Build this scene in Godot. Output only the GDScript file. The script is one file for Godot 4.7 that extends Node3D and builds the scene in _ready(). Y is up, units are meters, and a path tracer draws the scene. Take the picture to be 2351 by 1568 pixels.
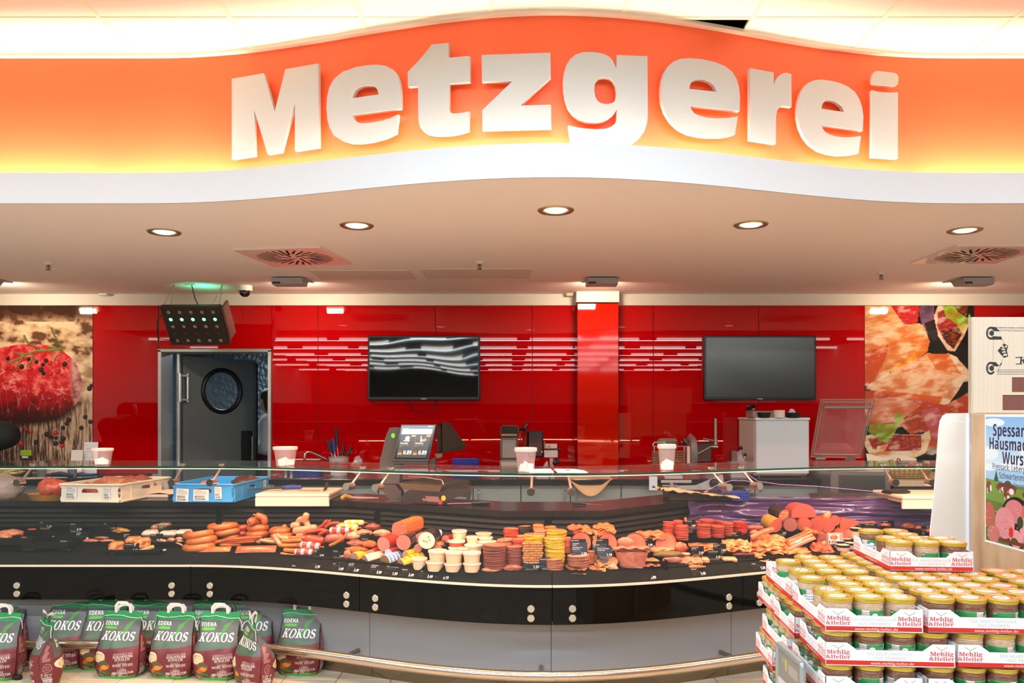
extends Node3D
# Butcher's counter in a supermarket. y up, metres. Camera at the origin looking along -z; "d" below is distance in front of it.
const F = 1880.0
const HZ = 948.0
const EYE = 1.48
const WALL = 7.36
const SOFF = 2.545
const CEIL = 3.345
var used = {}
var mats = {}
var texs = {}
var rng = RandomNumberGenerator.new()
var noise = FastNoiseLite.new()

class Geo:
	var v = PackedVector3Array()
	var n = PackedVector3Array()
	var t = PackedVector2Array()
	var i = PackedInt32Array()
	func tri(a,b,c,ua = Vector2.ZERO,ub = Vector2.ZERO,uc = Vector2.ZERO):
		var k = v.size()
		var nn: Vector3 = (b - a).cross(c - a).normalized()
		v.append(a); v.append(b); v.append(c)
		n.append(nn); n.append(nn); n.append(nn)
		t.append(ua); t.append(ub); t.append(uc)
		i.append(k); i.append(k + 2); i.append(k + 1)
	func quad(a,b,c,d,r = Rect2(0,0,1,1)):
		var k = v.size()
		var nn: Vector3 = (c - a).cross(d - b).normalized()
		for p in [a,b,c,d]:
			v.append(p); n.append(nn)
		t.append(Vector2(r.position.x,r.end.y)); t.append(r.end); t.append(Vector2(r.end.x,r.position.y)); t.append(r.position)
		for q in [0,2,1,0,3,2]: i.append(k + q)
	# rows of points, smooth; seam = first and last column coincide
	func grid(rows: Array,seam = false,uvr = Rect2(0,0,1,1),uvs = null):
		var k = v.size()
		var R = rows.size()
		var C: int = rows[0].size()
		var nn = PackedVector3Array()
		nn.resize(R * C)
		for r in R - 1:
			for c in C - 1:
				var a: Vector3 = rows[r][c]
				var b: Vector3 = rows[r][c + 1]
				var cc: Vector3 = rows[r + 1][c + 1]
				var d: Vector3 = rows[r + 1][c]
				var f = (cc - a).cross(d - b)
				nn[r * C + c] += f; nn[r * C + c + 1] += f; nn[(r + 1) * C + c + 1] += f; nn[(r + 1) * C + c] += f
				var o = k + r * C + c
				for q in [0,C + 1,1,0,C,C + 1]: i.append(o + q)
		for r in R:
			if seam:
				var s = nn[r * C] + nn[r * C + C - 1]
				nn[r * C] = s; nn[r * C + C - 1] = s
			for c in C:
				v.append(rows[r][c]); n.append(nn[r * C + c].normalized())
				if uvs != null: t.append(uvs[r][c])
				else: t.append(Vector2(uvr.position.x + uvr.size.x * c / (C - 1.0),uvr.position.y + uvr.size.y * (1.0 - r / (R - 1.0))))
	func box(c: Vector3,s: Vector3,bev = 0.003,b = Basis.IDENTITY):
		var h = s * 0.5
		var e = minf(bev,minf(h.x,minf(h.y,h.z)) * 0.9)
		var P = func(x,y,z,ax):
			var p = Vector3(x * h.x,y * h.y,z * h.z)
			if ax != 0: p.x -= x * e
			if ax != 1: p.y -= y * e
			if ax != 2: p.z -= z * e
			return c + b * p
		for s1 in [-1,1]:
			var f1 = [P.call(s1,-1,-1,0),P.call(s1,1,-1,0),P.call(s1,1,1,0),P.call(s1,-1,1,0)]
			var f2 = [P.call(-1,s1,-1,1),P.call(-1,s1,1,1),P.call(1,s1,1,1),P.call(1,s1,-1,1)]
			var f3 = [P.call(-1,-1,s1,2),P.call(1,-1,s1,2),P.call(1,1,s1,2),P.call(-1,1,s1,2)]
			for f in [f1,f2,f3]:
				if s1 > 0: quad(f[0],f[1],f[2],f[3])
				else: quad(f[1],f[0],f[3],f[2])
		if e > 0.0:
			for s1 in [-1,1]:
				for s2 in [-1,1]:
					_fix(P.call(s1,s2,-1,0),P.call(s1,s2,1,0),P.call(s1,s2,1,1),P.call(s1,s2,-1,1),c)
					_fix(P.call(s1,-1,s2,0),P.call(s1,1,s2,0),P.call(s1,1,s2,2),P.call(s1,-1,s2,2),c)
					_fix(P.call(-1,s1,s2,1),P.call(1,s1,s2,1),P.call(1,s1,s2,2),P.call(-1,s1,s2,2),c)
					for s3 in [-1,1]:
						var a: Vector3 = P.call(s1,s2,s3,0)
						var bb: Vector3 = P.call(s1,s2,s3,1)
						var d: Vector3 = P.call(s1,s2,s3,2)
						if (bb - a).cross(d - a).dot(a - c) > 0: tri(a,bb,d)
						else: tri(a,d,bb)
	func _fix(a,b,c,d,o):
		if (c - a).cross(d - b).dot(a - o) > 0: quad(a,b,c,d)
		else: quad(b,a,d,c)
	# profile of (r, y) turned round y; sharp corners are split
	func lathe(pf: Array,seg = 24,xf = Transform3D.IDENTITY,sx = 1.0,sz = 1.0):
		var run = [pf[0]]
		var L = 0.0
		var tot = 0.0
		for k in pf.size() - 1: tot += pf[k].distance_to(pf[k + 1])
		var l0 = 0.0
		for k in range(1,pf.size()):
			run.append(pf[k]); L += pf[k - 1].distance_to(pf[k])
			var sharp = k == pf.size() - 1
			if not sharp: sharp = absf((pf[k] - pf[k - 1]).angle_to(pf[k + 1] - pf[k])) > 0.6
			if sharp:
				var rows = []
				for p in run:
					var row = []
					for c in seg + 1:
						var a = TAU * c / seg
						row.append(xf * Vector3(sin(a) * p.x * sx,p.y,cos(a) * p.x * sz))
					rows.append(row)
				grid(rows,true,Rect2(0,1.0 - L / tot,1,(L - l0) / tot))
				l0 = L
				run = [pf[k]]
	# path with radii; cap: 0 open, 1 round, 2 flat
	func tube(path: Array,rad,seg = 10,cap = 1,sy = 1.0):
		var rows = []
		var N = path.size()
		var up = Vector3.UP
		for k in N:
			var T: Vector3 = ((path[mini(k + 1,N - 1)] - path[maxi(k - 1,0)]) as Vector3).normalized()
			if k == 0 and absf(T.dot(up)) > 0.95: up = Vector3.RIGHT
			var s: Vector3 = T.cross(up).normalized()
			up = s.cross(T).normalized()
			var r: float = rad[k] if rad is Array else rad
			var ring = func(o: Vector3,rr: float):
				var row = []
				for c in seg + 1:
					var a = TAU * c / seg
					row.append(o + s * (cos(a) * rr) - up * (sin(a) * rr * sy))
				return row
			if k == 0 and cap:
				for a in ([1.5,1.1,0.7,0.35] if cap == 1 else [1.5708]):
					rows.append(ring.call(path[0] - T * (r * sin(a) if cap == 1 else 0.0),maxf(r * cos(a),0.0002)))
				if cap == 2: rows.append(ring.call(path[0],r * 0.995))
			rows.append(ring.call(path[k],r))
			if k == N - 1 and cap:
				if cap == 2: rows.append(ring.call(path[k],r * 0.995))
				for a in ([0.35,0.7,1.1,1.5] if cap == 1 else [1.5708]):
					rows.append(ring.call(path[k] + T * (r * sin(a) if cap == 1 else 0.0),maxf(r * cos(a),0.0002)))
		grid(rows,true)
	func disc(c: Vector3,nrm: Vector3,rx: float,ry = -1.0,seg = 20,up = Vector3.UP):
		if ry < 0: ry = rx
		if absf(nrm.dot(up)) > 0.95: up = Vector3.FORWARD
		var x = up.cross(nrm).normalized()
		var y = nrm.cross(x)
		for k in seg:
			var a = TAU * k / seg
			var b = TAU * (k + 1) / seg
			tri(c,c + x * cos(a) * rx + y * sin(a) * ry,c + x * cos(b) * rx + y * sin(b) * ry,Vector2(0.5,0.5),Vector2(0.5 + cos(a) * 0.5,0.5 - sin(a) * 0.5),Vector2(0.5 + cos(b) * 0.5,0.5 - sin(b) * 0.5))
	# outline in x,y (anticlockwise seen from +z), front at z = 0, going back by depth; uv spans the box uvb
	func prism(poly: PackedVector2Array,depth: float,xf = Transform3D.IDENTITY,uvb = null,hole = null):
		var p = poly.duplicate()
		if Geometry2D.is_polygon_clockwise(p): p.reverse()
		var q = p.duplicate()
		var h = PackedVector2Array()
		if hole != null:
			h = hole.duplicate()
			if not Geometry2D.is_polygon_clockwise(h): h.reverse()
			var best = 1e9
			var bi = 0
			var bj = 0
			for a in p.size():
				for b in h.size():
					if p[a].distance_to(h[b]) < best: best = p[a].distance_to(h[b]); bi = a; bj = b
			q = p.slice(0,bi + 1)
			for b in h.size() + 1: q.append(h[(bj + b) % h.size()])
			q.append_array(p.slice(bi))
		var lo = q[0]
		var hi = q[0]
		for a in q: lo = lo.min(a); hi = hi.max(a)
		var bx = Rect2(lo,hi - lo)
		if uvb != null: bx = uvb
		var U = func(a): return Vector2((a.x - bx.position.x) / bx.size.x,1.0 - (a.y - bx.position.y) / bx.size.y)
		var ix = Geometry2D.triangulate_polygon(q)
		for k in range(0,ix.size(),3):
			var a = q[ix[k]]
			var b = q[ix[k + 1]]
			var c = q[ix[k + 2]]
			if (b - a).cross(c - a) < 0: var s = b; b = c; c = s
			var z = Vector3(0,0,-depth)
			tri(xf * Vector3(a.x,a.y,0),xf * Vector3(b.x,b.y,0),xf * Vector3(c.x,c.y,0),U.call(a),U.call(b),U.call(c))
			tri(xf * (Vector3(a.x,a.y,0) + z),xf * (Vector3(c.x,c.y,0) + z),xf * (Vector3(b.x,b.y,0) + z),U.call(a),U.call(c),U.call(b))
		sides(p,depth,xf)
		if h.size(): sides(h,depth,xf)
	func sides(p: PackedVector2Array,depth: float,xf = Transform3D.IDENTITY):
		for k in p.size():
			var a = p[k]
			var b = p[(k + 1) % p.size()]
			quad(xf * Vector3(a.x,a.y,-depth),xf * Vector3(b.x,b.y,-depth),xf * Vector3(b.x,b.y,0),xf * Vector3(a.x,a.y,0),Rect2(0.01,0.01,0.01,0.01))
	func mesh() -> ArrayMesh:
		var m = ArrayMesh.new()
		var a = []
		a.resize(Mesh.ARRAY_MAX)
		a[Mesh.ARRAY_VERTEX] = v; a[Mesh.ARRAY_NORMAL] = n; a[Mesh.ARRAY_TEX_UV] = t; a[Mesh.ARRAY_INDEX] = i
		m.add_surface_from_arrays(Mesh.PRIMITIVE_TRIANGLES,a)
		return m

var glyphs = {}
var fonts = {}
class Paint:
	var im: Image
	var s: int
	var host
	func _init(h,w: int,hh: int,col: Color,ss = 2):
		host = h; s = ss
		im = Image.create(w * ss,hh * ss,false,Image.FORMAT_RGB8)
		im.fill(col)
	func rect(x,y,w,h,c): im.fill_rect(Rect2i(roundi(x * s),roundi(y * s),maxi(1,roundi(w * s)),maxi(1,roundi(h * s))),c)
	func poly(pts: Array,c: Color):
		var y0 = 1e9
		var y1 = -1e9
		for p in pts: y0 = minf(y0,p.y * s); y1 = maxf(y1,p.y * s)
		for y in range(maxi(0,ceili(y0 - 0.5)),mini(im.get_height() - 1,floori(y1 - 0.5)) + 1):
			var yc = y + 0.5
			var xs = []
			for k in pts.size():
				var a: Vector2 = pts[k] * s
				var b: Vector2 = pts[(k + 1) % pts.size()] * s
				if (a.y <= yc) != (b.y <= yc): xs.append(a.x + (yc - a.y) * (b.x - a.x) / (b.y - a.y))
			xs.sort()
			for k in range(0,xs.size() - 1,2):
				var x0 = maxi(0,ceili(xs[k] - 0.5))
				var x1 = mini(im.get_width() - 1,floori(xs[k + 1] - 0.5))
				if x1 >= x0: im.fill_rect(Rect2i(x0,y,x1 - x0 + 1,1),c)
	func ell(cx,cy,rx,ry,c,rot = 0.0,seg = 24):
		var p = []
		for k in seg: p.append(Vector2(cx,cy) + Vector2(cos(TAU * k / seg) * rx,sin(TAU * k / seg) * ry).rotated(rot))
		poly(p,c)
	func ring(cx,cy,rx,ry,w,c):
		for k in 28:
			var a = TAU * k / 28
			var b = TAU * (k + 1) / 28
			poly([Vector2(cx + cos(a) * rx,cy + sin(a) * ry),Vector2(cx + cos(b) * rx,cy + sin(b) * ry),Vector2(cx + cos(b) * (rx - w),cy + sin(b) * (ry - w)),Vector2(cx + cos(a) * (rx - w),cy + sin(a) * (ry - w))],c)
	func line(pts: Array,w,c):
		for k in pts.size() - 1:
			var d: Vector2 = (pts[k + 1] - pts[k]).normalized().orthogonal() * w * 0.5
			poly([pts[k] + d,pts[k + 1] + d,pts[k + 1] - d,pts[k] - d],c)
	# y is the middle of the line of text; al 0 left, 1 centre, 2 right
	func text(str: String,x,y,size,c,al = 0,font = "Droid Sans",bold = false,xs = 1.0,skew = 0.0,rot = 0.0):
		var tr: PackedVector2Array = host.glyph(str,font,bold)
		if tr.is_empty(): return 0.0
		var lo = 1e9
		var hi = -1e9
		for p in tr: lo = minf(lo,p.x); hi = maxf(hi,p.x)
		var f: float = size / 64.0
		var w: float = (hi - lo) * f * xs
		var ox: float = -lo * f * xs - (w * 0.5 * al)
		for k in range(0,tr.size() - 2,3):
			var q = []
			for j in 3:
				var p = tr[k + j]
				q.append(Vector2(x,y) + Vector2(p.x * f * xs + ox + p.y * f * skew,-p.y * f).rotated(rot))
			poly(q,c)
		return w
	func bars(x,y,w,h,c,seed_ = 1):
		var r = RandomNumberGenerator.new()
		r.seed = seed_
		var k: float = x
		while k < x + w:
			var b = r.randf_range(0.008,0.03) * w
			rect(k,y,b,h,c)
			k += b + r.randf_range(0.01,0.03) * w
	func tex() -> ImageTexture:
		var o = im
		if s > 1: o.resize(im.get_width() / s,im.get_height() / s,Image.INTERPOLATE_TRILINEAR if s > 2 else Image.INTERPOLATE_BILINEAR)
		return ImageTexture.create_from_image(o)

func glyph(str: String,font: String,bold: bool) -> PackedVector2Array:
	var key = str + "|" + font + str(bold)
	if not glyphs.has(key):
		var fk = font + str(bold)
		if not fonts.has(fk):
			var sf = SystemFont.new()
			sf.font_names = PackedStringArray([font])
			sf.font_weight = 700 if bold else 400
			fonts[fk] = sf
		var tm = TextMesh.new()
		tm.font = fonts[fk]; tm.text = str; tm.font_size = 64; tm.pixel_size = 1.0; tm.depth = 0.0; tm.curve_step = 4.0
		var a = tm.get_mesh_arrays()
		var out = PackedVector2Array()
		if a.size() and a[Mesh.ARRAY_VERTEX] != null:
			var vv: PackedVector3Array = a[Mesh.ARRAY_VERTEX]
			var id = a[Mesh.ARRAY_INDEX]
			if id == null: id = range(vv.size())
			for k in id: out.append(Vector2(vv[k].x,vv[k].y))
		glyphs[key] = out
	return glyphs[key]

func W(px,py,d) -> Vector3: return Vector3((px - 1175.5) * d / F,EYE + (HZ - py) * d / F,-d)
func V(x,y) -> Vector2: return Vector2(x,y)
func swell(x: float,x0: float,w: float) -> float: return (1.0 - cos(PI * minf(absf(x - x0) / w,1.0))) * 0.5
func dc(x: float) -> float: return 4.19 + 0.57 * swell(x,0.19,2.06)      # front glass of the counter
func fd(x: float) -> float: return 3.70 + 0.46 * swell(x,0.2,2.06)       # white band of the fascia
func dw(x: float) -> float:                                               # front edge of the service worktop
	var k = [[-9,5.24],[-1.05,5.24],[-0.036,4.69],[0.516,4.70],[1.205,5.3],[9,5.3]]
	for j in 5:
		if x <= k[j + 1][0]: return lerpf(k[j][1],k[j + 1][1],(x - k[j][0]) / (k[j + 1][0] - k[j][0]))
	return 5.3
func normal_of(f: Callable,x: float) -> Vector3:
	var s: float = (f.call(x + 0.01) - f.call(x - 0.01)) / 0.02
	return Vector3(s,0,1).normalized()      # towards the shop
func numbered(nm: String) -> String:
	var k: int = used.get(nm,0)
	used[nm] = k + 1
	return nm if k == 0 else "%s_%03d" % [nm,k]
func tag(o,label,cat,group = ""):
	if label: o.set_meta("label",label)
	if cat: o.set_meta("category",cat)
	if group: o.set_meta("group",group)
	return o
func thing(nm,label,cat,at = Vector3.ZERO,yaw = 0.0,group = "") -> Node3D:
	var o = Node3D.new()
	o.name = numbered(nm); add_child(o); o.position = at; o.rotation.y = yaw
	return tag(o,label,cat,group)
func part(nm,g,m,parent,pos = Vector3.ZERO,label = "") -> MeshInstance3D:
	var o = MeshInstance3D.new()
	o.name = nm; o.mesh = g.mesh() if g is Geo else g; o.material_override = m; o.position = pos
	parent.add_child(o,true)
	if label: o.set_meta("label",label)
	return o
func single(nm,label,cat,g,m,at = Vector3.ZERO,yaw = 0.0,group = "") -> MeshInstance3D:
	var o = MeshInstance3D.new()
	o.name = numbered(nm); o.mesh = g.mesh() if g is Geo else g; o.material_override = m; o.position = at; o.rotation.y = yaw
	add_child(o)
	return tag(o,label,cat,group)
func struct(nm,g,m,parent = null) -> MeshInstance3D:
	var o = MeshInstance3D.new()
	o.name = numbered(nm) if parent == null else nm; o.mesh = g.mesh() if g is Geo else g; o.material_override = m
	(self if parent == null else parent).add_child(o,true)
	if parent == null: o.set_meta("kind","structure")
	return o
func room(nm) -> Node3D:
	var o = Node3D.new()
	o.name = numbered(nm); add_child(o); o.set_meta("kind","structure")
	return o
# material: sRGB colour
func mat(c,rough = 0.6,metal = 0.0,o = {}) -> StandardMaterial3D:
	var key = str(c) + str(rough) + str(metal) + str(o)
	if mats.has(key): return mats[key]
	var m = StandardMaterial3D.new()
	m.albedo_color = c if c is Color else Color(c)
	m.roughness = rough; m.metallic = metal
	if o.has("tex"): m.albedo_texture = o.tex
	if o.has("tri"): m.uv1_triplanar = true; m.uv1_scale = Vector3.ONE * o.tri
	if o.has("wtri"): m.uv1_triplanar = true; m.uv1_world_triplanar = true; m.uv1_scale = Vector3.ONE * o.wtri if not o.wtri is Vector3 else o.wtri
	if o.has("uv"): m.uv1_scale = o.uv
	if o.has("bump"): m.heightmap_enabled = true; m.heightmap_texture = o.bump; m.heightmap_scale = o.get("bs",0.3)
	if o.has("rtex"): m.roughness_texture = o.rtex; m.roughness_texture_channel = BaseMaterial3D.TEXTURE_CHANNEL_GRAYSCALE
	if o.has("coat"): m.clearcoat_enabled = true; m.clearcoat = o.coat; m.clearcoat_roughness = o.get("cr",0.05)
	if o.has("emit"): m.emission_enabled = true; m.emission = Color(o.emit); m.emission_energy_multiplier = o.get("e",1.0)
	if o.has("etex"): m.emission_enabled = true; m.emission = Color.WHITE; m.emission_operator = BaseMaterial3D.EMISSION_OP_MULTIPLY; m.emission_texture = o.etex; m.emission_energy_multiplier = o.get("e",1.0)
	if o.has("alpha"): m.transparency = BaseMaterial3D.TRANSPARENCY_ALPHA; m.albedo_color.a = o.alpha
	if o.has("sss"): m.subsurf_scatter_enabled = true; m.subsurf_scatter_strength = o.sss
	if o.has("spec"): m.metallic_specular = o.spec
	if o.has("back"): m.backlight_enabled = true; m.backlight = Color(o.back)
	if o.has("vc"): m.vertex_color_use_as_albedo = true
	if o.has("rim"): m.rim_enabled = true; m.rim = o.rim
	mats[key] = m
	return m
func ntex(sd: int,freq: float,cols: Array,size = 256,offs = null,type = FastNoiseLite.TYPE_SIMPLEX_SMOOTH,oct = 4) -> NoiseTexture2D:
	var key = "n%d_%f_%s_%d_%d" % [sd,freq,str(cols) + str(offs),size,type]
	if texs.has(key): return texs[key]
	var n = FastNoiseLite.new()
	n.seed = sd; n.frequency = freq; n.noise_type = type; n.fractal_octaves = oct
	if type == FastNoiseLite.TYPE_CELLULAR: n.cellular_return_type = FastNoiseLite.RETURN_DISTANCE
	var t = NoiseTexture2D.new()
	t.width = size; t.height = size; t.seamless = true; t.noise = n
	if cols.size():
		var g = Gradient.new()
		var cc = PackedColorArray()
		var oo = PackedFloat32Array()
		for k in cols.size():
			cc.append(Color(cols[k])); oo.append(offs[k] if offs != null else k / (cols.size() - 1.0))
		g.colors = cc; g.offsets = oo
		t.color_ramp = g
	texs[key] = t
	return t
func xform(p: Vector3,yaw = 0.0,pitch = 0.0,roll = 0.0) -> Transform3D: return Transform3D(Basis.from_euler(Vector3(pitch,yaw,roll)),p)
# strip that follows a depth curve f between x0 and x1: cross-section points are (offset back, height)
func sweep(g: Geo,f: Callable,x0: float,x1: float,sec: Array,n = 40,closed = true):
	var pts = sec.duplicate()
	if closed: pts.append(sec[0])
	var L = 0.0
	for k in pts.size() - 1:
		var rows = [[],[]]
		for j in n + 1:
			var x = lerpf(x0,x1,j / float(n))
			var nr = normal_of(f,x)
			var d: float = f.call(x)
			for e in 2:
				var p: Vector2 = pts[k + e]
				rows[e].append(Vector3(x,p.y,-d) - nr * p.x)
		g.grid(rows)
	if closed:
		for e in 2:
			var x: float = [x0,x1][e]
			var nr = normal_of(f,x)
			var c = []
			for p in sec: c.append(Vector3(x,p.y,-f.call(x)) - nr * p.x)
			for k in range(1,c.size() - 1):
				if e == 0: g.tri(c[0],c[k + 1],c[k])
				else: g.tri(c[0],c[k],c[k + 1])
func cyl(g: Geo,a: Vector3,b: Vector3,r: float,seg = 14,r2 = -1.0): g.tube([a,a.lerp(b,0.5),b],[r,(r + (r if r2 < 0 else r2)) * 0.5,r if r2 < 0 else r2],seg,2)

const ROWS = [-2.4,0.2,2.8,5.4,8.0,10.6,13.2,16.2,19.6]
func _ready():
	rng.seed = 7
	noise.seed = 3; noise.frequency = 1.0
	# ---- camera, sky, large lights, exposure
	var cam = Camera3D.new()
	cam.name = "camera"
	cam.projection = Camera3D.PROJECTION_FRUSTUM
	cam.near = 0.05; cam.far = 60.0
	cam.size = 1568.0 / F * cam.near
	cam.frustum_offset = Vector2(0,(HZ - 784.0) / F * cam.near)
	cam.position = Vector3(0,EYE,0)
	add_child(cam)
	cam.current = true
	var we = WorldEnvironment.new()
	we.name = "environment"
	var e = Environment.new()
	e.background_mode = Environment.BG_COLOR
	e.background_color = Color(0.02,0.02,0.02)
	e.tonemap_mode = Environment.TONE_MAPPER_LINEAR
	e.tonemap_exposure = 1.0
	e.sdfgi_enabled = true; e.ssao_enabled = true; e.ssil_enabled = true
	we.environment = e
	add_child(we)
	for z in ROWS:       # rows of strip lights over the shop floor
		area("shop_light",Vector3(0,CEIL - 0.09,z),Vector3(0,-1,0),Vector3.RIGHT,Vector2(14.0,0.14),Color(0.92,0.97,1.0),36.0 if z < 2 else 18.0)
	shell()
	fascia()
	soffit_fittings()
	back_wall()
	back_counter()
	display_case()
	service_items()
	meats_left()
	meats_middle()
	meats_right()
	price_cards()
	bags()
	jar_pile()
	gondola()

func area(nm,p: Vector3,dir: Vector3,along: Vector3,size: Vector2,col: Color,energy: float):
	var l = AreaLight3D.new()
	l.name = numbered(nm)
	var z = -dir.normalized()
	var x = (along - z * along.dot(z)).normalized()
	l.transform = Transform3D(Basis(x,z.cross(x),z),p)
	l.area_size = size; l.light_color = col; l.light_energy = energy
	l.area_normalize_energy = true
	l.shadow_enabled = true; l.area_range = 30.0
	add_child(l)
	return l
func spot(nm,p: Vector3,dir: Vector3,angle: float,col: Color,energy: float,size = 0.05,parent = null):
	var l = SpotLight3D.new()
	l.name = numbered(nm)
	var up = Vector3.FORWARD if absf(dir.normalized().y) > 0.9 else Vector3.UP
	l.transform = Transform3D(Basis.looking_at(dir,up),p)
	l.spot_angle = angle; l.light_color = col; l.light_energy = energy; l.light_size = size; l.spot_range = 20.0; l.spot_attenuation = 2.0
	l.spot_angle_attenuation = 0.6
	l.shadow_enabled = true
	add_child(l)
	return l

const CREAM = "f4efe2"
func shell():
	# floor with tiles near the counter
	var g = Geo.new()
	g.box(Vector3(0,-0.06,6.5),Vector3(18.4,0.1,31.4),0.0)
	var fl = struct("floor",g,mat("4b423b",0.9))
	var speck = ntex(11,0.35,["c4b59d","cdbfa8","d2c4ae","93856f"],512,[0.0,0.5,0.8,1.0])
	var tm = [mat(Color(1,1,1),0.35,0,{"tex": speck,"tri": 1.3}),mat(Color(0.95,0.94,0.93),0.4,0,{"tex": speck,"tri": 1.7})]
	var T = 0.30
	var tile = Geo.new()
	tile.box(Vector3.ZERO,Vector3(T - 0.004,0.012,T - 0.004),0.0015)
	var tmesh = tile.mesh()
	for r in 14:
		for c in 22:
			var p = Vector3(-3.52 + c * T + (r % 2) * 0.0,-0.006,-1.7 - r * T)
			if (p.z < -5.3): continue
			var m: MeshInstance3D = part("floor_tile",tmesh,tm[(r * 7 + c * 3) % 2],fl,p)
			m.rotation.y = 0
	var rest = Geo.new()
	rest.box(Vector3(0,-0.006,10.2),Vector3(18,0.012,23.4),0.0)
	rest.box(Vector3(0,-0.006,-6.4),Vector3(18,0.012,2.0),0.0)
	rest.box(Vector3(-6.33,-0.006,-3.5),Vector3(5.3,0.012,3.9),0.0)
	rest.box(Vector3(6.1,-0.006,-3.5),Vector3(5.9,0.012,3.9),0.0)
	part("floor_surface",rest,tm[0],fl)
	# shop ceiling: big slab, and near the fascia single tiles in a grid, one of them missing
	var slab = Geo.new()
	slab.box(Vector3(0,CEIL + 0.9,6.5),Vector3(18.4,0.1,31.4),0.0)
	slab.box(Vector3(0,CEIL + 0.02,9.45),Vector3(18.4,0.04,25.4),0.0)
	var holes = ntex(5,0.5,["c9c2af","e2ddd0","e6e1d5","e8e3d8"],512,[0.0,0.16,0.26,1.0])
	var tilem = mat(Color(1,1,1),0.9,0,{"tex": holes,"wtri": 2.2,"bump": holes,"bs": 0.15})
	var ce = struct("ceiling",slab,mat("3f3a36",0.8))
	var bar = mat("efe2c8",0.6)
	var S = 0.618
	for r in range(-1,3):
		for c in range(-8,9):
			if r == 0 and c == 0: continue
			if r == 2 and absi(c) < 4: continue
			var b = Geo.new()
			b.box(Vector3(1.14 + (c - 0.5) * S,CEIL + 0.012,-(3.87 + (r + 0.5) * S)),Vector3(S - 0.02,0.02,S - 0.02),0.002)
			part("ceiling_tile",b,tilem,ce)
	for c in range(-8,9):
		var b = Geo.new()
		b.box(Vector3(1.14 + c * S,CEIL + 0.006,-4.5),Vector3(0.024,0.014,2.4),0.001)
		part("grid_bar",b,bar,ce)
	for r in range(0,3):
		var b = Geo.new()
		b.box(Vector3(0,CEIL + 0.005,-(3.87 + r * S)),Vector3(10,0.014,0.024),0.001)
		part("grid_bar",b,bar,ce)
	# walls
	for s in [-1,1]:
		var w = Geo.new()
		w.box(Vector3(9.1 * s,1.8,6.5),Vector3(0.2,4.8,31.4),0.0)
		struct("wall_left" if s < 0 else "wall_right",w,mat("d8d4cc",0.8))
		var end = Geo.new()      # side of the butcher's bay, outside the view
		end.box(Vector3(5.6 * s,1.3,-5.8),Vector3(0.12,2.6,3.4),0.0)
		struct("wall_bay_left" if s < 0 else "wall_bay_right",end,mat("cdb9a8",0.7))
	var w = Geo.new()
	w.box(Vector3(0,1.8,22.1),Vector3(18.4,4.8,0.2),0.0)
	struct("wall_rear",w,mat("6a625c",0.8))
	# shop shelves behind the camera, mirrored in the glass
	for q in [[-5.6,2.3,4.6],[-0.4,2.6,5.0],[4.8,2.2,4.4],[-3.0,6.6,6.0],[3.6,6.8,6.0]]:
		var t = thing("shop_shelf","dark shop shelf standing on the shop floor opposite the counter, seen mirrored in its glass","shelf",Vector3(q[0],0,q[1]),0,"shop shelves opposite the counter")
		var sg = Geo.new()
		sg.box(Vector3(0,0.85,0.25),Vector3(q[2],1.7,0.04),0.004)
		part("back_board",sg,mat("2c2622",0.7),t)
		for y in [0.1,0.5,0.9,1.3,1.68]:
			sg = Geo.new()
			sg.box(Vector3(0,y,0.0),Vector3(q[2],0.03,0.48),0.004)
			part("shelf_board",sg,mat("4a423c",0.6),t)
	# strip lights seen mirrored in the red glass
	var sl = mat("ffffff",0.4,0,{"emit": "fffaf0","e": 7.0})
	for z in ROWS.slice(2):
		for k in 12:
			var b = Geo.new()
			var len_ = 1.25 if (k + int(z)) % 3 else 1.0
			b.box(Vector3(-8.6 + k * 1.56 + (0.3 if z > 2 else 0.0),CEIL - 0.05,z),Vector3(len_,0.06,0.07),0.01)
			single("strip_light","white strip light under the shop ceiling, mirrored in the red glass wall","light",b,sl,Vector3.ZERO,0.0,"strip lights over the shop floor")

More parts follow.
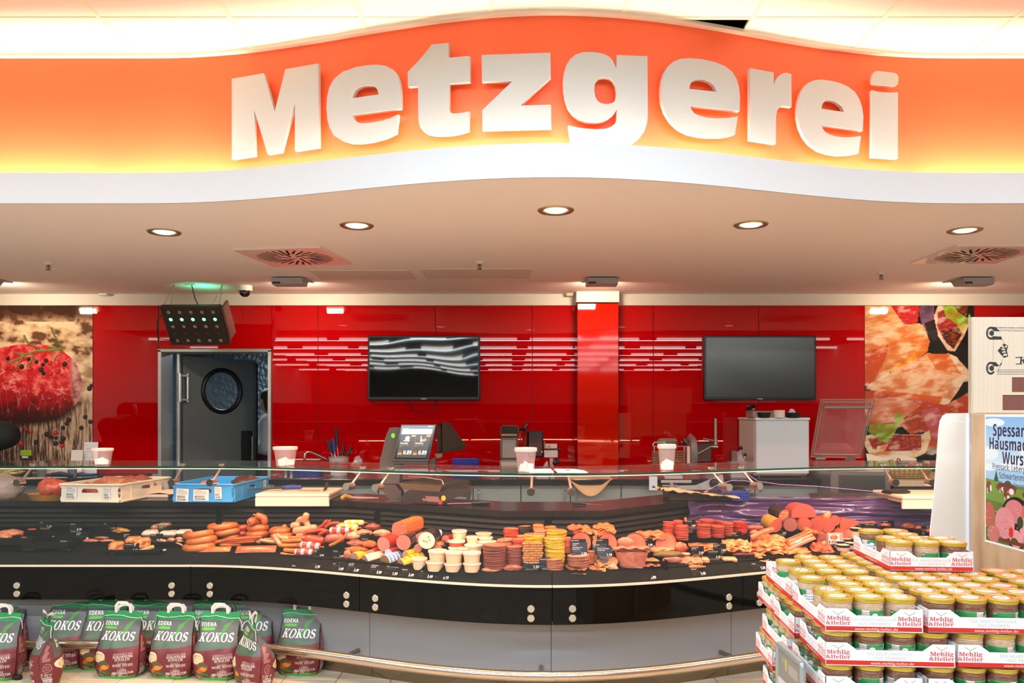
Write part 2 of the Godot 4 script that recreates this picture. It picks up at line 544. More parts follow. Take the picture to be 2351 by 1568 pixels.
func fascia():
	var white = mat("cdcdd0",0.55)
	var band = Geo.new()
	sweep(band,fd,-5.4,5.4,[V(0,SOFF),V(0,2.70),V(0.014,2.70),V(0.014,2.58),V(0.10,2.58),V(0.10,SOFF)],90)
	struct("trim_fascia_band",band,white)
	var og = Geo.new()
	sweep(og,fd,-5.4,5.4,[V(0.12,2.56),V(0.12,CEIL + 0.0),V(0.16,CEIL + 0.0),V(0.16,2.56)],90)
	struct("wall_fascia",og,mat("ff6838",0.42))
	var lip = Geo.new()
	sweep(lip,fd,-5.4,5.4,[V(0.085,CEIL - 0.012),V(0.085,CEIL + 0.004),V(0.12,CEIL + 0.004),V(0.12,CEIL - 0.012)],90)
	struct("trim_ceiling_edge",lip,mat("efe6d6",0.8))
	# soffit: flat lid from the band back to the wall
	var so = Geo.new()
	var n = 90
	for k in n:
		var xa = lerpf(-5.4,5.4,k / float(n))
		var xb = lerpf(-5.4,5.4,(k + 1) / float(n))
		so.quad(Vector3(xa,SOFF - 0.001,-fd(xa) - 0.004),Vector3(xa,SOFF - 0.001,-WALL - 0.02),Vector3(xb,SOFF - 0.001,-WALL - 0.02),Vector3(xb,SOFF - 0.001,-fd(xb) - 0.004))
		so.quad(Vector3(xa,SOFF + 0.03,-fd(xa) - 0.05),Vector3(xb,SOFF + 0.03,-fd(xb) - 0.05),Vector3(xb,SOFF + 0.03,-WALL - 0.02),Vector3(xa,SOFF + 0.03,-WALL - 0.02))
	var sp = struct("ceiling_soffit",so,mat("f6e8e3",0.6))
	var hatch = Geo.new()
	hatch.box(W(1095,626,6.25) * Vector3(1,0,1) + Vector3(0,SOFF - 0.003,0),Vector3(0.82,0.006,0.42),0.001)
	part("access_hatch",hatch,mat("e0cfc4",0.6),sp)
	hatch = Geo.new()
	hatch.box(W(835,628,6.3) * Vector3(1,0,1) + Vector3(0,SOFF - 0.003,0),Vector3(0.75,0.006,0.4),0.001)
	part("access_hatch",hatch,mat("e0cfc4",0.6),sp)
	# cove lamp in the trough behind the band
	var cove = Geo.new()
	sweep(cove,fd,-5.3,5.3,[V(0.03,2.60),V(0.03,2.625),V(0.06,2.625),V(0.06,2.60)],80)
	single("cove_light","warm cove lamp hidden in the trough behind the white fascia band","lamp",cove,mat("ffffff",0.5,0,{"emit": "ffe8c8","e": 2.0}))
	for k in 14:
		var x = -4.55 + k * 0.7
		var nr = normal_of(fd,x)
		var tx = Vector3(nr.z,0,-nr.x)
		area("cove_lamp",Vector3(x,2.63,-fd(x)) - nr * 0.045,Vector3(0,1,0) - nr * 0.15,tx,Vector2(0.66,0.03),Color(1.0,0.92,0.8),0.6 if absf(x - 0.2) < 1.8 else 0.95)
	letters()

# outlines of the letters' front faces as they stand in the photograph: [crop, points]
func letters():
	var OX = {"a": [500,80,5.0587],"b": [900,60,5.6],"c": [1260,80,5.0587],"d": [1680,100,5.0587]}
	var L = [
		["a","large white capital letter M at the left end of the sign, on the orange wall",[162,510,533,445,660,893,784,400,1167,332,1173,1303,895,1345,895,797,735,1360,578,1385,420,870,428,1403,163,1442],[]],
		["a","white letter e of the sign, between the M and the t",[2125,857,1572,932,1575,955,1590,990,1625,1018,1680,1027,1760,1022,1900,998,2010,965,2095,922,2068,1140,1950,1195,1800,1238,1650,1257,1540,1255,1430,1222,1350,1170,1300,1085,1272,980,1262,850,1268,730,1295,610,1350,510,1450,430,1600,375,1750,350,1850,346,1950,360,2030,400,2085,460,2112,540,2125,640,2128,750],[1568,735,1578,690,1603,640,1650,605,1720,590,1790,590,1830,605,1855,640,1868,692]],
		["b","white letter t of the sign, its slanted top the highest point of the word",[505,235,727,215,727,406,997,383,1000,718,735,740,738,1075,748,1105,770,1120,820,1123,880,1118,990,1096,983,1343,900,1370,780,1395,640,1405,540,1403,455,1385,400,1350,360,1300,342,1230,337,1160,335,772,205,780,202,590,290,500,390,390,470,290],[]],
		["b","white zigzag letter z in the middle of the sign, right of the t",[1153,370,2035,342,2040,660,1655,1020,2043,1010,2048,1312,1163,1335,1160,1080,1545,710,1157,715],[]],
		["c","white letter g of the sign, its tail dipping behind the white band",[790,235,1145,247,1150,950,1140,1030,1110,1120,1060,1190,985,1250,900,1285,750,1310,600,1315,450,1305,258,1290,228,1050,330,1075,440,1090,560,1097,650,1092,720,1070,770,1030,787,990,792,866,750,930,690,980,620,1010,540,1020,440,1012,350,980,280,925,225,850,190,750,172,640,167,540,178,440,205,350,250,280,310,230,390,202,480,198,570,205,650,225,710,260,750,310,775,370,784,378],[528,650,533,580,555,535,590,505,650,494,710,505,750,540,775,590,784,650,783,720,765,770,730,795,670,805,610,795,570,770,540,720]],
		["c","white letter e of the sign, between the g and the r",[2215,888,1645,828,1655,865,1690,910,1750,940,1840,962,1950,970,2080,965,2195,948,2163,1155,2100,1175,2000,1190,1880,1190,1750,1180,1620,1150,1510,1095,1420,1010,1350,900,1313,780,1303,660,1315,530,1345,430,1390,360,1450,310,1530,278,1640,270,1780,282,1930,315,2050,365,2130,430,2180,510,2210,610,2220,720],[1632,628,1637,590,1655,555,1690,530,1740,518,1800,520,1870,545,1920,590,1947,661]],
		["d","white letter r of the sign with its short arm, left of the last e",[212,285,487,337,489,490,500,440,535,390,570,358,610,340,650,342,692,355,695,738,640,728,590,725,550,745,525,785,515,850,513,1165,215,1118],[]],
		["d","white letter e of the sign, between the r and the i",[1522,1015,1048,948,1055,985,1085,1025,1140,1058,1220,1080,1320,1090,1420,1085,1502,1072,1473,1272,1380,1290,1250,1297,1130,1280,1010,1240,910,1170,840,1080,790,970,768,860,765,770,775,670,800,570,840,500,890,455,960,425,1040,418,1140,430,1250,455,1350,500,1430,560,1480,640,1515,740,1530,850],[1043,757,1048,720,1062,690,1090,665,1130,655,1180,663,1230,685,1280,730,1306,796]],
		["d","white letter i of the sign with its rounded dot, at the right end",[1627,540,1680,555,1750,565,1840,570,1932,565,1930,1335,1628,1315],[]],
	]
	var face = mat("c2c0bc",0.42)
	for l in L:
		var o: Array = OX[l[0]]
		var cx = 0.0
		var cnt: int = l[2].size() / 2
		for k in cnt: cx += (o[0] + l[2][k * 2] / o[2]) / cnt
		var x: float = (cx - 1175.5) * 3.85 / F
		for it in 4: x = (cx - 1175.5) * (fd(x) + 0.062) / F
		var nr = normal_of(fd,x)
		var p0 = Vector3(x,EYE,-fd(x)) - nr * 0.062
		var tx = Vector3(nr.z,0,-nr.x)
		var flat = func(a: Array) -> PackedVector2Array:
			var r = PackedVector2Array()
			for k in a.size() / 2:
				var w = W(o[0] + a[k * 2] / o[2],o[1] + a[k * 2 + 1] / o[2],1.0) - Vector3(0,EYE,0)
				var s: float = (p0 - Vector3(0,EYE,0)).dot(nr) / w.dot(nr)
				var q = Vector3(0,EYE,0) + w * s - p0
				r.append(Vector2(q.dot(tx),q.y))
			return r
		var poly: PackedVector2Array = flat.call(l[2])
		var hole = flat.call(l[3]) if l[3].size() else null
		var g = Geo.new()
		g.prism(poly,0.022,Transform3D.IDENTITY,null,hole)
		if l[1].contains("letter i"):
			var th = thing("sign_letter",l[1],"letter",p0,atan2(nr.x,nr.z),"")
			part("stem",g,face,th)
			var dot = Geo.new()
			dot.prism(flat.call([1690,318,1890,340,1920,355,1937,385,1937,430,1930,470,1910,490,1870,497,1680,478,1650,470,1635,450,1633,400,1640,355,1660,328]),0.022)
			part("dot",dot,face,th)
		else:
			single("sign_letter",l[1],"letter",g,face,p0,atan2(nr.x,nr.z))

func on_soffit(px,py) -> Vector3:      # point of the soffit seen at a pixel
	return W(px,py,(SOFF - EYE) * F / (HZ - py))
func soffit_fittings():
	var ring = mat("b9a78c",0.3,0.85)
	var lamp = mat("ffffff",0.4,0,{"emit": "fff0b8","e": 3.0})
	var spots = [[377,532,"leftmost of the five round downlights in the curved soffit"],[819,517,"round downlight in the soffit, above and right of the square vent"],[1276,482,"round downlight nearest the sign's letter z, at the bulge of the soffit"],[1724,515,"round downlight in the soffit above the right television"],[2215,528,"rightmost round downlight, just in front of the right square vent"]]
	for s in spots:
		var p = on_soffit(s[0],s[1])
		var t = thing("downlight",s[2],"downlight",p,0,"downlights in the soffit")
		var g = Geo.new()
		g.lathe([V(0.066,0.004),V(0.070,-0.006),V(0.090,-0.009),V(0.096,-0.004),V(0.096,0.004)].map(func(a): return V(a.x,-a.y)),36,xform(Vector3.ZERO,0,PI))
		part("trim_ring",g,ring,t)
		g = Geo.new()
		g.lathe([V(0.0,-0.010),V(0.045,-0.009),V(0.060,-0.002),V(0.066,0.01)],32)
		part("lamp",g,lamp,t)
		spot("downlight_beam",p + Vector3(0,-0.02,0),Vector3(0,-1,0.05),62,Color(1.0,0.86,0.6),2.4,0.06)
	for k in 2:
		var y = [8.6,0.0][k]
		var p: Vector3 = [Vector3(-1.47,SOFF,-5.56),Vector3(3.11,SOFF,-5.48)][k]
		var t = thing("air_vent",["square swirl air vent in the soffit, left half of the picture","square swirl air vent in the soffit, cut by the right edge"][k],"vent",p,deg_to_rad(-y),"swirl vents in the soffit")
		var g = Geo.new()
		g.box(Vector3(0,-0.006,0),Vector3(0.6,0.012,0.6),0.001)
		part("panel",g,mat("e8d9d0",0.25,0.0,{"coat": 0.4}),t)
		var slot = Geo.new()
		var q = 30
		for j in q:
			var a = TAU * j / q
			var r0: float = [0.03,0.10,0.14][0 if j % 5 == 0 else (1 if j % 2 else 2)]
			var dir = Vector3(sin(a),0,cos(a))
			var off = dir.cross(Vector3.UP) * 0.02
			var sd = dir.cross(Vector3.UP) * 0.008
			var y0 = Vector3(0,-0.0128,0)
			slot.quad(dir * r0 + off - sd + y0,dir * 0.25 + off * 0.4 - sd + y0,dir * 0.25 + off * 0.4 + sd + y0,dir * r0 + off + sd + y0)
		var sl = part("slots",slot,mat("1a0e0a",0.7),t)
		sl.set_meta("kind","stuff")
		g = Geo.new()
		g.lathe([V(0.0,-0.016),V(0.007,-0.015),V(0.009,-0.012)],10)
		part("screw",g,mat("e2cdb8",0.4,0.3),t)
	for s in [[111,602,"sprinkler head hanging from the soffit at the far left"],[1101,600,"sprinkler head hanging from the soffit under the access hatch"],[2023,625,"sprinkler head hanging from the soffit at the right"]]:
		var p = on_soffit(s[0],s[1])
		var t = thing("sprinkler",s[2],"sprinkler",p,0,"sprinklers in the soffit")
		var g = Geo.new()
		g.lathe([V(0.012,-0.02),V(0.022,-0.015),V(0.036,0.0)],16)
		part("rosette",g,mat("e9e2da",0.4),t)
		g = Geo.new()
		g.lathe([V(0.0,-0.044),V(0.004,-0.044),V(0.004,-0.03),V(0.008,-0.026),V(0.008,-0.018)],10)
		for k in [-1,1]: g.tube([Vector3(0.008 * k,-0.02,0),Vector3(0.015 * k,-0.034,0),Vector3(0.004 * k,-0.05,0)],0.0025,6)
		part("frame",g,mat("7d7264",0.3,0.8),t)
		g = Geo.new()
		g.lathe([V(0.0,-0.056),V(0.018,-0.056),V(0.018,-0.053),V(0.0,-0.053)],12)
		part("deflector",g,mat("6d6256",0.3,0.8),t)
	# grey asymmetric wall washers hanging just below the soffit
	for s in [[-4.2,"grey wall washer lamp box at the far left of the soffit"],[-1.754,"grey wall washer lamp box under the soffit, right of the square vent's far corner"],[0.707,"grey wall washer lamp box above the red column"],[3.64,"grey wall washer lamp box at the right end of the soffit"]]:
		var p = Vector3(s[0],SOFF,-6.5)
		var t = thing("wall_washer",s[1],"lamp",p,0,"wall washer lamps")
		var g = Geo.new()
		g.box(Vector3(0,-0.006,-0.05),Vector3(0.27,0.008,0.24),0.002)
		part("mounting_plate",g,mat("b9b4b2",0.5),t)
		g = Geo.new()
		var pr = PackedVector2Array([V(-0.12,-0.01),V(-0.12,-0.055),V(-0.10,-0.062),V(0.02,-0.062),V(0.08,-0.01)])
		g.prism(pr,0.24,Transform3D(Basis(Vector3.UP,PI / 2),Vector3(-0.12,0,0.0)) if false else Transform3D(Basis(Vector3(0,0,-1),Vector3.UP,Vector3(1,0,0)),Vector3(0.12,0,0)))
		part("housing",g,mat("a9a6ab",0.55),t)
		g = Geo.new()
		g.box(Vector3(-0.082,-0.05,0.122),Vector3(0.06,0.016,0.003),0.0005)
		part("type_plate",g,mat("4b3a31",0.6),t)
		g = Geo.new()
		g.box(Vector3(0.0,-0.034,-0.078),Vector3(0.17,0.055,0.006),0.001,Basis(Vector3.RIGHT,-0.75))
		part("lamp_glass",g,mat("ffffff",0.3,0,{"emit": "ffe2a8","e": 9.0}),t)
		area("wall_washer_beam",p + Vector3(0,-0.055,-0.1),Vector3(0,-0.55,-1),Vector3.RIGHT,Vector2(0.16,0.05),Color(1.0,0.9,0.76),0.7)
	# camera dome, smoke detector, small bracket
	var p = on_soffit(562,656)
	var t = thing("security_camera","white and black dome security camera under the soffit, right of the hanging light panel","camera",p)
	var g = Geo.new()
	g.lathe([V(0.058,-0.045),V(0.062,-0.04),V(0.062,0.0)],24)
	part("base_ring",g,mat("e8e4e0",0.4),t)
	g = Geo.new()
	g.lathe([V(0.0,-0.095),V(0.02,-0.092),V(0.036,-0.08),V(0.045,-0.065),V(0.047,-0.045)],24)
	part("dome",g,mat("1c1412",0.06,0,{"coat": 1.0}),t)
	g = Geo.new()
	g.box(Vector3.ZERO,Vector3(0.08,0.025,0.04),0.006)
	single("smoke_detector","small white box detector on the white beam at the far left","detector",g,mat("e4ddd4",0.5),W(238,676,7.3))
	g = Geo.new()
	g.box(Vector3.ZERO,Vector3(0.07,0.045,0.05),0.008)
	single("junction_box","small beige junction box beside the head of the red column","box",g,mat("c7b795",0.6),W(1308,675,7.28))
	# hanging panel with rows of round lamps
	t = thing("light_panel","black hanging disco light panel with rows of round lamps above the kitchen door","lamp",W(450,746,6.72))
	var bs = Basis(Vector3.UP,-0.05) * Basis(Vector3.RIGHT,0.62)
	g = Geo.new()
	g.box(Vector3(0,0.0,0),Vector3(0.50,0.36,0.045),0.006,bs)
	part("case",g,mat("3a3028",0.5),t)
	g = Geo.new()
	g.box(bs * Vector3(0.262,0.02,-0.045),Vector3(0.02,0.30,0.13),0.004,bs)
	part("side_plate",g,mat("6b4a44",0.45),t)
	for r in 5:
		for c in 5:
			g = Geo.new()
			var q: Vector3 = bs * Vector3(-0.185 + c * 0.092 - (0.0),0.13 - r * 0.066,0.024)
			g.disc(q,bs * Vector3(0,0,1),0.015,0.015,12)
			part("round_lamp",g,mat("ffffff",0.4,0,{"emit": "4dffd0","e": 1.6}) if r == 1 else mat("b9b3a4",0.2,0.3) if r != 3 else mat("4a443c",0.4),t)
	g = Geo.new()
	for s in [-0.2,0.2]:
		for e in [-0.03,0.03]:
			cyl(g,bs * Vector3(s + e,0.17,-0.01),Vector3(s,SOFF - t.position.y,-0.05),0.0025,6)
	part("chain",g,mat("b5aea2",0.35,0.7),t)
	g = Geo.new()
	g.tube([Vector3(-0.05,SOFF - t.position.y,-0.03),Vector3(-0.02,0.22,-0.03),Vector3(0.0,0.15,-0.08)],0.004,6)
	g.tube([bs * Vector3(-0.23,0.13,0.0),Vector3(-0.30,0.02,0.05),Vector3(-0.27,-0.12,0.1),bs * Vector3(-0.18,-0.15,0.0)],0.004,6)
	part("cable",g,mat("151210",0.6),t)
	g = Geo.new()
	g.box(Vector3(-0.06,SOFF - t.position.y - 0.006,-0.03),Vector3(0.09,0.012,0.05),0.002)
	part("ceiling_socket",g,mat("e6e0d6",0.5),t)
	spot("light_panel_glow",t.position + Vector3(0,0.2,-0.1),Vector3(0,1,-0.3),60,Color(0.3,1.0,0.75),0.10,0.1)

func wx(px,d = WALL) -> float: return (px - 1175.5) * d / F
func back_wall():
	var root = room("wall_back")
	var red = mat("b80004",0.03,0,{"rtex": ntex(21,0.01,["101010","0a0a0a","060606"],256)})
	var g = Geo.new()
	g.box(Vector3(wx(365) / 2 - 2.75,1.3,-WALL - 0.13),Vector3(5.5 + wx(365),2.6,0.2),0)
	g.box(Vector3((5.5 + wx(624)) / 2,1.3,-WALL - 0.13),Vector3(5.5 - wx(624),2.6,0.2),0)
	g.box(Vector3(wx(494),2.32,-WALL - 0.13),Vector3(wx(624) - wx(365),0.54,0.2),0)
	part("plaster",g,mat("cdbfb4",0.8),root)
	var spans = [[213,363,0],[365,624,1],[624,730,0],[730,1000,0],[1000,1222,0],[1222,1325,0],[1420,1500,0],[1500,1742,0],[1742,1985,0],[2237,2480,0]]
	for s in spans:
		var a = wx(s[0]) + 0.002
		var b = wx(s[1]) - 0.002
		g = Geo.new()
		var y0 = 2.06 if s[2] else 0.94
		g.box(Vector3((a + b) / 2,(y0 + 2.455) / 2,-WALL - 0.006),Vector3(b - a,2.455 - y0,0.012),0.0015)
		part("glass_panel",g,red,root)
	# white beam under the soffit
	var white = mat("ded6cf",0.5)
	g = Geo.new()
	g.box(Vector3(0,2.494,-WALL + 0.005),Vector3(11,0.102,0.05),0.002)
	struct("trim_beam",g,white)
	# red column with white head
	var col = room("wall_column")
	g = Geo.new()
	g.box(Vector3(wx(1372.5,7.2),1.69,-7.27),Vector3(0.36,1.5,0.17),0.003)
	part("red_cladding",g,mat("c41200",0.04),col)
	g = Geo.new()
	g.box(Vector3(wx(1372.5,7.17),2.50,-7.26),Vector3(0.376,0.10,0.19),0.003)
	part("white_head",g,white,col)
	murals()
	# kitchen door: white steel frame, open leaf with a porthole, cold room behind
	var x0 = wx(365)
	var x1 = wx(624)
	var dr = room("door_1")
	var steel = mat("c9c6c2",0.3,0.6)
	for f in [[x0 + 0.015,0.03],[x1 - 0.015,0.03]]:
		g = Geo.new()
		g.box(Vector3(f[0],1.02,-WALL - 0.1),Vector3(f[1],2.05,0.26),0.004)
		part("door_jamb",g,steel,dr)
	g = Geo.new()
	g.box(Vector3((x0 + x1) / 2,2.04,-WALL - 0.1),Vector3(x1 - x0,0.03,0.26),0.004)
	part("door_head",g,steel,dr)
	var h = Vector3(-3.02,0,-7.52)
	var e = Vector3(-2.545,0,-8.12)
	var leaf = Transform3D(Basis((e - h).normalized(),Vector3.UP,(e - h).normalized().cross(Vector3.UP)),h)
	var wdt = (e - h).length()
	var fl = thing("kitchen_door","dark grey ribbed swing door with oval porthole, standing open","door",h,0)
	fl.transform = leaf
	var quilt = ntex(9,0.02,["3a3d3f","4a4e50","5a5e60"],128,null,FastNoiseLite.TYPE_CELLULAR,1)
	g = Geo.new()
	var pc = Vector2(wdt * 0.52,1.69)
	var hole = PackedVector2Array()
	for k in 28: hole.append(pc + V(cos(TAU * k / 28),sin(TAU * k / 28)) * 0.19)
	g.prism(PackedVector2Array([V(0,0.02),V(wdt,0.02),V(wdt,2.0),V(0,2.0)]),0.04,Transform3D.IDENTITY,null,hole)
	part("leaf",g,mat("70777b",0.42,0.3,{"bump": quilt,"bs": 0.5,"tri": 9.0}),fl)
	g = Geo.new()
	var tor = []
	for k in 29: tor.append(Vector3(pc.x,pc.y,0.0) + Vector3(cos(TAU * k / 28),sin(TAU * k / 28),0) * 0.2)
	g.tube(tor,0.022,8,0)
	part("porthole_rim",g,mat("0b0b0c",0.35),fl)
	g = Geo.new()
	g.disc(Vector3(pc.x,pc.y,-0.02),Vector3(0,0,1),0.195,0.195,28)
	part("porthole_glass",g,mat("8fa5b0",0.03,0,{"alpha": 0.15}),fl)
	g = Geo.new()
	g.box(Vector3(wdt + 0.008,1.0,-0.01),Vector3(0.035,1.95,0.05),0.01)
	part("edge_seal",g,mat("0d0d0e",0.5),fl)
	g = Geo.new()
	cyl(g,Vector3(wdt * 0.91,1.02,0.05),Vector3(wdt * 0.91,1.25,0.05),0.009,8)
	for y in [1.04,1.23]: cyl(g,Vector3(wdt * 0.91,y,0.0),Vector3(wdt * 0.91,y,0.05),0.007,8)
	part("pull_handle",g,mat("aaa7a2",0.25,0.9),fl)
	g = Geo.new()
	g.box(Vector3(wdt * 0.87,1.14,0.003),Vector3(0.13,0.33,0.006),0.002)
	part("handle_plate",g,mat("26282a",0.4),fl)
	g = Geo.new()
	cyl(g,Vector3(-0.045,0.02,0.0),Vector3(-0.045,2.02,0.0),0.022,12)
	part("hinge_post",g,mat("b7babc",0.25,0.8),fl)
	for y in [1.71,0.5]:
		g = Geo.new()
		cyl(g,Vector3(-0.05,y - 0.13,0.03),Vector3(-0.05,y + 0.13,0.03),0.02,10)
		cyl(g,Vector3(0.03,y - 0.13,0.025),Vector3(0.03,y + 0.13,0.025),0.014,10)
		for q in [-0.11,0.11]: g.box(Vector3(-0.01,y + q,0.03),Vector3(0.09,0.02,0.02),0.003)
		part("hinge",g,mat("d8d8d6",0.25,0.8),fl)
	# cold room
	var dimple = ntex(31,0.06,["000000","ffffff"],128,null,FastNoiseLite.TYPE_CELLULAR,1)
	var cold = mat("6c757b",0.4,0.55,{"bump": dimple,"bs": 1.2,"wtri": 2.4})
	var cr = Geo.new()
	cr.box(Vector3(-2.7,1.2,-10.25),Vector3(3.2,2.5,0.1),0)
	cr.box(Vector3(-4.05,1.2,-8.85),Vector3(0.1,2.5,2.8),0)
	cr.box(Vector3(-1.35,1.2,-8.85),Vector3(0.1,2.5,2.8),0)
	struct("wall_cold_room",cr,cold)
	cr = Geo.new()
	cr.box(Vector3(-2.7,2.42,-8.85),Vector3(2.8,0.06,2.8),0)
	struct("ceiling_cold_room",cr,mat("9aa3a8",0.6))
	cr = Geo.new()
	cr.box(Vector3(-2.7,-0.03,-8.85),Vector3(2.8,0.06,2.9),0)
	struct("floor_cold_room",cr,mat("4b4f52",0.5))
	g = Geo.new()
	g.box(Vector3(0,0,0),Vector3(0.7,0.05,0.12),0.01)
	single("cold_room_lamp","white ceiling lamp in the cold room behind the open door","lamp",g,mat("ffffff",0.5,0,{"emit": "eaf4ff","e": 3.0}),Vector3(-2.75,2.36,-9.0))
	area("cold_room_light",Vector3(-2.75,2.33,-9.0),Vector3(0,-1,0),Vector3.RIGHT,Vector2(0.7,0.12),Color(0.85,0.94,1.0),2.6)
	people()
	televisions()

func televisions():
	for k in 2:
		var px: float = [973,1745][k]
		var t = thing("television",["black wall television left of the red column, strip lights mirrored in it","black wall television right of the red column, above the slicer"][k],"television",W(px,844.5,WALL - 0.045))
		var w = 258 * 7.3 / F
		var h = 148 * 7.3 / F
		var g = Geo.new()
		g.box(Vector3(0,0,-0.02),Vector3(w,h,0.04),0.004)
		part("bezel",g,mat("0a0a0a",0.25),t)
		g = Geo.new()
		# the panel bulges a little, so what it mirrors is wavy
		var rows = []
		for r in 13:
			var row = []
			for c in 19:
				var x: float = (c / 18.0 - 0.5) * (w - 0.035)
				var y: float = (r / 12.0 - 0.5) * (h - 0.045) + 0.005
				row.append(Vector3(x,y,0.002 + 0.00035 * sin(x * 9.0 + k * 2 + y * 5) + 0.00022 * cos(y * 14.0 + x * 4)))
			rows.append(row)
		g.grid(rows)
		part("screen",g,mat("040505",0.02 if k == 0 else 0.16,0,{"coat": 1.0,"cr": 0.03 if k == 0 else 0.2}),t)
		g = Geo.new()
		g.box(Vector3(0,-h / 2 + 0.01,0.002),Vector3(0.05,0.006,0.003),0.001)
		part("badge",g,mat("c9c9c9",0.3,0.5),t)
		if k == 0:
			g = Geo.new()
			g.tube([Vector3(-0.15,-h / 2 + 0.02,-0.015),Vector3(-0.14,-h / 2 - 0.05,-0.02),Vector3(-0.07,-h / 2 - 0.10,-0.02),Vector3(0.03,-h / 2 - 0.105,-0.02),Vector3(0.1,-h / 2 - 0.06,-0.02),Vector3(0.13,-h / 2 + 0.02,-0.015)],0.004,6)
			part("cable",g,mat("14100f",0.6),t)

func murals():
	var m = steak_picture()
	var g = Geo.new()
	var a = wx(-90)
	var b = wx(213)
	g.prism(PackedVector2Array([V(a,0.96),V(b - 0.002,0.96),V(b - 0.002,2.455),V(a,2.455)]),0.012,Transform3D(Basis.IDENTITY,Vector3(0,0,-WALL)))
	single("mural","glass wall picture of a raw steak with rosemary and peppercorns, far left","picture",g,mat(Color(1,1,1),0.05,0,{"tex": m}))
	m = ham_picture()
	g = Geo.new()
	a = wx(1985)
	b = wx(2237)
	g.prism(PackedVector2Array([V(a + 0.002,0.96),V(b - 0.002,0.96),V(b - 0.002,2.455),V(a + 0.002,2.455)]),0.012,Transform3D(Basis.IDENTITY,Vector3(0,0,-WALL)))
	single("mural","glass wall picture of raw ham slices, figs and basil, at the right","picture",g,mat(Color(1,1,1),0.05,0,{"tex": m}))

func soft(im: Image,f: Callable):      # runs f(x, y, colour) -> colour over a picture
	for y in im.get_height():
		for x in im.get_width():
			im.set_pixel(x,y,f.call(float(x),float(y),im.get_pixel(x,y)))

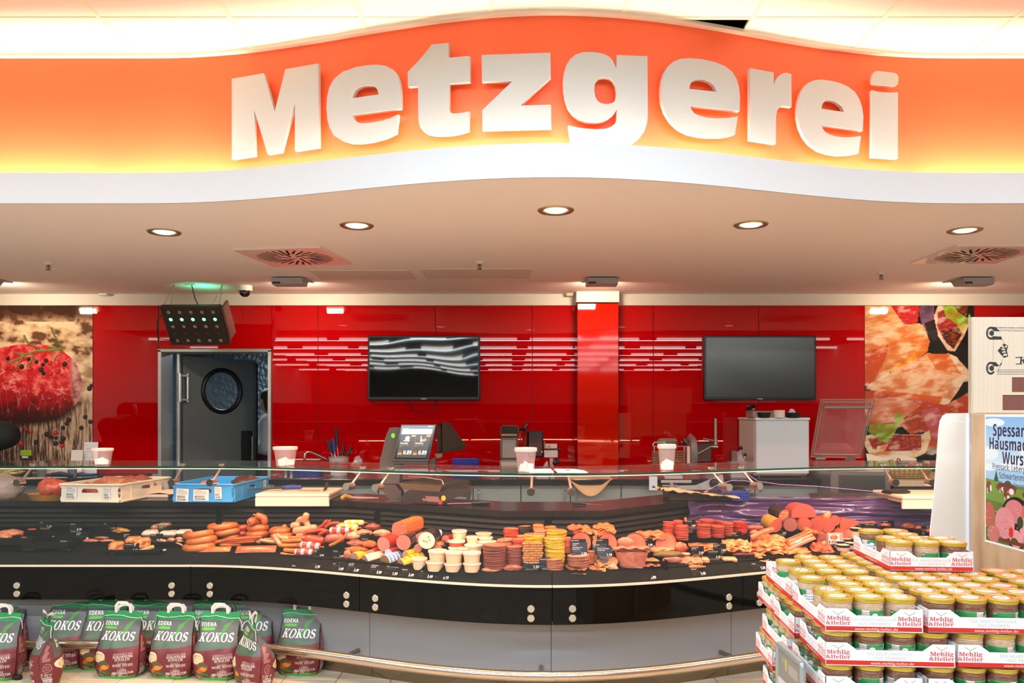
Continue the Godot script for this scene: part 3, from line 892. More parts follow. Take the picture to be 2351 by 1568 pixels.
# picture coordinates: 303 x 384 units, as seen on the wall from pixel (-90, 702)
func steak_picture() -> ImageTexture:
	var p = Paint.new(self,303,384,Color("c8a685"),2)
	var n = noise
	var k = 0.0
	n.fractal_octaves = 3
	soft(p.im,func(x,y,c):
		x = x * 0.5 - 90; y = y * 0.5
		var f: float = n.get_noise_2d(x * 0.011,y * 0.02) + 0.45 * n.get_noise_2d(x * 0.035 + 40,y * 0.05)
		var o = Color("a87f5c").lerp(Color("ecd0ac"),clampf(0.6 + f * 1.5,0,1))
		if y < 40: o = o.lerp(Color("3c2018"),clampf((40 - y) / 20.0 + f * 0.9,0,0.95))
		if f < -0.18 and y < 130: o = o.lerp(Color("5c3a2c"),clampf((-0.18 - f) * 4.0,0,0.85))
		if y > 205:      # weathered boards
			var gr: float = n.get_noise_2d(x * 0.16,y * 0.012) + 0.5 * n.get_noise_2d(x * 0.5,y * 0.05)
			var w: float = clampf((y - 205) / 25.0,0,1)
			var dark: float = clampf(1.0 - (x + 20) / 230.0 + 0.1,0,1)
			o = o.lerp(Color("d0b090").lerp(Color("38201a"),clampf(dark * 0.85 + gr * 1.2,0,1)),w)
		if absf(x - 55) < 1.0 and y > 262 or absf(x - 133) < 0.8 and y > 335: o = Color("20100c")
		# the steak: a thick round slab
		var q = Vector2((x - 62) / 126.0,(y - 182) / 90.0)
		var r = pow(absf(q.x),2.6) + pow(absf(q.y),2.1) + f * 0.07
		if r < 1.0:
			var m: float = n.get_noise_2d(x * 0.035,y * 0.035) + 0.4 * n.get_noise_2d(x * 0.1,y * 0.12)
			var top: float = clampf((206 - y + (x - 60) * 0.06 + m * 26) / 12.0,0,1)
			var sd = Color("b00a14").lerp(Color("5a0408"),clampf((y - 205) / 55.0 + m * 0.8,0,1))
			var tp = Color("cc1e2a").lerp(Color("f06a62"),clampf(0.4 + m * 1.3,0,1))
			o = sd.lerp(tp,top)
			var v: float = absf(n.get_noise_2d(x * 0.009 + 9,y * 0.012))
			if v < 0.02 and m > -0.2 and top > 0.5: o = o.lerp(Color("f4b4a4"),0.75)
			if top < 0.5 and absf(n.get_noise_2d(x * 0.03 + 3,y * 0.008)) < 0.035: o = o.lerp(Color("e09a98"),0.55)
			# fat rim on the right
			var fx: float = 166 + (y - 160) * (y - 160) * 0.0012
			if x > fx - 8 + m * 14 and y > 104: o = o.lerp(Color("dcb0a4").lerp(Color("8a4450"),clampf(0.35 + m - (170 - y) * 0.004,0,1)),clampf((x - fx + 10) / 12.0,0,0.92))
			if y > 238: o = o.lerp(Color("2a0608"),clampf((y - 238) / 30.0,0,0.85))
		elif r < 1.25 and y > 225: o = o.lerp(Color("1e0e0a"),0.75 * (1.25 - r) / 0.25)
		return o)
	var X = func(x): return x + 90
	var green = [Color("38502a"),Color("5b7030"),Color("2d4026")]
	for l in [[[20,138,60,118,80,110,140,106],5],[[55,73,62,88,76,98,92,104],4.5],[[118,55,124,72,134,88,143,102],4.5],[[30,110,46,117,70,116],3.5],[[36,150,44,136,52,124],3.5],[[62,148,72,132,80,120],3.5],[[124,136,130,122,145,114],3],[[108,98,130,104,150,104],3.5],[[74,122,84,132],4],[[114,120,126,112],3.5]]:
		var pts = []
		for j in l[0].size() / 2: pts.append(V(X.call(l[0][j * 2]),l[0][j * 2 + 1] - 2))
		p.line(pts,l[1],green[int(l[1] * 2) % 3])
		p.line(pts.map(func(a): return a - V(0.6,0.8)),l[1] * 0.3,Color("93a860"))
	for b in [[18,127,0],[84,135,0],[106,132,0],[99,141,0],[95,153,0],[100,161,0],[149,140,0],[50,146,0],[66,128,0],[100,118,1],[70,152,1],[40,154,1],[15,150,1],[116,138,1],[116,162,1],[133,157,1],[29,150,1],[60,290,1],[72,297,1],[128,299,1],[49,323,1],[143,328,1],[196,262,0],[158,269,0],[187,287,0],[208,273,0],[145,287,0],[129,310,0],[146,312,0],[118,308,0],[107,302,0],[142,320,0],[128,323,0],[83,320,0],[210,190,0],[206,196,0],[154,277,0]]:
		var r = 4.6 + float(int(b[0]) % 3) * 0.6
		p.ell(X.call(b[0]),b[1] - 2,r,r,Color("a81c18") if b[2] else Color("231815"))
		p.ell(X.call(b[0]) - 1.2,b[1] - 3.5,r * 0.45,r * 0.4,Color("e0523c") if b[2] else Color("4a3a34"))
	return p.tex()

func ham_picture() -> ImageTexture:
	var p = Paint.new(self,252,384,Color("1b1614"),2)
	var S = func(a: Array) -> Array:      # crop coordinates of the photograph, 4.128 per pixel
		var o = []
		for k in a.size() / 2: o.append(V((a[k * 2] - 103) / 4.128,(a[k * 2 + 1] - 50) / 4.128))
		return o
	p.poly(S.call([103,50,400,50,500,250,660,240,720,400,700,500,330,700,103,830]),Color("e0a068"))
	p.poly(S.call([340,45,630,45,600,240,480,250]),Color("b5202c"))
	p.poly(S.call([103,280,630,230,690,380,103,470]),Color("e4a878"))
	p.poly(S.call([103,430,680,330,720,410,700,480,400,620,103,820]),Color("d98a50"))
	p.poly(S.call([103,500,330,430,300,560,180,800,103,800]),Color("c8502c"))
	p.poly(S.call([330,690,640,470,700,500,560,590,400,690]),Color("ee9a28"))
	p.poly(S.call([630,60,760,60,780,300,700,330,640,220,620,140]),Color("6a4a66"))
	p.poly(S.call([670,230,770,190,800,400,730,390]),Color("2a1a1e"))
	p.poly(S.call([760,160,800,60,900,60,1110,200,1050,350,960,500,890,490,800,350]),Color("d8b9a0"))
	p.poly(S.call([800,130,870,90,1060,230,1000,380,940,470,850,380,790,250]),Color("8a2434"))
	p.poly(S.call([830,300,1000,270,1030,330,950,470,880,420]),Color("3d1a14"))
	p.poly(S.call([980,240,1060,250,1030,330]),Color("c98a20"))
	p.poly(S.call([840,45,930,45,1000,130,1080,180,1100,130,1115,190,1060,270,960,230,870,160]),Color("7fae1c"))
	p.poly(S.call([930,50,1090,50,1070,160,1000,120]),Color("5a2a14"))
	# the front slices
	p.poly(S.call([103,850,330,710,700,510,800,530,900,515,1020,600,1130,720,1140,780,1050,770,940,880,880,1010,800,1000,500,950,300,900]),Color("e8b088"))
	p.poly(S.call([690,520,860,520,960,570,1030,710,780,670,740,600]),Color("d8703a"))
	p.poly(S.call([103,860,300,880,560,900,840,930,810,1000,480,950,260,900]),Color("d9622c"))
	p.poly(S.call([900,515,980,550,1040,640,1030,715,1000,690]),Color("ead2b4"))
	p.poly(S.call([1030,720,1120,710,1120,780,1040,790,990,880,900,1000,870,1015,820,990,920,800]),Color("e3cba8"))
	p.poly(S.call([110,830,290,720,340,690,330,720,160,830]),Color("f0d8bc"))
	p.poly(S.call([103,870,300,900,560,950,870,1010,1110,880,1150,1000,1150,1450,700,1480,300,1250,103,1200]),Color("b8402c"))
	p.poly(S.call([103,950,420,930,640,1010,450,1150,200,1200,103,1100]),Color("d6866a"))
	p.poly(S.call([480,1150,640,1020,700,1090,720,1240,600,1270]),Color("a83820"))
	p.poly(S.call([640,1060,800,1030,900,1300,760,1330,690,1200]),Color("c0586a"))
	p.poly(S.call([600,1050,650,1000,500,1150,450,1190]),Color("ecc4a8"))
	p.poly(S.call([330,1250,460,1210,540,1290,680,1260,640,1310,350,1300]),Color("160e0c"))
	# half fig and basil below
	p.poly(S.call([110,1300,200,1280,640,1290,720,1245,730,1330,680,1470,560,1520,160,1500,103,1400]),Color("e0cc9c"))
	p.poly(S.call([135,1330,350,1290,640,1300,640,1440,300,1450,180,1430]),Color("8e2420"))
	p.poly(S.call([220,1400,330,1380,290,1450,220,1460]),Color("e6cf9c"))
	p.poly(S.call([135,1260,150,1190,240,1175,300,1190,380,1190,385,1110,425,1080,470,1110,480,1150,430,1200,370,1300,320,1365,240,1350,200,1300]),Color("84b02a"))
	p.poly(S.call([140,1265,300,1290,400,1230,330,1350,240,1345]),Color("6c9a18"))
	p.poly(S.call([695,1430,760,1395,800,1450,760,1490,700,1480]),Color("8a7a60"))
	var n = noise
	n.fractal_octaves = 3
	p.im.resize(126,192,Image.INTERPOLATE_BILINEAR)
	p.im.resize(504,768,Image.INTERPOLATE_CUBIC)
	soft(p.im,func(x,y,c):
		var f: float = n.get_noise_2d(x * 0.004 + y * 0.014,y * 0.004 - x * 0.008) + 0.5 * n.get_noise_2d(x * 0.012 + y * 0.04,y * 0.012 - x * 0.012)
		if c.r > c.b + 0.12: c = c.lerp(Color("f8e0c6") if f > 0 else Color("c8501c"),clampf(absf(f) * 1.1,0,0.6))
		else: c = c * (1.0 + f * 0.3)
		return Color(clampf(c.r,0,1),clampf(c.g,0,1),clampf(c.b,0,1)))
	var r = RandomNumberGenerator.new()
	r.seed = 4
	for k in 60:
		var q: Vector2 = S.call([r.randf_range(800,960),r.randf_range(120,330)])[0] if k < 30 else S.call([r.randf_range(330,630),r.randf_range(1310,1430)])[0]
		p.ell(q.x,q.y,1.0,1.2,Color("d87a6a") if k < 30 else Color("e0a050"))
	var o = p.im
	o.resize(252,384,Image.INTERPOLATE_BILINEAR)
	return ImageTexture.create_from_image(o)

# one continuous surface round tapered bones [a, b, ra, rb], meshed as surface nets
func skin(bones: Array,cell = 0.014,k = 0.03) -> Geo:
	var lo = Vector3.ONE * 1e9
	var hi = -lo
	for b in bones:
		var r: float = maxf(b[2],b[3]) + 2 * cell
		for p in [b[0],b[1]]: lo = lo.min(p - Vector3.ONE * r); hi = hi.max(p + Vector3.ONE * r)
	var nx = int((hi.x - lo.x) / cell) + 2
	var ny = int((hi.y - lo.y) / cell) + 2
	var nz = int((hi.z - lo.z) / cell) + 2
	var f = PackedFloat32Array()
	f.resize(nx * ny * nz); f.fill(1.0)
	for b in bones:
		var a: Vector3 = b[0]
		var ab: Vector3 = b[1] - a
		var l2 = maxf(ab.length_squared(),1e-9)
		var r: float = maxf(b[2],b[3]) + 2 * cell + k
		var s0 = ((a.min(b[1]) - Vector3.ONE * r - lo) / cell).floor()
		var s1 = ((a.max(b[1]) + Vector3.ONE * r - lo) / cell).ceil()
		for z in range(maxi(0,s0.z),mini(nz,s1.z + 1)):
			for y in range(maxi(0,s0.y),mini(ny,s1.y + 1)):
				for x in range(maxi(0,s0.x),mini(nx,s1.x + 1)):
					var p = lo + Vector3(x,y,z) * cell - a
					var t = clampf(p.dot(ab) / l2,0,1)
					var d: float = (p - ab * t).length() - lerpf(b[2],b[3],t)
					var q = (z * ny + y) * nx + x
					var o = f[q]
					if o < 0.9:
						var h = maxf(k - absf(d - o),0.0) / k
						f[q] = minf(d,o) - h * h * k * 0.25
					else: f[q] = d
	var g = Geo.new()
	var id = {}
	var st = [1,nx,nx * ny]
	var offs = []
	for c in 8: offs.append((c & 1) + ((c >> 1) & 1) * nx + ((c >> 2) & 1) * nx * ny)
	for z in nz - 1:
		for y in ny - 1:
			for x in nx - 1:
				var q = (z * ny + y) * nx + x
				var neg = 0
				for c in 8:
					if f[q + offs[c]] < 0: neg += 1
				if neg == 0 or neg == 8: continue
				var acc = Vector3.ZERO
				var cnt = 0
				for c in 8:
					for e in 3:
						if (c >> e) & 1: continue
						var c2: int = c | (1 << e)
						var va = f[q + offs[c]]
						var vb = f[q + offs[c2]]
						if (va < 0) != (vb < 0):
							var pa = Vector3(c & 1,(c >> 1) & 1,(c >> 2) & 1)
							var pb = Vector3(c2 & 1,(c2 >> 1) & 1,(c2 >> 2) & 1)
							acc += pa.lerp(pb,va / (va - vb)); cnt += 1
				id[q] = g.v.size()
				g.v.append(lo + (Vector3(x,y,z) + acc / cnt) * cell)
				g.n.append(Vector3.ZERO); g.t.append(Vector2.ZERO)
	for q in id:
		for e in 3:
			if (f[q] < 0) == (f[q + st[e]] < 0): continue
			var u: int = st[(e + 1) % 3]
			var w: int = st[(e + 2) % 3]
			if not (id.has(q - u) and id.has(q - w) and id.has(q - u - w)): continue
			var a: int = id[q - u - w]
			var b: int = id[q - w]
			var c: int = id[q]
			var d: int = id[q - u]
			if f[q] > 0: var s = b; b = d; d = s
			var nn = (g.v[c] - g.v[a]).cross(g.v[d] - g.v[b])
			for j in [a,b,c,d]: g.n[j] += nn
			for j in [a,c,b,a,d,c]: g.i.append(j)
	for j in g.n.size(): g.n[j] = g.n[j].normalized()
	return g

func hand(o: Vector3,dir: Vector3,pn: Vector3) -> Array:      # palm and five fingers as bones
	var s = dir.cross(pn).normalized()
	var b = [[o,o + dir * 0.07,0.022,0.03],[o + s * 0.02,o + dir * 0.07 + s * 0.022,0.016,0.016],[o - s * 0.02,o + dir * 0.07 - s * 0.022,0.016,0.016]]
	for k in 4:
		var r = o + dir * 0.075 + s * (0.026 - k * 0.017)
		var l: float = [0.032,0.038,0.036,0.028][k]
		var m = r + dir * l + pn * 0.006
		b.append([r,m,0.0095,0.009]); b.append([m,m + dir * l * 0.7 + pn * 0.022,0.009,0.0075])
	var tb = o + dir * 0.03 + s * 0.028
	b.append([tb,tb + dir * 0.03 + s * 0.026,0.012,0.010]); b.append([tb + dir * 0.03 + s * 0.026,tb + dir * 0.06 + s * 0.03,0.010,0.008])
	return b

func people():
	# in the cold room, seen from behind and to the left
	var o = Vector3(-2.50,0,-8.55)
	var t = thing("person","person in white coat and maroon apron, brown bobbed hair, seen past the open door","person",o)
	var sk = mat("d9a58c",0.5,0,{"sss": 0.1})
	var hd = Vector3(-0.03,1.62,-0.02)
	var bones = [[hd,hd + Vector3(-0.02,-0.05,-0.01),0.088,0.075],[hd + Vector3(-0.035,-0.03,-0.005),hd + Vector3(-0.05,-0.075,-0.01),0.06,0.045],[hd + Vector3(-0.09,-0.03,0),hd + Vector3(-0.105,-0.045,0),0.012,0.012],[hd + Vector3(0.01,-0.09,0),hd + Vector3(0.03,-0.2,0),0.052,0.058],[hd + Vector3(0.0,-0.02,0.085),hd + Vector3(0.005,-0.05,0.085),0.014,0.012]]
	bones.append([Vector3(0,0.95,0),Vector3(0,1.38,0),0.12,0.14])
	var wr = Vector3(-0.26,1.13,0.08)
	bones.append([Vector3(-0.16,1.1,0.1),wr,0.035,0.027])
	bones.append_array(hand(wr,Vector3(-0.9,0.3,-0.2).normalized(),Vector3(-0.2,-0.9,0.1).normalized()))
	part("body",skin(bones,0.012,0.02),sk,t)
	part("hair",skin([[hd + Vector3(0.015,0.03,0),hd + Vector3(0.03,-0.05,0),0.095,0.092],[hd + Vector3(0.04,-0.05,0.02),hd + Vector3(0.035,-0.12,0.02),0.085,0.06],[hd + Vector3(-0.04,0.045,0.01),hd + Vector3(0.0,0.05,0),0.06,0.075],[hd + Vector3(-0.01,-0.03,0.07),hd + Vector3(0.0,-0.09,0.06),0.035,0.03]],0.012,0.03),mat("4a2d1d",0.6),t)
	part("coat",skin([[Vector3(0.01,0.98,0),Vector3(0.01,1.33,0),0.17,0.165],[Vector3(0.0,1.40,0.13),Vector3(0.0,1.40,-0.13),0.075,0.075],[Vector3(0.0,1.38,0.17),Vector3(0.0,1.13,0.2),0.072,0.062],[Vector3(0.0,1.13,0.2),Vector3(-0.22,1.10,0.1),0.058,0.046],[Vector3(0.0,1.38,-0.17),Vector3(-0.02,1.12,-0.19),0.072,0.06],[Vector3(-0.02,1.12,-0.19),Vector3(-0.2,1.1,-0.05),0.055,0.045],[Vector3(0.01,0.98,0),Vector3(0.01,0.75,0),0.18,0.2]],0.018,0.05),mat("dfe1e6",0.7),t)
	part("apron",skin([[Vector3(-0.06,1.02,0.02),Vector3(-0.05,0.55,0.02),0.16,0.20],[Vector3(-0.02,0.95,0.06),Vector3(0.0,0.6,0.08),0.165,0.185]],0.02,0.05),mat("4c1524",0.6),t)
	part("trousers",skin([[Vector3(0.02,0.85,0.08),Vector3(0.02,0.1,0.1),0.1,0.07],[Vector3(0.02,0.85,-0.08),Vector3(0.02,0.1,-0.1),0.1,0.07]],0.02,0.03),mat("23262e",0.7),t)
	for s in [-1,1]: part("shoe",skin([[Vector3(0.03,0.045,0.1 * s),Vector3(-0.15,0.035,0.11 * s),0.045,0.035]],0.014,0.02),mat("e9e9e6",0.5),t)
	var g = Geo.new()
	g.lathe([V(0,0),V(0.10,0.0),V(0.125,0.2),V(0.13,0.21)],20)
	single("yellow_tub","yellow plastic tub held by the person in the white coat","tub",g,mat("d8c82a",0.4),Vector3(-2.78,0.93,-8.42))
	# at the left edge of the picture only a bent elbow shows
	t = thing("person","person in dark clothes behind the counter, only the bent elbow inside the left edge","person",Vector3(-4.12,0,-6.05))
	bones = [[Vector3(0,0.95,-0.1),Vector3(0,1.32,0.02),0.13,0.15],[Vector3(-0.02,1.36,0.08),Vector3(-0.04,1.43,0.16),0.055,0.05],[Vector3(-0.05,1.47,0.22),Vector3(-0.05,1.42,0.29),0.095,0.075],[Vector3(-0.05,1.45,0.32),Vector3(-0.05,1.42,0.36),0.014,0.012],[Vector3(0.20,1.17,0.1),Vector3(0.10,1.14,0.16),0.035,0.028],[Vector3(-0.2,1.25,0.05),Vector3(-0.2,1.02,0.2),0.05,0.03]]
	bones.append_array(hand(Vector3(0.10,1.14,0.16),Vector3(-0.7,-0.3,0.4).normalized(),Vector3(-0.3,-0.8,-0.4).normalized()))
	bones.append_array(hand(Vector3(-0.2,1.02,0.2),Vector3(0,-0.7,0.5).normalized(),Vector3(0.5,0,-0.3).normalized()))
	part("body",skin(bones,0.014,0.02),sk,t)
	part("jacket",skin([[Vector3(0,0.9,-0.1),Vector3(0,1.27,0.0),0.17,0.17],[Vector3(-0.17,1.34,0.02),Vector3(0.15,1.36,0),0.085,0.09],[Vector3(0.17,1.37,0),Vector3(0.395,1.315,0.02),0.088,0.083],[Vector3(0.395,1.315,0.02),Vector3(0.19,1.16,0.1),0.082,0.055],[Vector3(-0.18,1.33,0.02),Vector3(-0.2,1.08,0.15),0.08,0.06]],0.016,0.05),mat("16140f",0.8),t)
	part("hair",skin([[Vector3(-0.05,1.50,0.19),Vector3(-0.05,1.43,0.19),0.1,0.09]],0.016,0.03),mat("2b1c14",0.6),t)
	part("trousers",skin([[Vector3(-0.08,0.85,0),Vector3(-0.1,0.1,0),0.11,0.07],[Vector3(0.08,0.85,0),Vector3(0.1,0.1,0),0.11,0.07]],0.02,0.03),mat("1d1c1e",0.8),t)
	for s in [-1,1]: part("shoe",skin([[Vector3(0.1 * s,0.045,-0.03),Vector3(0.11 * s,0.035,0.15),0.045,0.038]],0.014,0.02),mat("151414",0.5),t)

func bx(g: Geo,x0,x1,y0,y1,d0,d1,bev = 0.003): g.box(Vector3((x0 + x1) / 2.0,(y0 + y1) / 2.0,-(d0 + d1) / 2.0),Vector3(absf(x1 - x0),absf(y1 - y0),absf(d1 - d0)),bev)
const BT = 0.94      # back worktop
func back_counter():
	var grey = mat("8f9690",0.45)
	var stone = ntex(41,0.12,["17130f","241c17","3a2e26"],256,[0.0,0.7,1.0])
	var top = mat(Color(1,1,1),0.16,0,{"tex": stone,"tri": 3.0})
	var handle = mat("b7b2aa",0.3,0.8)
	# cabinets: [left, right in pixels, hinge side of the handle, label]
	var units = [[-60,125,1,"grey base cabinet at the far left, under the paper notes"],[626,750,1,"grey base cabinet below the sink, right of the kitchen door"],[750,868,1,"grey base cabinet below the knife pot, behind the cutting board"],[868,1086,1,"grey base cabinet behind the checkout scale"],[1086,1196,-1,"grey base cabinet below the left slicer, handle at its left"],[1196,1310,1,"grey base cabinet behind the pane joint, handle at its right"],[1310,1427,-1,"grey base cabinet under the sheet of brown paper"],[1427,1600,1,"grey base cabinet below the right slicer"],[1600,1735,1,"grey base cabinet behind the blue perforated basket"],[1735,1885,-1,"grey base cabinet below the small white fridge"]]
	for u in units:
		var a = wx(u[0],6.72) + 0.001
		var b = wx(u[1],6.72) - 0.001
		var t = thing("base_cabinet",u[3],"cabinet",Vector3((a + b) / 2,0,-7.0),0,"grey base cabinets along the back wall")
		var w = b - a
		var g = Geo.new()
		bx(g,-w / 2,w / 2,0.08,0.90,-0.24,0.30)
		part("carcass",g,mat("7d837e",0.5),t)
		g = Geo.new()
		bx(g,-w / 2 + 0.003,w / 2 - 0.003,0.10,0.885,-0.262,-0.242,0.003)
		var d = part("door",g,grey,t)
		g = Geo.new()
		var hx: float = (w / 2 - 0.045) * u[2]
		g.tube([Vector3(hx,0.845,0.262),Vector3(hx,0.84,0.29),Vector3(hx,0.83,0.295),Vector3(hx,0.72,0.295),Vector3(hx,0.71,0.29),Vector3(hx,0.705,0.262)],0.006,8)
		part("handle",g,handle,d)
	var wt = thing("worktop","black stone worktop along the back wall, right of the kitchen door","worktop",Vector3(0,0,0))
	var g = Geo.new()
	bx(g,wx(626,7.0),wx(1885,6.7),BT - 0.045,BT,6.66,7.33,0.004)
	part("slab",g,top,wt)
	g = Geo.new()
	var pl = PackedVector2Array([V(-4.9,6.66),V(wx(128,6.66),6.66),V(-3.22,7.2),V(-3.22,7.33),V(-4.9,7.33)])
	g.prism(pl,0.045,Transform3D(Basis(Vector3.RIGHT,Vector3(0,0,-1),Vector3.UP),Vector3(0,BT,0)))
	single("worktop","black stone worktop at the far left with its slanted end beside the door","worktop",g,top)
	# --- things on the left part
	var paper = mat("f0e6da",0.7)
	var card = func(nm,label,px0,py0,px1,py1,d,m,lean = 0.12,cat = "card"):
		var w: float = (px1 - px0) * d / F
		var h: float = EYE + (HZ - py0) * d / F - BT
		var gg = Geo.new()
		gg.box(Vector3(0,h / 2,0),Vector3(w,h,0.003),0.0005)
		var o = single(nm,label,cat,gg,m,Vector3(wx((px0 + px1) / 2.0,d),BT,-d))
		o.rotation.x = -lean
		return o
	var c1 = thing("leaflet_stand","small green and dark leaflet stand against the steak picture","stand",Vector3(wx(60,7.15),BT,-7.15))
	g = Geo.new()
	g.box(Vector3(0,0.188,0),Vector3(0.095,0.055,0.012),0.002)
	part("green_leaflet",g,mat("97b81e",0.5),c1)
	g = Geo.new()
	g.box(Vector3(0,0.084,0.004),Vector3(0.1,0.168,0.02),0.003)
	part("holder",g,mat("2a2622",0.3),c1)
	g = Geo.new()
	g.box(Vector3(0,0.155,0.016),Vector3(0.055,0.018,0.003),0.006)
	part("pale_sticker",g,mat("e6d9b0",0.5),c1)
	var note = Paint.new(self,100,128,Color("efe8e4"))
	for k in 9: note.line([V(10,14 + k * 12),V(30 + (k * 37) % 55,13 + k * 12)],1.2,Color("8a8aa0"))
	card.call("note_sheet","white note sheet with handwriting, leaning on the red wall edge",190,1015,222,1062,7.28,mat(Color(1,1,1),0.7,0,{"tex": note.tex()}),0.1,"note")
	card.call("note_card","small blank white card left of the handwritten note sheet",161,1033,188,1062,7.25,paper,0.1)
	g = Geo.new()
	g.prism(PackedVector2Array([V(-0.14,0),V(-0.09,0.045),V(-0.02,0.035),V(0.16,0.004),V(0.16,0)]),0.2)
	single("paper_roll","crumpled white paper lying on the worktop below the steak picture","paper",g,paper,W(132,1066,7.05) * Vector3(1,0,1) + Vector3(0,BT + 0.02,0),0.2)
	g = Geo.new()
	g.box(Vector3.ZERO,Vector3(0.2,0.012,0.1),0.003)
	single("clipboard","blue clipboard edge lying under the white note card","clipboard",g,mat("25407e",0.5),Vector3(wx(195,7.1),BT + 0.008,-7.1))
	g = Geo.new()
	g.prism(PackedVector2Array([V(-0.16,-0.1),V(-0.02,-0.12),V(0.05,-0.03),V(0.2,0.05),V(0.05,0.07),V(-0.2,0.0)]),0.003,Transform3D(Basis(Vector3.RIGHT,Vector3(0,0,-1),Vector3.UP),Vector3(0,0.003,0)))
	single("paper_sheet","loose white paper sheet on the far left worktop edge","paper",g,paper,Vector3(wx(92,6.8),BT,-6.8))
	var blob = blob_geo(Vector3(0.17,0.035,0.08),0.35,12)
	single("yellow_bag","yellow plastic bag lying on the worktop at the left edge","bag",blob,mat("b8a410",0.3,0,{"coat": 0.5}),Vector3(wx(8,6.95),BT + 0.034,-6.95))
	g = Geo.new()
	g.lathe([V(0,0),V(0.035,0),V(0.042,0.075),V(0.05,0.08),V(0.05,0.105),V(0.0,0.107)],20)
	single("beaker","grey lidded beaker on the far left worktop","beaker",g,mat("8a8480",0.4),Vector3(wx(95,6.95),BT,-6.95))
	g = Geo.new()
	g.lathe([V(0,0),V(0.035,0),V(0.037,0.09),V(0.02,0.11),V(0.02,0.13),V(0.0,0.132)],20)
	single("shaker","grey shaker bottle near the slanted end of the left worktop","bottle",g,mat("77777a",0.35),Vector3(wx(166,7.0),BT,-7.0))
	g = Geo.new()
	g.tube([Vector3(-0.08,0.02,0),Vector3(0.0,0.024,0.01),Vector3(0.09,0.014,0.0)],[0.016,0.022,0.012],8)
	single("tape_gun","dark blue tape gun lying on the left worktop","tool",g,mat("1f2a52",0.4),Vector3(wx(141,6.95),BT - 0.002,-6.95))
	# --- sink, tap, knives
	var steel = mat("b3aca3",0.22,0.9)
	g = Geo.new()
	g.lathe([V(0.0,-0.02),V(0.15,-0.012),V(0.2,0.002),V(0.235,0.004),V(0.235,0.0)],28)
	single("sink","round steel sink set into the black worktop right of the door","sink",g,steel,Vector3(wx(702,6.95),BT + 0.001,-6.95))
	var t = thing("tap","curved chrome swivel tap over the sink","tap",Vector3(wx(760,7.1),BT,-7.15))
	g = Geo.new()
	g.lathe([V(0,0),V(0.03,0),V(0.028,0.05),V(0.016,0.055),V(0.016,0.09),V(0,0.09)],16)
	part("base",g,steel,t)
	g = Geo.new()
	g.tube([Vector3(0,0.08,0),Vector3(-0.02,0.12,0),Vector3(-0.10,0.165,0.04),Vector3(-0.17,0.2,0.07),Vector3(-0.2,0.2,0.08),Vector3(-0.215,0.185,0.09),Vector3(-0.22,0.14,0.09)],0.011,10)
	part("spout",g,steel,t)
	for k in 2:
		g = Geo.new()
		g.lathe([V(0,0),V(0.02,0),V(0.02,0.02),V(0.016,0.02),V(0.018,0.085),V(0,0.088)],14)
		single("steel_beaker","small steel shaker standing by the sink, %s one" % ["left","right"][k],"shaker",g,steel,Vector3(wx([656,669][k],6.9),BT,-6.9),0,"steel shakers by the sink")
	perforated_basket("shallow blue perforated basket behind the sink",Vector3(wx(697,7.1),BT,-7.1),Vector3(0.3,0.07,0.2),0.0,16,2)
	g = Geo.new()
	g.box(Vector3(0,0.006,0),Vector3(0.36,0.012,0.05),0.004)
	single("wall_rail","pale strip of board standing behind the sink against the red wall","strip",g,mat("d8c6b0",0.5),Vector3(wx(690,7.2),BT + 0.125,-7.2))
	t = thing("knife_pot","light grey plastic pot holding the knives","pot",Vector3(wx(778,7.1),BT,-7.1))
	g = Geo.new()
	g.lathe([V(0,0),V(0.072,0),V(0.085,0.155),V(0.09,0.16),V(0.082,0.16),V(0.07,0.01)],24)
	part("pot",g,mat("c9b4ac",0.5),t)
	var kn = [[-0.03,-0.11,0.30,"202020","black handled knife leaning far left in the pot"],[-0.02,-0.055,0.31,"24368a","blue handled knife with a pale blade in the pot"],[0.0,-0.03,0.40,"1c1a1a","longest black handled knife rising above the others in the pot"],[-0.01,-0.075,0.27,"1a1a1c","short black handle close under the blue knife"],[0.03,0.03,0.25,"201c1c","black handled knife upright right of the middle of the pot"],[0.04,0.10,0.235,"24201e","black hooked handle leaning right out of the pot"]]
	for q in kn:
		var a = Vector3(q[0],0.10,0.0)
		var b = Vector3(q[1],q[2],-0.02)
		var kt = thing("knife",q[4],"knife",t.position)
		g = Geo.new()
		g.tube([a,a.lerp(b,0.55)],[0.009,0.012],8,1,0.25)
		part("blade",g,mat("c9ccd0",0.25,0.7),kt)
		g = Geo.new()
		g.tube([a.lerp(b,0.5),a.lerp(b,0.62),a.lerp(b,0.8) + Vector3(0.004,0,0),b],[0.011,0.015,0.012,0.014],8)
		part("handle",g,mat(q[3],0.5),kt)
	single("bag_of_cards","crumpled clear bag with a white card, right of the knife pot","bag",blob_geo(Vector3(0.045,0.085,0.03),0.25,5),mat("ffffff",0.08,0,{"alpha": 0.22}),Vector3(wx(822,7.0),BT + 0.085,-7.0))
	g = Geo.new()
	g.prism(PackedVector2Array([V(-0.05,0),V(0.05,0),V(0.0,0.05)]),0.003)
	single("white_card","white folded card inside the clear bag by the knife pot","card",g,paper,Vector3(wx(817,7.02),BT + 0.09,-7.0))
	perforated_basket("flat blue basket standing behind the checkout scale",Vector3(wx(1068,7.1),BT,-7.12),Vector3(0.22,0.135,0.15),0.1,14,5)
	slicer_left()
	slicer_right()
	fridge()
	vacuum_packer()
	# brown paper hanging over the worktop edge
	g = Geo.new()
	var rows = []
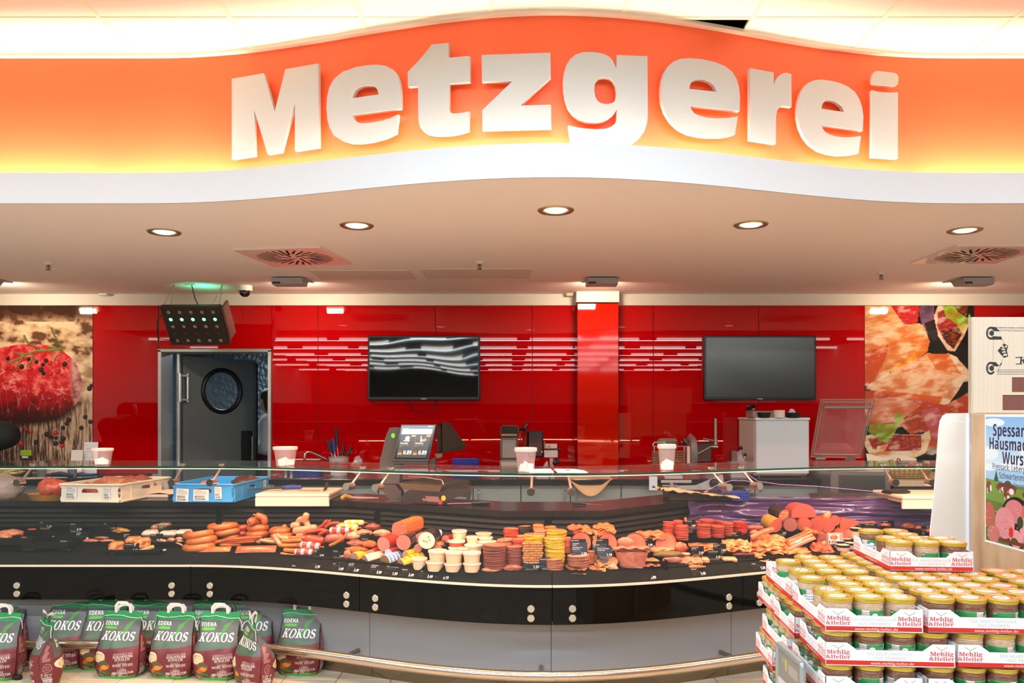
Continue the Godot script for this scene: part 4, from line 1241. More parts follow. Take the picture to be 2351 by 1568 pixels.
	for r in 7:
		var row = []
		for c in 15:
			var u = c / 14.0
			var v = r / 6.0
			row.append(Vector3(-0.17 + u * 0.36,0.005 + 0.003 * sin(u * 7) - maxf(0,v - 0.55) * (0.30 * sin(PI * clampf(u * 1.05,0,1))),0.0 - 0.15 + v * 0.26))
		rows.append(row)
	g.grid(rows)
	g.grid(rows.map(func(r): var q: Array = r.map(func(p): return p - Vector3(0,0.002,0)); q.reverse(); return q))
	single("brown_paper","sheet of brown paper drooping over the black worktop edge","paper",g,mat("d9ab78",0.7),Vector3(wx(1352,6.7),BT,-6.72))

func blob_geo(r: Vector3,amp = 0.2,sd = 1,seg = 20,flat_bottom = false) -> Geo:
	var g = Geo.new()
	var rows = []
	for a in seg / 2 + 1:
		var row = []
		var th = -PI / 2 + PI * a / (seg / 2)
		for c in seg + 1:
			var ph = TAU * c / seg
			var d = Vector3(cos(th) * sin(ph),sin(th),cos(th) * cos(ph))
			var k = 1.0 + amp * (noise.get_noise_3d(d.x * 1.3 + sd * 7.1,d.y * 1.3,d.z * 1.3) * 1.3 + noise.get_noise_3d(d.x * 3.5,d.y * 3.5 + sd,d.z * 3.5) * 0.7)
			var p = d * r * k
			if flat_bottom: p.y = maxf(p.y,-r.y * 0.72)
			row.append(p)
		rows.append(row)
	g.grid(rows,true)
	return g

func perforated_basket(label,p: Vector3,s: Vector3,yaw = 0.0,nc = 12,nr = 3):
	var blue = mat("1d3fa0",0.4)
	var t = thing("perforated_basket",label,"basket",p,yaw)
	var g = Geo.new()
	bx(g,-s.x / 2 + 0.01,s.x / 2 - 0.01,0,0.004,-s.z / 2,s.z / 2)
	part("floor",g,blue,t)
	for side in 4:
		var w: float = s.x if side % 2 == 0 else s.z
		var xf = Transform3D(Basis(Vector3.UP,side * PI / 2),Vector3.ZERO) * Transform3D(Basis(Vector3.RIGHT,0.12),Vector3(0,0,(s.z if side % 2 == 0 else s.x) / 2 - 0.012))
		g = Geo.new()
		for k in nr + 1:      # bars between the holes
			var y: float = s.y * k / nr
			g.box(xf * Vector3(0,y,0),Vector3(w,0.009 if k < nr else 0.016,0.004),0.001,xf.basis)
		for k in nc + 1: g.box(xf * Vector3(-w / 2 + w * k / nc,s.y / 2,0),Vector3(0.007,s.y,0.004),0.001,xf.basis)
		part("wall",g,blue,t)

func slicer_left():
	var t = thing("slicer","grey slicing machine with dark round blade, left of the red column","slicer",Vector3(wx(1205,6.95),BT,-6.95))
	var m = mat("8b8780",0.35,0.4)
	var X = func(x): return (1120 + x / 11.2 - 1205) * 6.95 / F
	var Y = func(y): return EYE + (HZ - 960 - y / 11.2) * 6.95 / F - BT
	var g = Geo.new()
	bx(g,X.call(320),X.call(780),Y.call(1060),Y.call(490),-0.1,0.12,0.02)
	part("motor_housing",g,m,t)
	g = Geo.new()
	bx(g,X.call(305),X.call(790),0.0,Y.call(1060),-0.13,0.14,0.015)
	part("base",g,mat("aaa49b",0.3,0.5),t)
	g = Geo.new()
	bx(g,X.call(315),X.call(805),Y.call(490),Y.call(190),-0.08,0.1,0.02)
	var hd = part("control_head",g,mat("6f5a42",0.35,0.3),t)
	g = Geo.new()
	bx(g,X.call(365),X.call(755),Y.call(390),Y.call(205),-0.106,-0.098,0.004)
	part("display",g,mat("15100e",0.2),hd)
	g = Geo.new()
	bx(g,X.call(350),X.call(750),Y.call(455),Y.call(395),-0.106,-0.098,0.004)
	part("button_strip",g,mat("b58a5c",0.4),hd)
	for q in [[470,"d02818"],[625,"3c8a3a"]]:
		g = Geo.new()
		g.disc(Vector3(X.call(q[0]),Y.call(400),0.108),Vector3(0,0,1),0.008)
		part("button",g,mat(q[1],0.4),hd)
	g = Geo.new()
	g.lathe([V(0,-0.01),V(0.15,-0.008),V(0.155,0),V(0.15,0.008),V(0,0.01)],32,Transform3D(Basis(Vector3(0,0,1),PI / 2 - 0.08),Vector3(X.call(940),Y.call(720),0)))
	part("blade_guard",g,mat("5d4a38",0.3,0.8),t)
	g = Geo.new()
	cyl(g,Vector3(X.call(790),Y.call(295),0),Vector3(X.call(930),Y.call(270),0.02),0.012)
	cyl(g,Vector3(X.call(920),Y.call(290),0.03),Vector3(X.call(1000),Y.call(180),0.0),0.02)
	part("sharpener",g,mat("4a3b31",0.3,0.6),t)
	g = Geo.new()
	bx(g,X.call(1010),X.call(1425),Y.call(1000),Y.call(320),-0.06,-0.03,0.02)
	part("carriage_plate",g,mat("3d2b30",0.25,0.2),t)
	for q in [1070,1385]:
		g = Geo.new()
		g.disc(Vector3(X.call(q),Y.call(855),0.0615),Vector3(0,0,1),0.006)
		part("rivet",g,mat("d8c9a8",0.3,0.6),t)
	g = Geo.new()
	bx(g,X.call(1435),X.call(1785),Y.call(1000),Y.call(815),-0.09,0.05,0.003)
	bx(g,X.call(1465),X.call(1785),Y.call(790),Y.call(660),0.0,0.05,0.003)
	part("meat_table",g,mat("b3afac",0.35,0.5),t)
	g = Geo.new()
	cyl(g,Vector3(X.call(1450),Y.call(805),0.06),Vector3(X.call(1850),Y.call(805),0.06),0.012)
	part("guide_rod",g,mat("2c2622",0.4,0.4),t)
	g = Geo.new()
	g.tube([Vector3(X.call(1445),Y.call(610),0.1),Vector3(X.call(1445),Y.call(760),0.1),Vector3(X.call(1570),Y.call(770),0.1),Vector3(X.call(1575),Y.call(710),0.1)],0.007,8)
	part("clamp_arm",g,mat("b28a4a",0.3,0.8),t)
	g = Geo.new()
	g.prism(PackedVector2Array([V(X.call(1580),Y.call(1010)),V(X.call(1660),Y.call(1010)),V(X.call(1710),0.0),V(X.call(1600),0.0)]),0.05,Transform3D(Basis.IDENTITY,Vector3(0,0,0.06)))
	g.prism(PackedVector2Array([V(X.call(1230),0),V(X.call(1560),0),V(X.call(1530),Y.call(1090)),V(X.call(1490),Y.call(1100))]),0.05,Transform3D(Basis.IDENTITY,Vector3(0,0,0.09)))
	part("foot_frame",g,mat("9c9896",0.35,0.5),t)
	g = Geo.new()
	g.tube([Vector3(X.call(1770),Y.call(1040),0.06),Vector3(X.call(1790),Y.call(1120),0.07),Vector3(X.call(1700),Y.call(1140),0.08)],0.016,8)
	part("grip_knob",g,mat("1a1616",0.5),t)

func slicer_right():
	var t = thing("slicer","silver automatic slicer with rack of thin rods and keypad, right of the red column","slicer",Vector3(wx(1570,6.85),BT,-6.85))
	var X = func(x): return (1480 + x / 6.535 - 1570) * 6.85 / F
	var Y = func(y): return EYE + (HZ - 930 - y / 6.535) * 6.85 / F - BT
	var m = mat("b4aeaa",0.3,0.7)
	var g = Geo.new()
	g.prism(PackedVector2Array([V(X.call(290),Y.call(1245)),V(X.call(860),Y.call(1245)),V(X.call(1100),Y.call(1160)),V(X.call(1080),Y.call(1020)),V(X.call(1030),Y.call(1030)),V(X.call(690),Y.call(1170)),V(X.call(290),Y.call(1180))]),0.34,Transform3D(Basis.IDENTITY,Vector3(0,0,0.2)))
	part("base",g,mat("b1b0ae",0.4,0.3),t)
	g = Geo.new()
	g.lathe([V(0,0.0),V(0.036,0.0),V(0.038,0.012),V(0.028,0.03),V(0,0.032)],20,Transform3D(Basis(Vector3.RIGHT,PI / 2),Vector3(X.call(950),Y.call(1140),0.2)))
	part("thickness_knob",g,mat("141214",0.35),t)
	var pt = Paint.new(self,64,64,Color("b6b5b2"),2)
	pt.ring(32,32,30,30,4,Color("a02828"))
	pt.line([V(14,14),V(50,50)],4,Color("a02828")); pt.line([V(50,14),V(14,50)],3,Color("a02828"))
	g = Geo.new()
	g.quad(Vector3(X.call(700),Y.call(1240),0.2012),Vector3(X.call(772),Y.call(1240),0.2012),Vector3(X.call(772),Y.call(1175),0.2012),Vector3(X.call(700),Y.call(1175),0.2012))
	part("round_warning_sign",g,mat(Color(1,1,1),0.5,0,{"tex": pt.tex()}),t)
	g = Geo.new()
	bx(g,X.call(205),X.call(500),Y.call(690),Y.call(500),-0.02,0.08,0.02)
	var kp = part("control_panel",g,mat("8d7a60",0.4,0.2),t)
	for r in 4:
		for c in 4:
			g = Geo.new()
			var x = X.call(330 + c * 38)
			bx(g,x,x + 0.012,Y.call(556 + r * 24),Y.call(542 + r * 24),-0.024,-0.018,0.002)
			part("key",g,mat("3a332c",0.5),kp)
	for q in [[285,550,"3fae3a"],[290,590,"c82a20"]]:
		g = Geo.new()
		bx(g,X.call(q[0] - 14),X.call(q[0] + 14),Y.call(q[1] + 10),Y.call(q[1] - 10),-0.026,-0.018,0.003)
		part("light_button",g,mat(q[2],0.4,0,{"emit": q[2],"e": 0.6}),kp)
	# rack of rods in front
	g = Geo.new()
	bx(g,X.call(95),X.call(640),Y.call(618),Y.call(604),-0.13,-0.11,0.003)
	for x in [100,540]: bx(g,X.call(x),X.call(x + 14),Y.call(880),Y.call(610),-0.125,-0.115,0.002)
	bx(g,X.call(580),X.call(640),Y.call(870),Y.call(600),-0.13,-0.09,0.005)
	part("rack_frame",g,m,t)
	g = Geo.new()
	for k in 8: cyl(g,Vector3(X.call(70),Y.call(690 + k * 26),0.13),Vector3(X.call(560),Y.call(680 + k * 26),0.13),0.006,6)
	part("rod",g,mat("8a7660",0.3,0.8),t).set_meta("kind","stuff")
	g = Geo.new()
	g.tube([Vector3(X.call(92),Y.call(610),0.12),Vector3(X.call(92),Y.call(575),0.12),Vector3(X.call(115),Y.call(552),0.12),Vector3(X.call(240),Y.call(552),0.12),Vector3(X.call(262),Y.call(575),0.12),Vector3(X.call(262),Y.call(610),0.12)],0.008,8)
	part("bow_handle",g,m,t)
	g = Geo.new()
	g.lathe([V(0,-0.03),V(0.14,-0.03),V(0.165,0),V(0.14,0.02),V(0,0.03)],30,Transform3D(Basis(Vector3(0,0,1),PI / 2),Vector3(X.call(680),Y.call(720),0.02)))
	part("blade_guard",g,m,t)
	g = Geo.new()
	cyl(g,Vector3(X.call(520),Y.call(560),0.05),Vector3(X.call(620),Y.call(520),0.05),0.016)
	cyl(g,Vector3(X.call(560),Y.call(510),0.05),Vector3(X.call(640),Y.call(600),0.05),0.022)
	part("sharpener",g,mat("6a5242",0.3,0.7),t)
	g = Geo.new()
	bx(g,X.call(755),X.call(1005),Y.call(860),Y.call(555),-0.02,0.01,0.008)
	part("meat_pusher_plate",g,mat("351d20",0.3,0.2),t)
	g = Geo.new()
	cyl(g,Vector3(X.call(1062),Y.call(600),0.0),Vector3(X.call(1062),Y.call(200),0.0),0.013,10)
	cyl(g,Vector3(X.call(1062),Y.call(600),0.0),Vector3(X.call(1062),Y.call(520),0.0),0.02,10)
	cyl(g,Vector3(X.call(1000),Y.call(628),0.0),Vector3(X.call(1095),Y.call(628),0.0),0.018,10)
	g.tube([Vector3(X.call(1050),Y.call(540),0.01),Vector3(X.call(950),Y.call(520),0.03),Vector3(X.call(870),Y.call(505),0.05)],0.009,8)
	cyl(g,Vector3(X.call(780),Y.call(730),0.025),Vector3(X.call(1000),Y.call(615),0.025),0.008,8)
	part("column_and_arm",g,mat("a89e94",0.28,0.85),t)
	g = Geo.new()
	bx(g,X.call(180),X.call(630),Y.call(1140),Y.call(1095),-0.2,0.0,0.004)
	bx(g,X.call(230),X.call(500),Y.call(1080),Y.call(1030),-0.2,-0.05,0.004)
	bx(g,X.call(310),X.call(355),Y.call(1230),Y.call(1140),-0.22,-0.19,0.004)
	bx(g,X.call(190),X.call(420),Y.call(1185),Y.call(1165),-0.22,-0.2,0.004)
	part("delivery_table",g,mat("c4c0bc",0.3,0.5),t)
	g = Geo.new()
	bx(g,X.call(5),X.call(125),Y.call(1245),Y.call(1040),-0.21,-0.2,0.002)
	part("hanging_white_tag",g,mat("d5dfe4",0.5),t)
	# lever tool with two black ball handles, between slicer and fridge
	var u = thing("lever_press","small lever press with two black ball handles, left of the white fridge","press",Vector3(t.position.x,BT,-6.85))
	g = Geo.new()
	bx(g,X.call(1280),X.call(1365),Y.call(840),Y.call(680),-0.05,0.03,0.004)
	for k in 3: bx(g,X.call(1275),X.call(1370),Y.call(720 + k * 50),Y.call(700 + k * 50),-0.056,-0.05,0.001)
	part("ribbed_body",g,mat("6a5a58",0.3,0.5),u)
	g = Geo.new()
	g.prism(PackedVector2Array([V(X.call(1365),Y.call(840)),V(X.call(1480),Y.call(840)),V(X.call(1420),Y.call(700)),V(X.call(1365),Y.call(690))]),0.03,Transform3D(Basis.IDENTITY,Vector3(0,0,0.03)))
	bx(g,X.call(1260),X.call(1500),0.0,Y.call(835),-0.06,0.06,0.004)
	part("side_plate",g,mat("9a969c",0.35,0.4),u)
	for q in [[1422,643,1415,740,0.016],[1488,742,1470,820,0.012]]:
		g = Geo.new()
		cyl(g,Vector3(X.call(q[2]),Y.call(q[3]),0.035),Vector3(X.call(q[0]),Y.call(q[1]),0.035),0.005,8)
		var lv = part("lever",g,mat("c0b8b0",0.3,0.8),u)
		g = Geo.new()
		g.tube([Vector3(X.call(q[0]) - 0.003,Y.call(q[1]),0.035),Vector3(X.call(q[0]) + 0.003,Y.call(q[1]),0.035)],q[4],10)
		part("ball_handle",g,mat("131011",0.35),lv)

func fridge():
	var d = 6.82
	var a = wx(1736,d)
	var b = wx(1858,d)
	var yt = EYE + (HZ - 962) * d / F
	var t = thing("fridge","small white table fridge with a plain door, on the back worktop","fridge",Vector3((a + b) / 2,BT,-d - 0.27))
	var w = b - a
	var h = yt - BT
	var g = Geo.new()
	bx(g,-w / 2,w / 2,0.012,h - 0.01,-0.21,0.25,0.006)
	part("cabinet",g,mat("d5cfca",0.45),t)
	g = Geo.new()
	bx(g,-w / 2,w / 2,0.03,h - 0.012,-0.27,-0.216,0.008)
	part("door",g,mat("d9dadb",0.35),t)
	g = Geo.new()
	bx(g,-w / 2 - 0.008,w / 2 + 0.008,h - 0.01,h + 0.012,-0.272,0.26,0.005)
	part("top",g,mat("e6e6e6",0.35),t)
	for s in [-1,1]:
		g = Geo.new()
		g.lathe([V(0,0),V(0.015,0),V(0.013,0.016),V(0,0.016)],10,xform(Vector3(s * (w / 2 - 0.04),0,0.22)))
		part("foot",g,mat("3c3a3a",0.5),t)
	var y = BT + h + 0.012
	var Z = -d - 0.12
	var X = func(px): return wx(px,-Z)
	g = Geo.new()
	bx(g,-0.09,0.12,0,0.055,-0.1,0.1,0.004)
	single("carton","open greyish carton on top of the white fridge","box",g,mat("a08c80",0.7),Vector3(X.call(1745),y,Z))
	price_card("black price card standing on the carton above the fridge","card on the fridge",Vector3(X.call(1724),y + 0.055,Z),0.075,"1.89",0.0,0.0)
	for q in [[1745,0.05,"small black plastic tray on the fridge, left of the paper roll"],[1811,0.058,"black plastic tray on the fridge, right of the paper roll"]]:
		g = Geo.new()
		g.lathe([V(0,0),V(q[1] * 0.8,0.0),V(q[1],0.04),V(q[1] * 1.06,0.042),V(q[1] * 0.95,0.036),V(0,0.008)],20,Transform3D.IDENTITY,1.15,0.8)
		single("plastic_tray",q[2],"tray",g,mat("161414",0.35),Vector3(X.call(q[0]),y,Z + 0.11))
	g = Geo.new()
	g.lathe([V(0.012,0),V(0.046,0),V(0.046,0.062),V(0.012,0.062),V(0.012,0)],24)
	single("paper_roll","cream label roll standing on the white fridge","roll",g,mat("f0dccb",0.6),Vector3(X.call(1779),y,Z + 0.11))
	g = Geo.new()
	g.prism(PackedVector2Array([V(-0.03,0),V(0.03,0.0),V(0.012,0.03),V(-0.012,0.034)]),0.02)
	single("paper_scrap","crumpled white paper scrap in the right black tray on the fridge","paper",g,mat("ece4ea",0.7),Vector3(X.call(1810),y + 0.04,Z + 0.1))
	g = Geo.new()
	g.box(Vector3.ZERO,Vector3(0.2,0.006,0.12),0.002)
	single("plastic_tray","flat black lid overhanging the right edge of the fridge top","tray",g,mat("191717",0.3),Vector3(X.call(1832),y + 0.01,Z + 0.05),0.0)

func vacuum_packer():
	var st = mat("9b948c",0.3,0.75)
	var d = 6.45
	var a = wx(1908,d)
	var b = wx(2046,d)
	var h = EYE + (HZ - 1080) * d / F
	var t = thing("vacuum_packer","stainless vacuum packing machine with clear lid raised, at the right back wall","machine",Vector3((a + b) / 2,0,-d))
	var w = b - a
	var g = Geo.new()
	bx(g,-w / 2,w / 2,0.1,h,0.0,0.55,0.01)
	part("body",g,st,t)
	g = Geo.new()
	bx(g,-w / 2 + 0.06,w / 2 - 0.05,0.5,h - 0.035,-0.006,0.002,0.003)
	part("front_panel",g,mat("7d766e",0.25,0.8),t)
	var pt = Paint.new(self,160,24,Color("1b3a70"),2)
	pt.rect(4,14,20,5,Color("c8a040"))
	pt.text("P05",100,10,16,Color("9cff30"),0,"Droid Sans Mono",true)
	g = Geo.new()
	g.box(Vector3(0.0,h - 0.22,0.02),Vector3(w * 0.78,0.07,0.03),0.002)
	part("control_strip",g,mat("18315e",0.3),t)
	g = Geo.new()
	g.quad(Vector3(-w * 0.38,h - 0.25,0.0362),Vector3(w * 0.38,h - 0.25,0.0362),Vector3(w * 0.38,h - 0.19,0.0362),Vector3(-w * 0.38,h - 0.19,0.0362))
	part("display",g,mat(Color(1,1,1),0.3,0,{"tex": pt.tex()}),t)
	for s in [-1,1]:
		g = Geo.new()
		bx(g,s * (w / 2 - 0.05) - 0.025,s * (w / 2 - 0.05) + 0.025,0.0,0.1,0.05,0.5,0.005)
		part("foot",g,mat("2b2927",0.5),t)
	# lid
	var q = [W(1861,1049,6.98),W(1975,1051,6.98),W(2008,917,6.78),W(1884,917,6.78)]
	var o = t.position
	var cl = mat("f0e2dc",0.04,0,{"alpha": 0.16})
	var at = func(u,v,z = 0.0) -> Vector3:
		var p: Vector3 = q[0].lerp(q[1],u).lerp(q[3].lerp(q[2],u),v)
		return p - o + Vector3(0,0.07,0.9).normalized() * z
	g = Geo.new()
	var frame = func(m0,m1,z0,z1):
		var c0 = [at.call(m0,m0,z0),at.call(1 - m0,m0,z0),at.call(1 - m0,1 - m0,z0),at.call(m0,1 - m0,z0)]
		var c1 = [at.call(m1,m1,z1),at.call(1 - m1,m1,z1),at.call(1 - m1,1 - m1,z1),at.call(m1,1 - m1,z1)]
		for k in 4: g.quad(c0[k],c0[(k + 1) % 4],c1[(k + 1) % 4],c1[k])
	frame.call(0.0,0.05,0.0,0.0)
	frame.call(0.05,0.16,0.0,-0.03)
	frame.call(0.16,0.26,-0.03,-0.07)
	g.quad(at.call(0.26,0.26,-0.07),at.call(0.74,0.26,-0.07),at.call(0.74,0.74,-0.07),at.call(0.26,0.74,-0.07))
	part("clear_lid",g,cl,t)
	g = Geo.new()
	for k in 4:
		var c = [V(0,0),V(1,0),V(1,1),V(0,1)]
		for m in [0.0,0.05]:
			var p1: Vector2 = c[k].lerp(V(0.5,0.5),m * 2)
			var p2: Vector2 = c[(k + 1) % 4].lerp(V(0.5,0.5),m * 2)
			cyl(g,at.call(p1.x,p1.y),at.call(p2.x,p2.y),0.004 if m == 0.0 else 0.006,8)
	part("lid_rim",g,mat("b89a8a",0.25,0.1),t)
	g = Geo.new()
	g.box((at.call(0.08,0.865,0.015) + at.call(0.97,0.865,0.015)) / 2,Vector3(0.40,0.022,0.02),0.004)
	part("lid_bar",g,mat("9c948e",0.3,0.5),t)
	for u in [0.2,0.8]:
		g = Geo.new()
		g.box(at.call(u,-0.02),Vector3(0.09,0.03,0.02),0.004)
		part("hinge",g,st,t)
	# shelf with bread basket on the right
	g = Geo.new()
	bx(g,wx(2046,6.5),wx(2046,6.5) + 1.4,0.90,0.945,6.45,7.33,0.003)
	single("worktop","beige worktop at the right, carrying the wicker basket","worktop",g,mat("c9b08c",0.4))
	g = Geo.new()
	bx(g,wx(2052,6.5),wx(2046,6.5) + 1.38,0.08,0.898,6.5,7.3,0.003)
	single("base_cabinet","dark grey base cabinet below the beige worktop at the right","cabinet",g,mat("4a4a48",0.5))
	t = thing("bread_basket","oval wicker bread basket on the beige worktop at the right","basket",Vector3(wx(2075,6.75),0.945,-6.75))
	g = Geo.new()
	for k in 5:
		var ring = []
		for j in 29: ring.append(Vector3(cos(TAU * j / 28) * (0.185 + k * 0.009),0.012 + k * 0.018,sin(TAU * j / 28) * (0.12 + k * 0.006)))
		g.tube(ring,0.008,6,0)
	part("woven_ring",g,mat("a8813c",0.6),t)
	g = Geo.new()
	for j in 34:
		var c = Vector3(cos(TAU * j / 34),0,sin(TAU * j / 34))
		cyl(g,c * Vector3(0.185,0,0.12) + Vector3(0,0.005,0),c * Vector3(0.222,0,0.146) + Vector3(0,0.088,0),0.006,6)
	part("stake",g,mat("8c6a30",0.6),t).set_meta("kind","stuff")
	g = Geo.new()
	g.disc(Vector3(0,0.008,0),Vector3.UP,0.18,0.115)
	part("floor",g,mat("7a5c2c",0.7),t)
	pt = Paint.new(self,200,64,Color("e6d3bc"),2)
	pt.text("p",30,34,44,Color("8a3422"),1,"Droid Serif",true,1,0.2)
	pt.text("p e",110,20,40,Color("8a3422"),1,"Droid Serif",true)
	pt.text("n",176,38,44,Color("8a3422"),1,"Droid Serif",true)
	g = Geo.new()
	var rows = []
	var uvs = []
	for r in 5:
		var row = []
		var ur = []
		for c in 13:
			var u = c / 12.0
			var v = r / 4.0
			row.append(Vector3(-0.22 + u * 0.42,0.05 + v * 0.14 - 0.02 * u + 0.012 * sin(u * 9 + v * 2),0.0 + 0.03 * sin(u * 6) - v * 0.05))
			ur.append(V(u,1 - v))
		rows.append(row); uvs.append(ur)
	g.grid(rows,false,Rect2(0,0,1,1),uvs)
	single("paper_bag","printed cream paper bag lining the wicker basket","bag",g,mat(Color(1,1,1),0.7,0,{"tex": pt.tex(),"back": "403020"}),Vector3(wx(2052,6.75),0.945,-6.72))

const LINE_H = 0.591
const SHELF_H = 1.17
const BED0 = 0.655
const BED1 = 0.735
const SW = 0.92      # service worktop
func bed_d(x: float,t: float) -> float: return lerpf(dc(x) + 0.06,dw(x) - 0.02,t)
func display_case():
	var grey = mat("8d8b8e",0.5,0.15)
	var black = mat("0a0908",0.04,0,{"spec": 0.32})
	var glass = mat("eef5f0",0.0,0,{"alpha": 0.012,"spec": 0.15})
	var edge = mat("1d4a38",0.1,0,{"coat": 0.5})
	var chrome = mat("cfc6ba",0.14,0.95)
	var dark = mat("0d0a09",0.5,0,{"spec": 0.2})
	var led = mat("ffffff",0.4,0,{"emit": "ffc098","e": 0.9})
	var trim = mat("f2dcc6",0.3,0.2)
	var deckm = mat("110d0c",0.55,0,{"spec": 0.18})
	var steel = mat("8e7a62",0.32,0.75,{"rtex": ntex(51,0.02,["404040","909090"],256)})
	var cuts = [-3.9,-1.868,-0.833,0.206,1.267,2.45,3.4]
	var names = ["straight glass counter unit at the left, raw meat trays inside, charcoal bags before it","glass counter unit with ring sausages inside, second from the left","curved glass counter unit left of the middle joint, with cooked sausage logs and tubs","curved glass counter unit right of the middle joint, with ham and slice stacks","glass counter unit at the right with salamis, partly behind the jar pile","glass counter unit at the far right behind the white cardboard"]
	var arms = [[[40,395],-1],[[483,797],0],[[863,1219],0],[[1314,1672],0],[[1742,2055],0],[[2139],0]]
	var disc = Geo.new()
	disc.lathe([V(0,0.012),V(0.017,0.012),V(0.0195,0.009),V(0.0195,0.0)].map(func(a): return V(a.x,a.y)),22,Transform3D(Basis(Vector3.RIGHT,PI / 2),Vector3.ZERO))
	var discm = disc.mesh()
	for k in 6:
		var a: float = cuts[k] + 0.0015
		var b: float = cuts[k + 1] - 0.0015
		var n = 14
		var t = thing("display_counter",names[k],"counter",Vector3.ZERO)
		var S = func(nm,m,sec,closed = true):
			var g = Geo.new()
			sweep(g,dc,a,b,sec,n,closed)
			return part(nm,g,m,t)
		S.call("base_panel",grey,[V(0.10,0.12),V(0.10,0.42),V(0.12,0.42),V(0.12,0.12)])
		S.call("kick_plate",steel,[V(0.13,0.0),V(0.115,0.15),V(0.13,0.15),V(0.145,0.0)])
		S.call("black_glass_panel",black,[V(0.0,0.395),V(0.0,LINE_H - 0.006),V(0.01,LINE_H - 0.006),V(0.01,0.395)])
		S.call("panel_support",dark,[V(0.012,0.40),V(0.012,LINE_H),V(0.1,LINE_H),V(0.1,0.40)])
		S.call("light_trim",trim,[V(-0.004,LINE_H - 0.005),V(-0.004,LINE_H + 0.005),V(0.012,LINE_H + 0.005),V(0.012,LINE_H - 0.005)])
		S.call("front_glass",glass,[V(0.0,LINE_H + 0.006),V(0.0,SHELF_H - 0.012),V(0.008,SHELF_H - 0.012),V(0.008,LINE_H + 0.006)])
		S.call("label_ledge",dark,[V(0.013,LINE_H),V(0.07,BED0 + 0.004),V(0.07,BED0 - 0.03),V(0.013,LINE_H - 0.02)])
		S.call("top_shelf",mat("eef5f0",0.0,0,{"alpha": 0.03,"spec": 0.45}),[V(0.002,SHELF_H - 0.01),V(0.002,SHELF_H),V(0.58,SHELF_H),V(0.58,SHELF_H - 0.01)])
		S.call("shelf_edge",edge,[V(0.0,SHELF_H - 0.01),V(0.0,SHELF_H),V(0.0018,SHELF_H),V(0.0018,SHELF_H - 0.01)])
		var lb = S.call("light_bar",led,[V(0.012,SHELF_H - 0.017),V(0.012,SHELF_H - 0.0135),V(0.024,SHELF_H - 0.0135),V(0.024,SHELF_H - 0.017)])
		# deck and louvred back
		var rows = [[],[]]
		for j in 21:
			var x = lerpf(a,b,j / 20.0)
			rows[0].append(Vector3(x,BED0,-dc(x) - 0.065)); rows[1].append(Vector3(x,BED1,-bed_d(x,1.02)))
		var g = Geo.new()
		g.grid(rows)
		g.grid([rows[1].map(func(p): return p - Vector3(0,0.02,0)),rows[0].map(func(p): return p - Vector3(0,0.02,0))])
		part("deck",g,deckm,t)
		g = Geo.new()
		sweep(g,dw,a,b,[V(0.0,0.4),V(0.0,SW - 0.035),V(0.02,SW - 0.035),V(0.02,0.4)],24)
		var bk = part("back_panel",g,mat("0e0a08",0.6,0,{"spec": 0.2}),t)
		for q in 4:
			g = Geo.new()
			sweep(g,dw,a + 0.02,b - 0.02,[V(-0.018,0.755 + q * 0.031),V(-0.008,0.772 + q * 0.031),V(-0.002,0.772 + q * 0.031),V(-0.012,0.755 + q * 0.031)],24)
			part("louvre_slat",g,mat("1e1611",0.5,0,{"spec": 0.3}),bk)
		for px in arms[k][0]:
			var x = (px - 1175.5) * dc((px - 1175.5) * 4.5 / F) / F
			for i_ in 3: x = (px - 1175.5) * dc(x) / F
			var nr = normal_of(dc,x)
			var f = Vector3(x,0,-dc(x))
			g = Geo.new()
			cyl(g,f + Vector3(0,1.075,0) - nr * 0.03,f + Vector3(0,SHELF_H - 0.014,0) - nr * 0.15,0.0075,12)
			var arm = part("arm",g,chrome,t)
			g = Geo.new()
			cyl(g,f + Vector3(0,1.075,0) - nr * 0.052,f + Vector3(0,1.075,0) + nr * 0.012,0.0205,22)
			part("knob",g,chrome,arm)
			g = Geo.new()
			for y in [SHELF_H - 0.0165,SHELF_H + 0.004]: cyl(g,f + Vector3(0,y - 0.004,0) - nr * 0.155,f + Vector3(0,y + 0.004,0) - nr * 0.155,0.02,18)
			part("shelf_fitting",g,chrome,arm)
			for y in [0.478,0.43]:
				var bo = part("bolt",discm,mat("d2c8bc",0.22,0.9),t,f + Vector3(0,y,0) + nr * 0.0)
				bo.rotation.y = atan2(nr.x,nr.z)
	# light from the bars under the shelf
	for k in 11:
		var x = -1.64 + k * 0.44
		var nr = normal_of(dc,x)
		area("case_light",Vector3(x,SHELF_H - 0.028,-dc(x)) - nr * 0.03,Vector3(0,-1,0) - nr * 0.55,Vector3(nr.z,0,-nr.x),Vector2(0.44,0.02),Color(1.0,0.66,0.5),CASE_E)
	# continuous things
	var g = Geo.new()
	var path = []
	for k in 61:
		var x = lerpf(-4.3,3.0,k / 60.0)
		path.append(Vector3(x,0.15,-dc(x)) + normal_of(dc,x) * 0.055)
	g.tube(path,0.027,16,2)
	var rail = thing("bumper_rail","long curved steel bumper rail along the foot of the counter","rail")
	part("rail",g,mat("c6b4a2",0.2,0.9),rail)
	for x in [-1.95,-0.9,0.15,1.2]:
		g = Geo.new()
		var nr = normal_of(dc,x)
		cyl(g,Vector3(x,0.15,-dc(x)) - nr * 0.11,Vector3(x,0.15,-dc(x)) + nr * 0.04,0.012,10)
		part("bracket",g,mat("8d8276",0.3,0.8),rail)
	var pl = PackedVector2Array()
	for x in [-4.3,-1.05,-0.036,0.516,1.205,3.6]: pl.append(V(x,dw(x) - 0.012))
	for x in [3.6,1.15,0.5,-0.02,-1.0,-4.3]: pl.append(V(x,dw(x) + 0.47))
	g = Geo.new()
